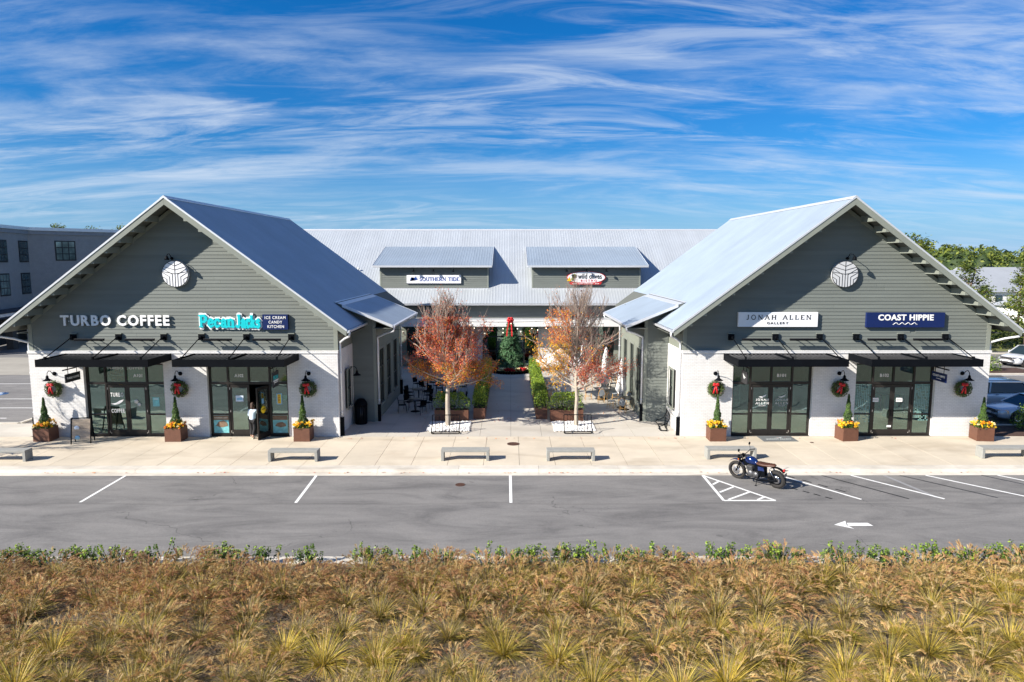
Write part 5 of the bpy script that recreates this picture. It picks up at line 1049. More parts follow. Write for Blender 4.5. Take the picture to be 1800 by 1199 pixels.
# things inside the shops
def inside(name, label, cat, x, y): return root(name, label, cat, (x, y, 0.02))
i_ = inside('high_table', 'wooden high table behind the left coffee shop window', 'table', -20.6, 34.6); MB().lathe([(.4, 1.0), (.4, 1.04)], (0, 0, 0), 16).build('tabletop', 'wood_interior', i_)
for e in (-1, 1): MB().bar((e*.1, 0, 1.0), (e*.35, 0, 0), .09, .09).build('leg', 'wood_interior', i_)
i_ = inside('pendant_lamp', 'small glowing amber pendant behind the coffee shop glass', 'lamp', -20.4, 35.2); MB().tube([(0, 0, 3.15), (0, 0, 3.95)], .01, 5).build('cord', 'black_metal', i_); MB().ball((0, 0, 3.1), .07).build('bulb', 'amber_bulb', i_)
i_ = inside('counter', 'pale service counter deep inside the coffee shop', 'counter', -18.6, 38.6); MB().box(-1.9, 1.9, -.3, .3, 0, 1.05).build('front', 'interior_wall', i_); MB().box(-2, 2, -.4, .4, 1.052, 1.1).build('worktop', 'wood_interior', i_)
i_ = inside('display_case', 'glowing white display freezer inside the candy shop', 'display case', -12.6, 37.2); MB().box(-1.3, 1.3, -.4, .4, 0, 1.1).build('body', 'interior_wall', i_); MB().box(-1.25, 1.25, -.35, .35, 1.102, 1.4).build('glass_top', 'shop_glass', i_)
for k, (x, lb) in enumerate(((11.6, 'dark teal seascape print on an easel behind the left gallery pane'), (14.5, 'dark teal seascape print leaning behind the right gallery pane'))):
    i_ = inside('picture', lb, 'picture', x, 36.2); MB().box(-.75, .75, -.04, 0, .9, 2.3).build('print', mat('sea_print', (.03, .16, .22), .3, var=.5, scale=2), i_); MB().box(-.8, .8, .002, .03, .85, 2.35).build('frame', 'white_trim', i_); MB().bar((-.5, .05, 0), (-.2, .05, 1.6), .04, .04).build('easel_leg', 'wood_interior', i_); MB().bar((.5, .05, 0), (.2, .05, 1.6), .04, .04).build('easel_leg', 'wood_interior', i_)
for k, (x, lb) in enumerate(((18.2, 'clothes rail of pale shirts inside the right shop, left'), (20.6, 'clothes rail of coloured shirts inside the right shop, right'))):
    i_ = inside('clothes_rail', lb, 'clothes rail', x, 36.4); MB().tube([(-.8, 0, 0), (-.8, 0, 1.6), (.8, 0, 1.6), (.8, 0, 0)], .02, 6).build('rail', 'black_metal', i_)
    for j in range(14): MB().box(-.7+j*.1, -.64+j*.1, -.22, .22, .75, 1.52).build('shirt', ('canvas', 'teal_print', 'petal_cream', 'sky_print', 'brown_print')[(j*3+k) % 5], i_)
# ================================================================= COURTYARD TREES
def grow(seed, H, spread, nmain, crown0, trunk_r, upright=1.0, levels=3, bushy=1.0):
    """returns list of branch tubes (pts, radii, level) and leaf anchor points"""
    rr = random.Random(seed); tubes = []; tips = []
    top = H*.97; tr = [Vector((0, 0, 0))]
    for i in range(1, 9): tr.append(Vector((rr.gauss(0, .035)*i*.3, rr.gauss(0, .035)*i*.3, top*i/8)))
    tubes.append((tr, [trunk_r*(1-.9*(i/8)**1.1)+.006 for i in range(9)], 0))
    def at(t): k = t*8; i = min(7, int(k)); return tr[i].lerp(tr[i+1], k-i)
    def branch(p, d, L_, r, lv, ub=1.):
        n = 6; pts = [p.copy()]; dd = d.copy()
        for i in range(n):
            dd = (dd+Vector((rr.gauss(0, .09), rr.gauss(0, .09), rr.gauss(0, .06)+.07*upright*ub))).normalized(); pts.append(pts[-1]+dd*L_/n)
        tubes.append((pts, [r*(1-.85*i/n)+.0025 for i in range(n+1)], lv))
        if lv >= 1:
            for i in range(1 if lv == 1 else 2, n+1): tips.append((pts[i], lv))
        if lv < levels:
            m = int((5 if lv == 1 else 4)*bushy)
            for j in range(m):
                t = rr.uniform(.1, .95); k = t*n; i = min(n-1, int(k)); q_ = pts[i].lerp(pts[i+1], k-i); ax = dd.orthogonal().normalized(); ax.rotate(Quaternion(dd, rr.uniform(0, 2*PI)))
                d2 = (dd*1.0+ax*rr.uniform(.45, .85)+Vector((0, 0, .25*upright*ub))).normalized(); branch(q_, d2, L_*rr.uniform(.4, .62)*(1.1-t*.3), r*.45, lv+1)
    for i in range(nmain):
        t = crown0+(.93-crown0)*(i/nmain)**.95; a = i*2.4+rr.uniform(-.4, .4); hh = (t-crown0)/(1-crown0)
        L_ = spread*(1-.48*hh)*rr.uniform(.85, 1.12)*(.78+.22*min(1, hh*5)); el = math.radians(2+66*hh**.7*upright+12*rr.random())
        branch(at(t), Vector((math.cos(a)*math.cos(el), math.sin(a)*math.cos(el), math.sin(el))), L_, trunk_r*.42*(1-.6*hh), 1, min(1., .25+1.6*hh))
    return tubes, tips
def make_tree(name, label, cat, loc, seed, H, spread, nmain, crown0, tr, leafer, nleaf, mats, lsize, upright=1, bark='bark', twig='twig', levels=3, bushy=1.0, group=None, scatter=.16, rz=0):
    rr = random.Random(seed+99); T = root(name, label, cat, loc, rz, group=group); tubes, tips = grow(seed, H, spread, nmain, crown0, tr, upright, levels, bushy)
    t0 = MB(); t0.tube([Vector((0, 0, -.05))]+tubes[0][0], [tubes[0][1][0]*1.15]+tubes[0][1], 10); t0.build('trunk', bark, T)
    b = MB(); tw = MB()
    for pts, rd, lv in tubes[1:]: (b if lv == 1 else tw).tube(pts, rd, 6 if lv == 1 else 3, cap=False)
    b.build('limbs', bark, T); tw.build('twigs', twig, T); cr = MB(); n = 0
    if nleaf:
        while n < nleaf:
            p, lv = rr.choice(tips)
            if p.z > H*.6 and rr.random() < .45: continue
            q_ = p+Vector((rr.gauss(0, scatter), rr.gauss(0, scatter), rr.gauss(0, scatter*.8)-abs(rr.gauss(0, .16)))); mi = leafer(q_, rr)
            if mi is None: n += .3; continue
            cr.leaf(q_, lsize*rr.uniform(.7, 1.3), mi, (0, 0, .5), rr); n += 1
        cr.build('foliage', mats, T)
    return T
def leafA(p, rr):            # left maple: orange skirt, red body, bare top
    h = p.z; k = noise.noise(p*1.1+Vector((3, 1, 5)))
    if h > 5.9 and rr.random() < .93: return None
    if h > 4.9 and rr.random() < .35+.3*(p.x < 0): return None
    if p.x < -1.5 and h > 4.4 and rr.random() < .6: return None
    if k < -.32: return None
    if h < 3.5+.5*k: return rr.choices((1, 2, 0, 3), (6, 2.6, 2, 1.6))[0]
    return rr.choices((0, 4, 1), (6, 1.5, 3.2))[0]
def leafB(p, rr):            # right maple: yellow-orange on its left, rust red low on the right, mostly bare
    h = p.z; k = noise.noise(p*.9+Vector((8, 2, 1)))
    if h > 6.2 and rr.random() < .97: return None
    if p.x < -.4:
        if h < 4.6: return rr.choices((2, 1, 3, None), (5, 3, .8, 2))[0]
        return rr.choices((1, 0, 2, None), (6, 2, 1, 3))[0]
    if h > 4.4 and rr.random() < .86: return None
    if h < 3.6: return rr.choices((0, 4, 1, None), (4, 4, 1.5, 2))[0]
    return rr.choices((0, 4, 1, 2, None), (2, 3, 1.3, .6, 8))[0]
MP = ['maple_red', 'maple_orange', 'maple_yellow', 'maple_green', 'maple_brown']
make_tree('maple_tree', 'young maple with dense red and orange autumn leaves at the left planter', 'tree', (-3.32, 35.6, 0), 4, 5.9, 3.0, 50, .37, .14, leafA, 30000, MP, .085, 1.2, bushy=1.3, scatter=.11)
make_tree('maple_tree', 'half bare young maple with yellow leaves on its left side, right planter', 'tree', (3.5, 35.45, 0), 11, 6.5, 3.1, 48, .31, .11, leafB, 17000, MP, .09, 1.15, bushy=1.3, scatter=.11)
make_tree('bare_tree', 'bare street tree beyond the left edge casting branch shadows on the sidewalk', 'tree', (-27.9, 28.9, 0), 21, 7.0, 2.3, 34, .33, .14, leafA, 900, MP, .1, 1.0)
LM = [(40, 'the left frame edge'), (130, 'the sandwich board'), (215, 'the coffee shop doors'), (318, 'the second planter'), (435, 'the person at the door'), (540, 'the third planter'), (640, 'the litter bin'), (725, 'the black tables'), (793, 'the left maple'), (898, 'the Christmas tree'), (1010, 'the right maple'), (1095, 'the closed parasols'), (1175, 'the wall bicycle rack'), (1252, 'the fourth planter'), (1360, 'the gallery doors'), (1475, 'the fifth planter'), (1575, 'the rightmost shop doors'), (1700, 'the last planter'), (1785, 'the right frame edge')]
def landmark(x, y):
    px_ = 897+1200*x/(y*.993+1.04); return min(LM, key=lambda l: abs(l[0]-px_))[1]
def unique_labels(items, fmt):
    cells = {}
    for o, key in items: cells.setdefault(key, []).append(o)
    for key, os_ in cells.items():
        os_.sort(key=lambda o: o.location.x)
        for i, o in enumerate(os_):
            side = '' if len(os_) == 1 else (', %s one' % ('left', 'right')[i] if len(os_) == 2 else ', %s one' % ('left', 'second', 'third', 'fourth', 'fifth', 'sixth', 'seventh', 'eighth', 'ninth', 'tenth', 'eleventh', 'twelfth', 'thirteenth', 'fourteenth')[min(13, i)])
            o['label'] = fmt(o, key)+side
fl_ = MB(); rr = random.Random(8)
for _ in range(420):
    if rr.random() < .6: c = (rr.gauss(rr.choice((-2.4, 4.3)), 1.6), min(46, 36.5+abs(rr.gauss(0, 2.2))))
    else: c = (rr.uniform(-20, 20), rr.choice((27.86, 27.84, 33.0))+rr.gauss(0, .05))
    zz_ = -.1 if c[1] < 28 else .008; a = rr.uniform(0, 6.3); s_ = rr.uniform(.025, .05)
    fl_.add([(c[0]+s_*math.cos(a+k*PI/2), c[1]+s_*math.sin(a+k*PI/2)*(1 if k % 2 else .6), zz_+rr.uniform(.002, .02)) for k in range(4)], [(0, 1, 2, 3)], rr.choice((0, 1, 2)))
fl_.build('fallen_leaves', ['maple_brown', 'maple_orange', 'maple_red'], kind='stuff')
# ================================================================= SHRUBS ALONG THE NEAR KERB
def shrub_mesh(seed):
    rr = random.Random(seed); lf = MB(); st = MB()
    for k in range(rr.randint(3, 5)):
        x, y = rr.gauss(0, .1), rr.gauss(0, .08); h = rr.uniform(.32, .62); lx, ly = rr.gauss(0, .09), rr.gauss(0, .06)
        st.tube([(x*.3, y*.3, -.02), (x, y, h*.5), (x+lx, y+ly, h)], [.012, .009, .004], 4)
        for j in range(42):
            t = rr.uniform(.25, 1.05); r = .075*(1.15-.5*t); a = rr.uniform(0, 2*PI); c = Vector((x+lx*t+r*math.cos(a), y+ly*t+r*math.sin(a), h*t))
            lf.leaf(c, rr.uniform(.06, .095), 2 if t > .8 and rr.random() < .6 else (1 if rr.random() < .65 else 0), (math.cos(a)*.4, math.sin(a)*.4, .6), rr)
    return lf.mesh('leaves', ['leaf_dark', 'leaf_mid', 'leaf_light']), st.mesh('stems', 'bark_dark')
SM = [shrub_mesh(300+k) for k in range(7)]
x = -16.2; k = 0; SHR = []
while x < 16.4:
    r_ = root('young_shrub', 'small upright glossy green shrub in the row along the near kerb', 'shrub', (x, 18.86+R.uniform(-.09, .09), 0), R.uniform(0, 6.3), group='young green shrubs in a row along the near kerb'); s_ = R.uniform(.78, 1.12); r_.scale = (s_, s_, s_*R.uniform(.8, 1.15)); l_, t_ = SM[k % 7]
    link('leaves', l_, r_); link('stems', t_, r_); SHR.append((r_, landmark(x, 18.9))); k += 1; x += R.uniform(.17, .32) if R.random() < .95 else R.uniform(.7, 1.1)
unique_labels(SHR, lambda o, k: 'small green shrub on the near kerb below '+k)
# ================================================================= ORNAMENTAL GRASS
def gmat(name, c0, c1, tr=.25):
    return mat(name, c1, .65, var=.1, scale=2.2, var2=c0, trans=tr, rnd=.22)
gmat('blade_green', (.13, .13, .015), (.32, .28, .03)); gmat('blade_gold', (.32, .23, .03), (.58, .43, .06)); gmat('blade_straw', (.26, .19, .09), (.46, .35, .18)); gmat('blade_grey', (.12, .095, .06), (.25, .2, .14))
gmat('plume_tan', (.36, .22, .075), (.58, .39, .16), .3); gmat('plume_pink', (.29, .14, .065), (.48, .27, .13), .3); gmat('plume_pale', (.42, .30, .14), (.60, .46, .23), .3)
BM = ['blade_green', 'blade_gold', 'blade_straw', 'blade_grey']; PM = ['plume_tan', 'plume_pink', 'plume_pale']
def strip(mb, p0, d, L_, w_, droop, mi, n=4, rr=R, taper=True):
    side = Vector((-d.y, d.x, 0)); side = side.normalized() if side.length > .01 else Vector((1, 0, 0)); side.rotate(Quaternion(d, rr.uniform(-.9, .9))); p = p0.copy(); dd = d.copy(); v = []; f = []
    for i in range(n+1):
        ww = w_*(1-(i/n)**2*.9) if taper else w_
        v += [p-side*ww*.5, p+side*ww*.5]; dd = (dd+Vector((0, 0, -droop/n))).normalized(); p = p+dd*L_/n
        if p.z < .02: p.z = .02
    for i in range(n): f.append((2*i, 2*i+1, 2*i+3, 2*i+2))
    mb.add(v, f, mi); return p, dd
def clump(seed, kind):
    rr = random.Random(seed); bl = MB(); pl = MB(); wind = Vector((.12, .03, 0))
    nb, npl = {'gold': (620, 24), 'plume': (420, 95), 'mid': (500, 62)}[kind]
    for _ in range(nb):
        a = rr.uniform(0, 2*PI); r = rr.random()**.7*.09; el = math.radians(rr.triangular(4, 84, 44)); d = (Vector((math.cos(a)*math.cos(el), math.sin(a)*math.cos(el), math.sin(el)))+wind*.6).normalized()
        L_ = rr.uniform(.45, .98)*(.8+.12*math.sin(el))
        mi = (rr.choices((0, 1, 2, 3), (2.8, 5, 1.2, .3)) if kind == 'gold' else rr.choices((0, 1, 2, 3), (2.6, 2.6, 1.8, 1.2)))[0]
        if el < .4: mi = rr.choice((2, 3, 3, 1))
        strip(bl, Vector((r*math.cos(a), r*math.sin(a), 0)), d, L_, rr.uniform(.005, .010), rr.uniform(.25, 1.35), mi, 5, rr)
    pm = {'gold': (4, .8, 4), 'plume': (3, 4.5, 1.6), 'mid': (4, 2.2, 2.4)}[kind]
    for _ in range(npl):
        a = rr.uniform(0, 2*PI); el = math.radians(rr.triangular(25, 86, 58)); d = (Vector((math.cos(a)*math.cos(el), math.sin(a)*math.cos(el), math.sin(el)))+wind*1.6).normalized(); L_ = rr.uniform(.36, .58)
        p, dd = strip(bl, Vector((.05*math.cos(a), .05*math.sin(a), 0)), d, L_, .005, rr.uniform(.2, .7), 2, 3, rr, False); mi = rr.choices((0, 1, 2), pm)[0]; ln = rr.uniform(.18, .32)
        for j in range(34):
            t = j/33; c = p+dd*ln*t+Vector((.04*t*t, 0, -.14*t*t)); e = (dd+Vector((rr.gauss(0, .3), rr.gauss(0, .3), rr.gauss(0, .2)))).normalized(); Lq = rr.uniform(.05, .12)*(1.15-.6*t); sd = e.orthogonal().normalized()*rr.uniform(.003, .006); sd.rotate(Quaternion(e, rr.uniform(0, 3)))
            pl.add([c-sd, c+sd, c+e*Lq+sd*.2, c+e*Lq-sd*.2], [(0, 1, 2, 3)], mi)
    return bl.mesh('blades', BM), pl.mesh('plumes', PM)
CG = {k: [clump(500+i*7+len(k), k) for i in range(5)] for k in ('gold', 'plume', 'mid')}
spots = []; GRS = []
for j, y in enumerate((18.0, 17.15, 16.2, 15.05, 14.15, 13.15, 12.25, 11.4)):
    half = 900/1200*(y+1.2)+1.6; x = -half+R.uniform(0, .6)
    while x < half: spots.append((x+R.gauss(0, .14), y+R.gauss(0, .2), j)); x += R.uniform(.9, 1.25) if j > 1 else R.uniform(.66, .85)
KN = {'gold': 'golden', 'plume': 'feathery brown', 'mid': 'tan green'}; where = ('kerbside row', 'second row', 'third row', 'fourth row', 'fifth row', 'sixth row', 'seventh row', 'nearest row')
print('clumps', len(spots))
for i, (x, y, j) in enumerate(spots[:299]):
    n_ = noise.noise(Vector((x*.25, y*.6, 3)))+.03*x+.22*(j-2.6)
    kind = 'gold' if n_ > .25 else ('plume' if n_ < -.28 else 'mid')
    r_ = root('grass_clump', 'x', 'ornamental grass', (x, y, -.02), R.uniform(-.5, .5)+R.choice((0, 0, PI)), group='ornamental grass clumps in the planting bed'); s_ = R.uniform(.78, 1.22); r_.scale = (s_, s_, s_*R.uniform(.82, 1.1)*(.88 if j == 0 else 1)); l_, t_ = R.choice(CG[kind])
    link('blades', l_, r_, kind='stuff'); link('plumes', t_, r_, kind='stuff'); GRS.append((r_, (KN[kind], where[j], landmark(x, y))))
unique_labels(GRS, lambda o, k: '%s grass clump, %s, below %s' % k)
th = MB(); rr = random.Random(77)
for _ in range(15000):
    y = rr.uniform(11, 18.9); half = 900/1200*(y+1.2)+1.5; x = rr.uniform(-half, half); a = rr.uniform(0, 2*PI); d = Vector((math.cos(a), math.sin(a), rr.uniform(.1, .9))).normalized()
    strip(th, Vector((x, y, rr.uniform(0, .04))), d, rr.uniform(.25, .6), rr.uniform(.006, .013), rr.uniform(.8, 1.8), rr.choice((0, 1, 1, 2)), 3, rr)
th.build('dry_thatch', ['blade_straw', 'blade_grey', 'plume_pink'], kind='stuff')
# ================================================================= BACKGROUND LEFT: BRICK BUILDING
P = [Vector((-50.6, 63.5)), Vector((-53.2, 76.2)), Vector((-46.3, 84.0)), Vector((-33, 93.0))]
A = root('brick_building', 'three storey grey painted brick building with black gridded windows, left background', 'building', (-54, 80, 0))
def seg(a, b, z0, z1, t, m, name, off=0, par=A, cut=0):
    d = (b-a).normalized(); n = Vector((d.y, -d.x)); a = a+n*off+d*cut; b = b+n*off-d*cut; q_ = [a, b, b-n*t, a-n*t]; o = Vector((-54, 80)); return MB().prism([tuple(p-o) for p in q_], 'z', z0, z1).build(name, m, par)
for a, b in zip(P[:-1], P[1:]):
    seg(a, b, 3.6, 12.0, .4, 'grey_brick', 'wall'); seg(a, b, 12.002, 12.35, .75, 'roof_edge', 'cornice', .3); seg(a, b, 11.6, 11.998, .3, 'grey_trim' if 'grey_trim' in MATS else mat('grey_trim', (.24, .26, .29), .7).name, 'frieze', .14)
roof_poly = [tuple(p-Vector((-54, 80))) for p in P]+[(18, 40), (-30, 40), (-30, -13)]
MB().prism(roof_poly, 'z', 11.9, 12.0).build('roof', 'roof_metal_dull', A)
seg(P[0], P[1], 3.3, 3.6, 3.2, 'white_trim', 'awning', 2.2); seg(P[1], P[2], 3.3, 3.6, 2.8, 'white_trim', 'awning', 2.2); seg(P[0], P[1], 3.602, 3.75, 3.2, 'navy_dark' if 'navy_dark' in MATS else mat('navy_dark', (.02, .028, .05), .5).name, 'awning_roof', 2.25); seg(P[1], P[2], 3.602, 3.75, 2.9, 'navy_dark', 'awning_roof', 2.25); seg(P[0], P[1], 3.1, 3.298, .1, 'navy_dark', 'awning_edge', 2.2); seg(P[1], P[2], 3.1, 3.298, .1, 'navy_dark', 'awning_edge', 2.2)
for a, b in zip(P[:2], P[1:3]): seg(a, b, 0, 3.3, .3, 'interior_dark', 'ground_floor_wall', -.6)
for (a, b, n) in ((P[0], P[1], 3), (P[1], P[2], 3)):
    d = (b-a).normalized(); nn = Vector((d.y, -d.x))
    for k in range(n+1):
        p = a.lerp(b, k/n)+nn*1.6-Vector((-54, 80)); MB().box(p.x-.35, p.x+.35, p.y-.35, p.y+.35, -.1, 3.3).build('column', 'white_brick' if k % 2 == 0 else 'interior_dark', A)
def gwin(a, b, t, z0, z1, w_, lit=False):
    d = (b-a).normalized(); n = Vector((d.y, -d.x)); c = a.lerp(b, t)-Vector((-54, 80))
    def pb(name, s0, s1, za, zb, o0, o1, m, par):
        q_ = [c+d*s0+n*o0, c+d*s1+n*o0, c+d*s1+n*o1, c+d*s0+n*o1]; return MB().prism([tuple(p) for p in q_], 'z', za, zb).build(name, m, par)
    W = pb('window', -w_/2-.08, w_/2+.08, z0-.08, z1+.08, .01, .05, 'dark_frame', A)
    for i in range(3):
        for j in range(3): pb('pane', -w_/2+w_*i/3+.05, -w_/2+w_*(i+1)/3-.05, z0+(z1-z0)*j/3+.05, z0+(z1-z0)*(j+1)/3-.05, .052, .06, 'pane_pale' if lit else 'pane_dark', W)
mat('pane_dark', (.05, .09, .10), .08, .3, var=.5, scale=.5, spec=1); mat('pane_pale', (.2, .28, .26), .08, .3, var=.6, scale=.8, spec=1)
for t, z0, z1, lit in ((.2, 8.6, 10.75, False), (.56, 8.6, 10.75, False), (.905, 8.6, 10.75, False), (.2, 5.15, 7.3, True), (.56, 5.15, 7.3, True), (.905, 5.15, 7.3, False)): gwin(P[0], P[1], t, z0, z1, 1.85, lit)
for t, z0, z1 in ((.34, 8.75, 10.85), (.84, 8.75, 10.85)): gwin(P[1], P[2], t, z0, z1, 1.9, True)
Bt = root('stair_tower', 'white stair tower with flat overhanging dark roof above the brick building', 'building', (-58.3, 71, 0)); MB().box(-4, 1.2, -4, 4, 11.95, 13.0).build('wall', 'white_trim', Bt); MB().box(-5, 2.2, -5, 5, 13.002, 13.5).build('roof', 'grey_trim', Bt); MB().box(-5.1, 2.3, -5.1, 5.1, 13.502, 13.6).build('roof_edge', 'roof_edge', Bt)
# far houses right
def house(x, y, w_, d_, h, rh, label, rz=0, hip=True, wall='white_trim'):
    B_ = root('house', label, 'house', (x, y, 0), rz); MB().box(-w_, w_, -d_, d_, -.4, h).build('wall', wall, B_); e = .6
    if hip: v = [(-w_-e, -d_-e, h), (w_+e, -d_-e, h), (w_+e, d_+e, h), (-w_-e, d_+e, h), (-w_+d_*.8 if w_ > d_ else 0, 0, h+rh), (w_-d_*.8 if w_ > d_ else 0, 0, h+rh)]
    else: v = [(-w_-e, -d_-e, h), (w_+e, -d_-e, h), (w_+e, d_+e, h), (-w_-e, d_+e, h), (-w_-e, 0, h+rh), (w_+e, 0, h+rh)]
    MB().add(v, [(0, 1, 5, 4), (1, 2, 5), (2, 3, 4, 5), (3, 0, 4), (3, 2, 1, 0)]).build('roof', 'far_roof', B_)
    for k in range(int(w_*2/2.6)):
        xx = -w_+1.2+k*2.6; f = MB().box(xx, xx+1.1, -d_-.05, -d_-.002, h-2.1, h-.6).build('window', 'dark_frame', B_); MB().box(xx+.1, xx+1.0, -d_-.07, -d_-.051, h-2.0, h-.7).build('pane', 'pane_dark', f)
mat('far_roof', (.40, .42, .44), .5, .3, var=.08, scale=.4)
house(79, 118, 9, 7, 3.6, 3.4, 'white house with pale grey hipped metal roof left of the pines'); house(104, 128, 20, 6, 4.2, 3.2, 'long low white building with flat looking silver roof behind the pines', hip=False); house(100, 108, 9, 6, 2.4, 2.8, 'lower white house with grey gabled roof among the pines', .1, False); house(78, 100, 4, 4, 2.0, 2.4, 'small white cottage half hidden behind a pine', .2); house(92, 96, 5, 4, 1.6, 1.8, 'white outbuilding low between the pines', .1, False)
# pines -------------------------------------------------------------
def pine_mesh(seed, n=2300, H=9., sp=3.2):
    rr = random.Random(seed); tk = MB(); fo = MB(); tk.tube([(0, 0, -.4), (rr.gauss(0, .15), rr.gauss(0, .15), H*.5), (rr.gauss(0, .3), rr.gauss(0, .3), H*.92)], [.2, .14, .03], 7)
    for k in range(30):
        t = .28+.7*(k/30)+rr.uniform(-.03, .03); a = rr.uniform(0, 2*PI); L_ = sp*(1.05-t)**.6*rr.uniform(.5, 1.05); z_ = H*t; e = Vector((L_*math.cos(a), L_*math.sin(a), z_+L_*.28)); tk.tube([(0, 0, z_), tuple(e*.55+Vector((0, 0, z_*.45-.1))), tuple(e)], [.06, .04, .015], 4)
        for _ in range(int(n/30)):
            q_ = rr.uniform(.35, 1.08); c = Vector((e.x*q_, e.y*q_, z_+(e.z-z_)*q_))+Vector((rr.gauss(0, .32), rr.gauss(0, .32), rr.gauss(0, .2))); fo.leaf(c, rr.uniform(.16, .34), rr.choices((0, 1, 2), (2, 4, 3))[0], (0, 0, .9), rr)
    return tk.mesh('trunk', 'bark_dark'), fo.mesh('foliage', ['pine_dark', 'pine_mid', 'pine_light'])
mat('pine_dark', (.03, .055, .012), .7, var=.3, scale=1.2, trans=.2); mat('pine_mid', (.085, .125, .018), .65, var=.3, scale=1.2, trans=.25); mat('pine_light', (.19, .22, .03), .6, var=.25, scale=1.2, trans=.3)
PN = [pine_mesh(700+i) for i in range(4)]
for i, (x, y, s_, lb) in enumerate(((46.2, 69, 1.0, 'tall pine rising in front of the grey roofs'), (44.6, 64.5, .6, 'small pine just behind the white car'), (50.3, 66, 1.0, 'broad pine at the right edge of the frame'), (53.5, 69, 1.05, 'bushy pine at the right edge behind the broad pine'), (51, 73.5, .72, 'short pine below the silver roofs'), (57.5, 77, .8, 'pine in front of the white outbuilding'), (66, 79, .95, 'pine beyond the right frame edge'), (47.2, 80, 1.33, 'tallest pine peeking over the right roof slope'), (43.0, 68, .55, 'low pine at the foot of the right gable roof'), (62, 60, 1.0, 'wide pine outside the right edge'), (49.3, 62.3, .62, 'small round pine near the parked cars'), (70, 66, 1., 'pine standing right of the others'))):
    r_ = root('pine_tree', lb, 'tree', (x, y, -.3), R.uniform(0, 6), group='pines beyond the right parking lot'); r_.scale = (s_*1.05, s_*1.05, s_); tk, fo = PN[i % 4]; link('trunk', tk, r_); link('foliage', fo, r_)
# scrub below the pines
def mound(cx, cy, w_, d_, h, n, rr, mb, sz=.3, lo=0):
    for _ in range(n):
        a = rr.uniform(0, 2*PI); t = rr.random()**.5; ph = math.acos(rr.uniform(0, 1)); c = Vector((cx+w_*math.sin(ph)*math.cos(a), cy+d_*math.sin(ph)*math.sin(a), lo+h*math.cos(ph)))*1
        mb.leaf(c+Vector((rr.gauss(0, .12), rr.gauss(0, .12), rr.gauss(0, .12))), sz*rr.uniform(.6, 1.4), rr.choices((0, 1, 2), (2, 4, 3))[0], (math.cos(a)*.5, math.sin(a)*.5, .8), rr)
sc = MB(); rr = random.Random(5)
for _ in range(60): mound(rr.uniform(40, 75), rr.uniform(66, 84), rr.uniform(1, 2), rr.uniform(1, 2), rr.uniform(1, 2.6), 260, rr, sc, .3, -.4)
sc.build('scrub_thicket', ['pine_dark', 'pine_mid', 'pine_light'], kind='stuff')
# far forest as one mass, its trees lumpy and distinct in the outline
fr = MB(); rr = random.Random(9)
def forest(n, xr, yr, h0, h1, cnt, sz):
    for _ in range(n):
        x, y = rr.uniform(*xr), rr.uniform(*yr); H = rr.uniform(h0, h1); w_ = rr.uniform(2.6, 4.8)
        fr.ball((x, y, H*.5-1), (w_*.8, w_*.8, H*.45), 0, 7, 4)
        for k in range(4): a = rr.uniform(0, 6.3); mound(x+w_*.55*math.cos(a), y+w_*.55*math.sin(a), w_*.55, w_*.55, H*.25, cnt//4, rr, fr, sz, H*.7+rr.uniform(-.8, .4))
forest(150, (85, 235), (160, 215), 9.3, 12.2, 150, .85); forest(120, (110, 330), (225, 300), 12, 15.5, 90, 1.4); forest(70, (80, 170), (136, 158), 5.5, 8.3, 140, .7)
forest(60, (-190, -80), (180, 240), 14, 17.0, 100, 1.2); forest(70, (-80, 110), (150, 210), 10.2, 11.6, 70, 1.2); forest(40, (-260, -150), (140, 220), 12, 16, 80, 1.4)
fr.build('distant_forest', ['pine_dark', 'pine_mid', 'pine_light'], kind='stuff')
for i, (x, y, s_, lb) in enumerate(((-82, 125, 1.68, 'rounded pine crown behind the brick building roof, left one'), (-73, 122, 1.62, 'rounded pine crown behind the brick building roof, middle one'), (-68.5, 121, 1.64, 'rounded pine crown behind the brick building roof, nearest the gable'), (-31, 125, 1.55, 'pine crown just peeking over the middle roof ridge'))):
    r_ = root('pine_tree', lb, 'tree', (x, y, -.3), i*1.3, group='pine crowns above the roofs'); r_.scale = (s_, s_, s_); tk, fo = PN[(i+1) % 4]; link('trunk', tk, r_); link('foliage', fo, r_)
# east side: kerbed islands with shrubs
isl = root('planting_island', None, None); isl['kind'] = 'structure'
MB().box(34, 41.5, 52.4, 55.2, -.3, .0).build('kerb_edge', 'kerb_concrete', isl); MB().box(34.15, 41.35, 52.55, 55.05, .0, .03).build('mulch_bed', 'mulch', isl); MB().box(24.4, 29.6, 33.4, 35.58, -.05, .03).build('mulch_bed', 'mulch', isl); MB().box(26, 75, 58.2, 58.4, -.2, .03).build('kerb_edge', 'kerb_concrete', isl); MB().box(34, 90, 64, 64.2, -.2, .03).build('kerb_edge', 'kerb_concrete', isl)
def bush(x, y, w_, h, label, n=900, mats=('leaf_dark', 'leaf_mid', 'leaf_light'), sz=.12, lo=.05):
    r_ = root('bush', label, 'bush', (x, y, 0)); mb = MB(); rr = random.Random(int(x*31+y)); st = MB()
    for k in range(6): a = k; mound(w_*.5*math.cos(a), w_*.5*math.sin(a), w_*.55, w_*.5, h*rr.uniform(.7, 1), n//6, rr, mb, sz, lo); st.tube([(0, 0, 0), (w_*.4*math.cos(a), w_*.4*math.sin(a), h*.8)], [.03, .01], 4)
    mb.build('leaves', list(mats), r_); st.build('stems', 'bark_dark', r_)
bush(36.2, 53.7, 1.0, 1.3, 'round bright green bush beside the right building corner', 1500); bush(38.1, 53.9, .9, 1.1, 'second bright green bush by the white car', 1300); bush(37.6, 55.6, 1.1, 2.6, 'taller loose grey-green shrub behind the green bushes', 500, ('bark_dark', 'leaf_dark', 'leaf_mid'), .14, .6)
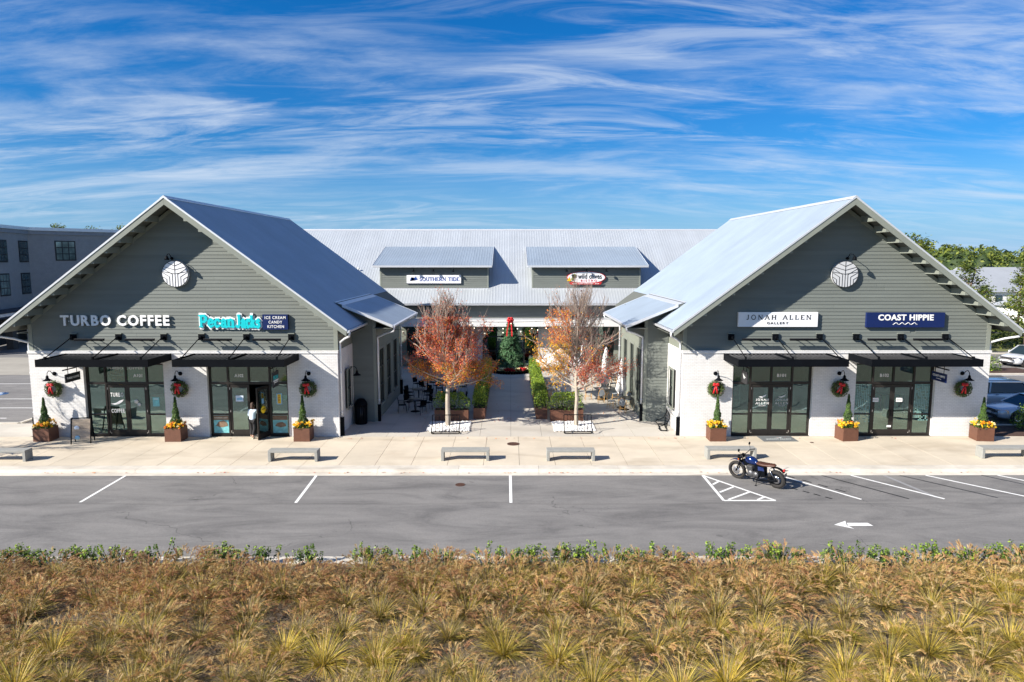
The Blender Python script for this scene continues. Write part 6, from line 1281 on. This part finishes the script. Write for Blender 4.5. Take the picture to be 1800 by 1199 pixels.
bush(27.15, 34.7, .75, 1.5, 'light green rounded shrub in front of the silver-white sedan', 2200, ('leaf_mid', 'leaf_light', 'leaf_dark'), .1)
bush(24.95, 34.9, .3, .3, 'low dark shrub in the mulch by the corner', 300)
# ================================================================= MOTORCYCLE
fw = Vector((9.96, 27.2)); rwh = Vector((10.92, 26.2))       # front and rear wheel contacts (asphalt)
fw = Vector((9.36, 27.22)); rwh = Vector((10.5, 25.98))
md = (fw-rwh); WB = md.length/1.1; ang = math.atan2(md.y, md.x)
mo = root('motorcycle', 'dark blue motorcycle with brown leather seat leaning on its stand by the kerb', 'motorcycle', (rwh.x, rwh.y, KZ), ang)
mo.rotation_euler = (math.radians(-9), 0, ang); mo.rotation_mode = 'XYZ'; mo.scale = (1.1, 1.15, 1.12)
# local: x forward, y left (towards the camera side stand), z up
def wheel(cx, r, tw, label=None):
    w_ = MB(); w_.torus((cx, 0, r), r-tw/2, tw/2, 'y', 40, 10); W = w_.build('wheel', 'tyre', mo)
    k = MB()
    for i in range(34):
        a = 2*PI*i/34
        for s_ in (-1, 1): c = Vector((cx+(r-.012)*math.cos(a), s_*tw*.22, r+(r-.012)*math.sin(a))); t = Vector((-math.sin(a), 0, math.cos(a))); k.bar(c-t*.017, c+t*.017, tw*.3, .022, up=(math.cos(a), 0, math.sin(a)))
    k.build('tread', 'tyre', W, kind='stuff'); q_ = MB(); q_.torus((cx, 0, r), r-tw-.005, .014, 'y', 36, 6); q_.build('rim', 'black_metal', W)
    h = MB(); h.lathe([(.045, -.06), (.045, .06)], (cx, 0, r), 14, axis='y'); h.build('hub', 'engine_grey', W)
    for i in range(20):
        a = 2*PI*i/20; b_ = a+(.25 if i % 2 else -.25); s_ = -1 if i % 4 < 2 else 1; sp = MB(); sp.tube([(cx+.04*math.cos(b_), s_*.045, r+.04*math.sin(b_)), (cx+(r-tw-.01)*math.cos(a), 0, r+(r-tw-.01)*math.sin(a))], .004, 4); sp.build('spoke', 'chrome', W)
    d = MB(); d.lathe([(.1, -.004), (.14, -.004), (.14, .004), (.1, .004)], (cx, .075, r), 22, axis='y'); d.build('brake_disc', 'chrome', W)
    return W
wheel(0, .33, .15); wheel(WB, .34, .105)
def part(name, m): 
    b = MB(); return b, (lambda: b.build(name, m, mo))
hx, hz = WB-.27, .93                                   # steering head
for s_ in (-1, 1):
    b, d = part('fork', 'black_metal'); b.tube([(WB, s_*.09, .34), (WB-.14, s_*.09, .66)], .026, 8); b.tube([(WB-.13, s_*.09, .64), (hx+.02, s_*.09, hz+.02)], .019, 8); d()
b, d = part('triple_clamp', 'black_metal'); b.box(hx-.03, hx+.05, -.12, .12, hz-.02, hz+.01); b.box(hx+.02, hx+.1, -.12, .12, hz-.2, hz-.17); d()
b, d = part('handlebar', 'black_metal'); b.tube([(hx-.22, -.41, hz+.16), (hx-.12, -.3, hz+.17), (hx-.02, -.12, hz+.05), (hx-.02, .12, hz+.05), (hx-.12, .3, hz+.17), (hx-.22, .41, hz+.16)], .013, 6); d()
for s_ in (-1, 1):
    b, d = part('grip', 'tyre'); b.tube([(hx-.13, s_*.31, hz+.17), (hx-.23, s_*.43, hz+.16)], .02, 8); d()
    b, d = part('brake_lever', 'chrome'); b.tube([(hx-.08, s_*.27, hz+.17), (hx-.12, s_*.41, hz+.15)], .006, 4); d()
    b, d = part('mirror', 'black_metal'); b.tube([(hx-.12, s_*.3, hz+.18), (hx-.05, s_*.36, hz+.32)], .006, 5); b.lathe([(.0, -.01), (.055, -.01), (.055, .01), (0, .012)], (hx-.05, s_*.37, hz+.37), 14, axis='x'); d()
    b, d = part('indicator', 'petal_orange'); b.ball((hx+.08, s_*.2, hz-.06), .028); d()
b, d = part('headlight', 'black_metal'); b.lathe([(.03, -.12), (.085, -.06), (.095, 0), (.085, .012)], (hx+.18, 0, hz-.06), 18, axis='x'); d()
b, d = part('headlight_lens', 'chrome'); b.lathe([(.0, .016), (.08, .012)], (hx+.18, 0, hz-.06), 18, axis='x'); d()
b, d = part('gauge', 'black_metal'); b.lathe([(.05, 0), (.055, .04), (.04, .05)], (hx+.03, .05, hz+.03), 14); b.lathe([(.05, 0), (.055, .04), (.04, .05)], (hx+.03, -.05, hz+.03), 14); d()
b, d = part('front_fender', 'tank_blue')
for i in range(10):
    a0 = math.radians(50+9*i); a1 = math.radians(50+9*(i+1)); R0 = .40
    b.bar((WB+R0*math.cos(a0), 0, .36+R0*math.sin(a0)), (WB+R0*math.cos(a1), 0, .36+R0*math.sin(a1)), .12, .012, up=(math.cos(a0), 0, math.sin(a0)))
d()
b = MB(); prof = [(hx-.08, .02, .84, .85), (hx-.12, .09, .76, .93), (hx-.22, .135, .72, .98), (hx-.36, .14, .71, .975), (hx-.48, .11, .71, .92), (hx-.56, .06, .73, .85)]   # tank
v = []; f = []; n = 14
for (x, w_, z0, z1) in prof:
    for k in range(n): a = 2*PI*k/n; v.append((x, w_*math.copysign(abs(math.cos(a))**.7, math.cos(a)), (z0+z1)/2+(z1-z0)/2*math.copysign(abs(math.sin(a))**.8, math.sin(a))))
for i in range(len(prof)-1):
    for k in range(n): f.append((i*n+k, i*n+(k+1) % n, (i+1)*n+(k+1) % n, (i+1)*n+k))
f += [tuple(range(n)), tuple(range(len(prof)*n-1, (len(prof)-1)*n-1, -1))]; b.add(v, f, 0, True); b.build('fuel_tank', 'tank_blue', mo)
b, d = part('filler_cap', 'chrome'); b.lathe([(.035, 0), (.035, .02)], (hx-.28, 0, .97), 12); d()
b = MB(); prof = [(hx-.52, .07, .78, .82), (hx-.6, .115, .75, .84), (hx-.78, .135, .745, .835), (hx-1.0, .13, .765, .85), (hx-1.16, .11, .79, .87), (hx-1.24, .06, .81, .86)]; v = []; f = []
for (x, w_, z0, z1) in prof:
    for k in range(n): a = 2*PI*k/n; v.append((x, w_*math.copysign(abs(math.cos(a))**.6, math.cos(a)), (z0+z1)/2+(z1-z0)/2*math.copysign(abs(math.sin(a))**.6, math.sin(a))))
for i in range(len(prof)-1):
    for k in range(n): f.append((i*n+k, i*n+(k+1) % n, (i+1)*n+(k+1) % n, (i+1)*n+k))
f += [tuple(range(n)), tuple(range(len(prof)*n-1, (len(prof)-1)*n-1, -1))]; b.add(v, f, 0, True); b.build('saddle', 'leather', mo)
for k in range(6): b, d = part('saddle_seam', 'black_ink'); x = hx-.64-.08*k; b.tube([(x, -.118, .80), (x, -.09, .843+.002*k), (x, .09, .843+.002*k), (x, .118, .80)], .004, 4); d()
b, d = part('frame', 'black_metal')
b.tube([(hx-.02, 0, .84), (hx-.3, 0, .72), (hx-.62, 0, .72), (hx-1.2, 0, .78)], .02, 7); b.tube([(hx-.0, 0, .76), (hx-.12, .08, .42), (hx-.2, .1, .26), (hx-.62, .1, .25), (hx-.72, .1, .5), (hx-.8, .08, .74)], .016, 6); b.tube([(hx-.0, 0, .76), (hx-.12, -.08, .42), (hx-.2, -.1, .26), (hx-.62, -.1, .25), (hx-.72, -.1, .5), (hx-.8, -.08, .74)], .016, 6); d()
for s_ in (-1, 1):
    b, d = part('swingarm', 'black_metal'); b.tube([(hx-.68, s_*.1, .38), (0, s_*.1, .33)], .022, 6); d()
    b, d = part('shock_absorber', 'chrome'); b.tube([(.02, s_*.13, .36), (.2, s_*.12, .7)], .022, 8); d()
    b, d = part('spring', 'black_metal')
    for i in range(7): t = .2+.1*i; b.torus((.02+.18*t, s_*.13, .36+.34*t), .03, .006, 'z', 10, 4)
    d()
b, d = part('engine', 'engine_grey'); b.box(hx-.6, hx-.22, -.13, .13, .27, .47); b.lathe([(.11, -.16), (.12, -.14), (.12, .14), (.11, .16)], (hx-.33, 0, .38), 18, axis='y'); b.lathe([(.1, -.165), (.105, -.15), (.105, .15), (.1, .165)], (hx-.54, 0, .37), 18, axis='y'); d()
for k in range(7): b, d = part('cooling_fin', 'engine_grey'); z = .475+.026*k; b.box(hx-.42+.008*k, hx-.22+.008*k, -.14, .14, z, z+.013); d()
b, d = part('cylinder', 'engine_grey'); b.box(hx-.40, hx-.2, -.12, .12, .47, .67); d()
b, d = part('battery_box', 'black_metal'); b.box(hx-.86, hx-.6, -.1, .1, .36, .74); b.box(hx-.6, hx-.45, -.06, .06, .47, .72); b.box(hx-.2, hx-.02, -.04, .04, .6, .8); d()
b, d = part('side_cover', 'tank_blue'); b.prism([(hx-.62, .56), (hx-.86, .58), (hx-.83, .7), (hx-.62, .71)], 'y', -.12, .12); d()
for s_ in (-1, 1):
    b, d = part('exhaust_pipe', 'black_metal'); b.tube([(hx-.2, s_*.07, .56), (hx-.08, s_*.1, .48), (hx-.1, s_*.13, .3), (hx-.25, s_*.15, .2), (hx-.7, s_*.16, .22)], .021, 8); d()
    b, d = part('silencer', 'black_metal'); b.tube([(hx-.66, s_*.165, .22), (-.02, s_*.18, .34), (-.12, s_*.18, .36)], [.03, .045, .035], 12); d()
    b, d = part('footrest', 'tyre'); b.tube([(hx-.55, s_*.15, .32), (hx-.55, s_*.26, .32)], .014, 6); d()
b, d = part('rear_fender', 'black_metal')
for i in range(6): a0 = math.radians(60+13*i); a1 = math.radians(60+13*(i+1)); b.bar((.395*math.cos(a0), 0, .37+.4*math.sin(a0)), (.395*math.cos(a1), 0, .37+.4*math.sin(a1)), .13, .012, up=(math.cos(a0), 0, math.sin(a0)))
d()
b, d = part('tail_light', 'red_ink'); b.box(-.32, -.26, -.04, .04, .7, .76); d()
b, d = part('number_plate', 'engine_grey'); b.box(-.335, -.325, -.09, .09, .5, .62); d()
b, d = part('kick_stand', 'black_metal'); b.tube([(hx-.58, .1, .27), (hx-.62, .3, .055)], .012, 6); b.box(hx-.66, hx-.58, .27, .34, .045, .055); d()
b, d = part('chain_guard', 'black_metal'); b.box(.05, hx-.66, .105, .125, .39, .42); d()
# ================================================================= PERSON
def skin_mesh(verts, edges, radii, sub=2, rootv=0):
    me = bpy.data.meshes.new('s'); me.from_pydata(verts, edges, []); o = bpy.data.objects.new('s', me); COL.objects.link(o); m = o.modifiers.new('k', 'SKIN')
    m.use_smooth_shade = True
    for i, r in enumerate(radii): me.skin_vertices[0].data[i].radius = (r, r) if not isinstance(r, tuple) else r
    me.skin_vertices[0].data[rootv].use_root = True; s_ = o.modifiers.new('u', 'SUBSURF'); s_.levels = sub; s_.render_levels = sub
    dg = bpy.context.evaluated_depsgraph_get(); out = bpy.data.meshes.new_from_object(o.evaluated_get(dg)); bpy.data.objects.remove(o); return out
# facing the door (+y), walking in; left foot behind; right arm forward on the door
pr = root('person', 'person in a loose pale blue top and black trousers walking in through the open door', 'person', (-12.78, 33.2, 0), math.radians(-8))
V = [(0, 0, .92), (0, .01, 1.08), (0, .02, 1.25), (0, .03, 1.40), (0, .04, 1.5), (0, .06, 1.60), (0, .07, 1.70),
     (-.09, 0, .88), (-.10, .06, .48), (-.10, -.02, .09), (-.10, .10, .04), (.09, 0, .88), (.10, -.03, .48), (.10, -.24, .12), (.10, -.14, .04),
     (-.17, .02, 1.38), (-.22, .05, 1.12), (-.17, .22, .98), (.17, .03, 1.38), (.24, .16, 1.16), (.27, .36, 1.14), (.28, .44, 1.14), (-.15, .29, .95)]
E_ = [(0, 1), (1, 2), (2, 3), (3, 4), (4, 5), (5, 6), (0, 7), (7, 8), (8, 9), (9, 10), (0, 11), (11, 12), (12, 13), (13, 14), (3, 15), (15, 16), (16, 17), (3, 18), (18, 19), (19, 20), (20, 21), (17, 22)]
Rr = [.12, .11, .125, .13, .05, .088, .08, .095, .06, .04, .035, .095, .06, .04, .035, .055, .042, .032, .055, .042, .032, .028, .028]
link('body', (lambda me: (me.materials.append(M('skin')), me)[1])(skin_mesh(V, E_, Rr)), pr)
def grow_mesh(V, E_, Rr, m, name):
    me = skin_mesh(V, E_, Rr); me.materials.append(M(m)); return link(name, me, pr)
grow_mesh([V[0], V[7], (-.10, .06, .48), (-.10, -.015, .13), V[11], (.10, -.03, .48), (.10, -.22, .16)], [(0, 1), (1, 2), (2, 3), (0, 4), (4, 5), (5, 6)], [.14, .115, .088, .07, .115, .088, .07], 'black_cloth', 'trousers')
grow_mesh([(0, -.01, .86), (0, 0, 1.05), V[2], V[3], (0, .035, 1.46), V[15], (-.23, .05, 1.13), (-.19, .18, 1.02), V[18], (.24, .15, 1.17), (.265, .31, 1.15)], [(0, 1), (1, 2), (2, 3), (3, 4), (3, 5), (5, 6), (6, 7), (3, 8), (8, 9), (9, 10)], [(.19, .15), (.17, .14), (.165, .14), (.15, .13), (.07, .07), .075, .065, .055, .075, .065, .055], 'shirt', 'shirt')
hm = MB(); hm.ball((0, .045, 1.665), (.105, .12, .125), 0, 14, 10); hm.ball((0, -.03, 1.56), (.085, .06, .12), 0, 12, 8); hm.build('hair', 'hair', pr)
fc = MB(); fc.ball((0, .165, 1.63), (.014, .02, .02), 0, 6, 5); fc.build('nose', 'skin', pr)
for s_ in (-1, 1): e = MB(); e.ball((s_*.03, .155, 1.655), .011, 0, 6, 5); e.build('eye', 'black_ink', pr); e = MB(); e.ball((s_*.098, .05, 1.64), (.012, .022, .032), 0, 6, 5); e.build('ear', 'skin', pr)
e = MB(); e.box(-.02, .02, .15, .16, 1.585, 1.592); e.build('mouth', 'red_ink', pr)
for (hx_, hy, hz_, dy, dz) in ((.28, .47, 1.14, 1, .0), (-.15, .30, .93, .3, -.95)):
    h = MB(); h.ball((hx_, hy, hz_), (.035, .04, .03), 0, 8, 6)
    for k in range(4): ox = -.025+.017*k; L_ = (.06, .07, .066, .052)[k]; h.tube([(hx_+ox, hy+.02*dy, hz_+.02*dz), (hx_+ox, hy+(.02+L_*.6)*dy, hz_+L_*.6*dz), (hx_+ox, hy+(.02+L_)*dy, hz_+L_*dz-.015)], [.009, .008, .006], 5)
    h.tube([(hx_-.03, hy, hz_), (hx_-.055, hy+.03*dy, hz_+.02*dz)], [.01, .008], 5); h.build('hand', 'skin', pr)
for a, b, rz_ in ((V[10], V[9], 0), (V[14], V[13], 0)): s = MB(); s.ball((a[0], a[1]-.03, .035), (.048, .13, .035), 0, 10, 6); s.build('shoe', 'cream', pr)
# ================================================================= CARS
def car(loc, rz, paint, label, suv=True, L_=4.6, W_=1.86):
    C = root('parked_car', label, 'car', loc, rz); hw = W_/2; h = 1.68 if suv else 1.44; bl = 1.02 if suv else .92; gc = .22
    # stations along x (nose at +x = L_/2): x, half width, bottom z, top z of lower body
    st = [(L_/2, hw*.72, .38, .66), (L_/2-.08, hw*.84, .26, .76), (L_/2-.3, hw*.95, .2, bl-.12), (L_/2-.9, hw, .2, bl-.03), (L_/2-1.35, hw, .2, bl), (0, hw, .2, bl+.02), (-L_/2+.9, hw, .2, bl+.04), (-L_/2+.3, hw*.96, .24, bl+.02), (-L_/2, hw*.86, .34, bl-.1)]
    v = []; f = []; n = 12
    for x, w_, z0, z1 in st:
        m = (z0+z1)/2; dz = (z1-z0)/2
        pts = [(-.82, -1), (.82, -1), (.97, -.7), (1, 0), (.985, .5), (.93, .82), (.8, .97), (0, 1.06), (-.8, .97), (-.93, .82), (-.985, .5), (-1, 0)]
        for a, b in pts: v.append((x, w_*a, m+dz*b))
    for i in range(len(st)-1):
        for k in range(n): f.append((i*n+k, i*n+(k+1) % n, (i+1)*n+(k+1) % n, (i+1)*n+k))
    f += [tuple(range(n)), tuple(range(len(st)*n-1, (len(st)-1)*n-1, -1))]
    body = MB().add(v, f, 0, True).build('body', paint, C); m = body.modifiers.new('s', 'SUBSURF'); m.levels = 1; m.render_levels = 1
    x1, x0 = L_/2-1.25, -L_/2+(.12 if suv else .75); rx1, rx0 = x1-.85, x0+(.35 if suv else .75); wb, wt = hw*.93, hw*.74
    corners = [(x1, wb, bl), (x1, -wb, bl), (x0, -wb, bl+.03), (x0, wb, bl+.03), (rx1, wt, h-.06), (rx1, -wt, h-.06), (rx0, -wt, h-.05), (rx0, wt, h-.05)]
    MB().add([Vector(c) for c in corners], [(0, 1, 5, 4), (1, 2, 6, 5), (2, 3, 7, 6), (3, 0, 4, 7), (4, 5, 6, 7)]).build('glasshouse', 'car_glass', C)
    rf = MB(); v = []; ny = 7
    for i in range(7):
        x = rx1+.06+(rx0-rx1-.08)*i/6; ww = wt*1.0*(1 if 0 < i < 6 else .96); cz_ = .07*math.sin(PI*(i+.6)/7.2)
        for k in range(ny): t = -1+2*k/(ny-1); v.append((x, ww*t, h-.055+cz_*(1-.5*t*t)+.02*(1-t**4)))
    f = [(i*ny+k, i*ny+k+1, (i+1)*ny+k+1, (i+1)*ny+k) for i in range(6) for k in range(ny-1)]; rf.add(v, f, 0, True); rf.build('roof', paint, C)
    for s_ in (-1, 1):
        for a, b, w_ in (((x1+.02, s_*wb, bl-.01), (rx1+.03, s_*wt, h-.05), .07), ((rx1+.03, s_*wt, h-.05), (rx0, s_*wt, h-.04), .07), ((.1, s_*wb*1.005, bl), (-.05, s_*wt*1.01, h-.06), .07), ((x0, s_*wb, bl), (rx0, s_*wt, h-.05), .12)): MB().bar(a, b, w_, .05).build('pillar', paint, C)
        MB().ball((x1-.35, s_*(hw+.1), bl+.1), (.09, .13, .09)).build('mirror', paint, C)
        if suv: MB().tube([(rx1-.2, s_*wt*.93, h+.03), (rx0+.2, s_*wt*.93, h+.04)], .02, 6).build('roof_rail', 'black_metal', C)
        hl = MB(); hl.prism([(L_/2-.42, s_*hw*.97), (L_/2-.03, s_*hw*.66), (L_/2-.0, s_*hw*.5), (L_/2-.06, s_*hw*.5), (L_/2-.3, s_*hw*.86)], 'z', bl-.34, bl-.18); hl.build('headlight', 'chrome', C)
        MB().ball((L_/2-.1, s_*hw*.66, .42), (.05, .09, .05)).build('fog_light', 'car_black', C)
        for x in (-.3, .75): MB().box(x-.1, x+.08, s_*(hw-.01), s_*(hw+.025), bl-.12, bl-.09).build('door_handle', 'chrome', C)
        for x in (L_/2-.92, -L_/2+.95):
            W = MB().lathe([(.2, -.11), (.335, -.11), (.345, -.07), (.345, .07), (.335, .11), (.2, .11)], (x, s_*(hw-.1), .345), 24, axis='y').build('wheel', 'tyre', C); MB().lathe([(.0, s_*.09), (.2, s_*.115), (.215, s_*.08)], (x, s_*(hw-.1), .345), 10, axis='y', smooth=False).build('rim', 'chrome', W)
            a_ = MB(); a_.torus((x, s_*(hw-.02), .36), .375, .035, 'y', 16, 5, a0=-.1, a1=PI+.1); a_.build('wheel_arch', 'car_black', C)
    gr = MB(); gr.box(L_/2-.02, L_/2+.025, -hw*.46, hw*.46, bl-.37, bl-.2); gr.build('grille', 'car_black', C)
    for k in range(4): MB().box(L_/2+.026, L_/2+.034, -hw*.44, hw*.44, bl-.355+.04*k, bl-.345+.04*k).build('grille_bar', 'chrome', C)
    MB().box(L_/2-.03, L_/2+.03, -hw*.6, hw*.6, .3, .44).build('lower_grille', 'car_black', C); MB().box(L_/2+.03, L_/2+.04, -.16, .16, .46, .58).build('number_plate', 'white_trim', C)
    return C
car((29.15, 37.3, -.11), PI, 'car_sky_tint', 'silver-white sedan, blue sky reflection in its paint colour, parked nose towards the right building', False, 4.8, 1.86)
car((28.7, 40.9, -.11), PI, 'car_silver', 'silver sport utility car parked behind the silver-white sedan', True, 4.9, 1.94)
car((44.0, 57.2, -.11), PI+.25, 'car_white', 'white sport utility car with black grille parked in the far row', True, 4.9, 1.98)
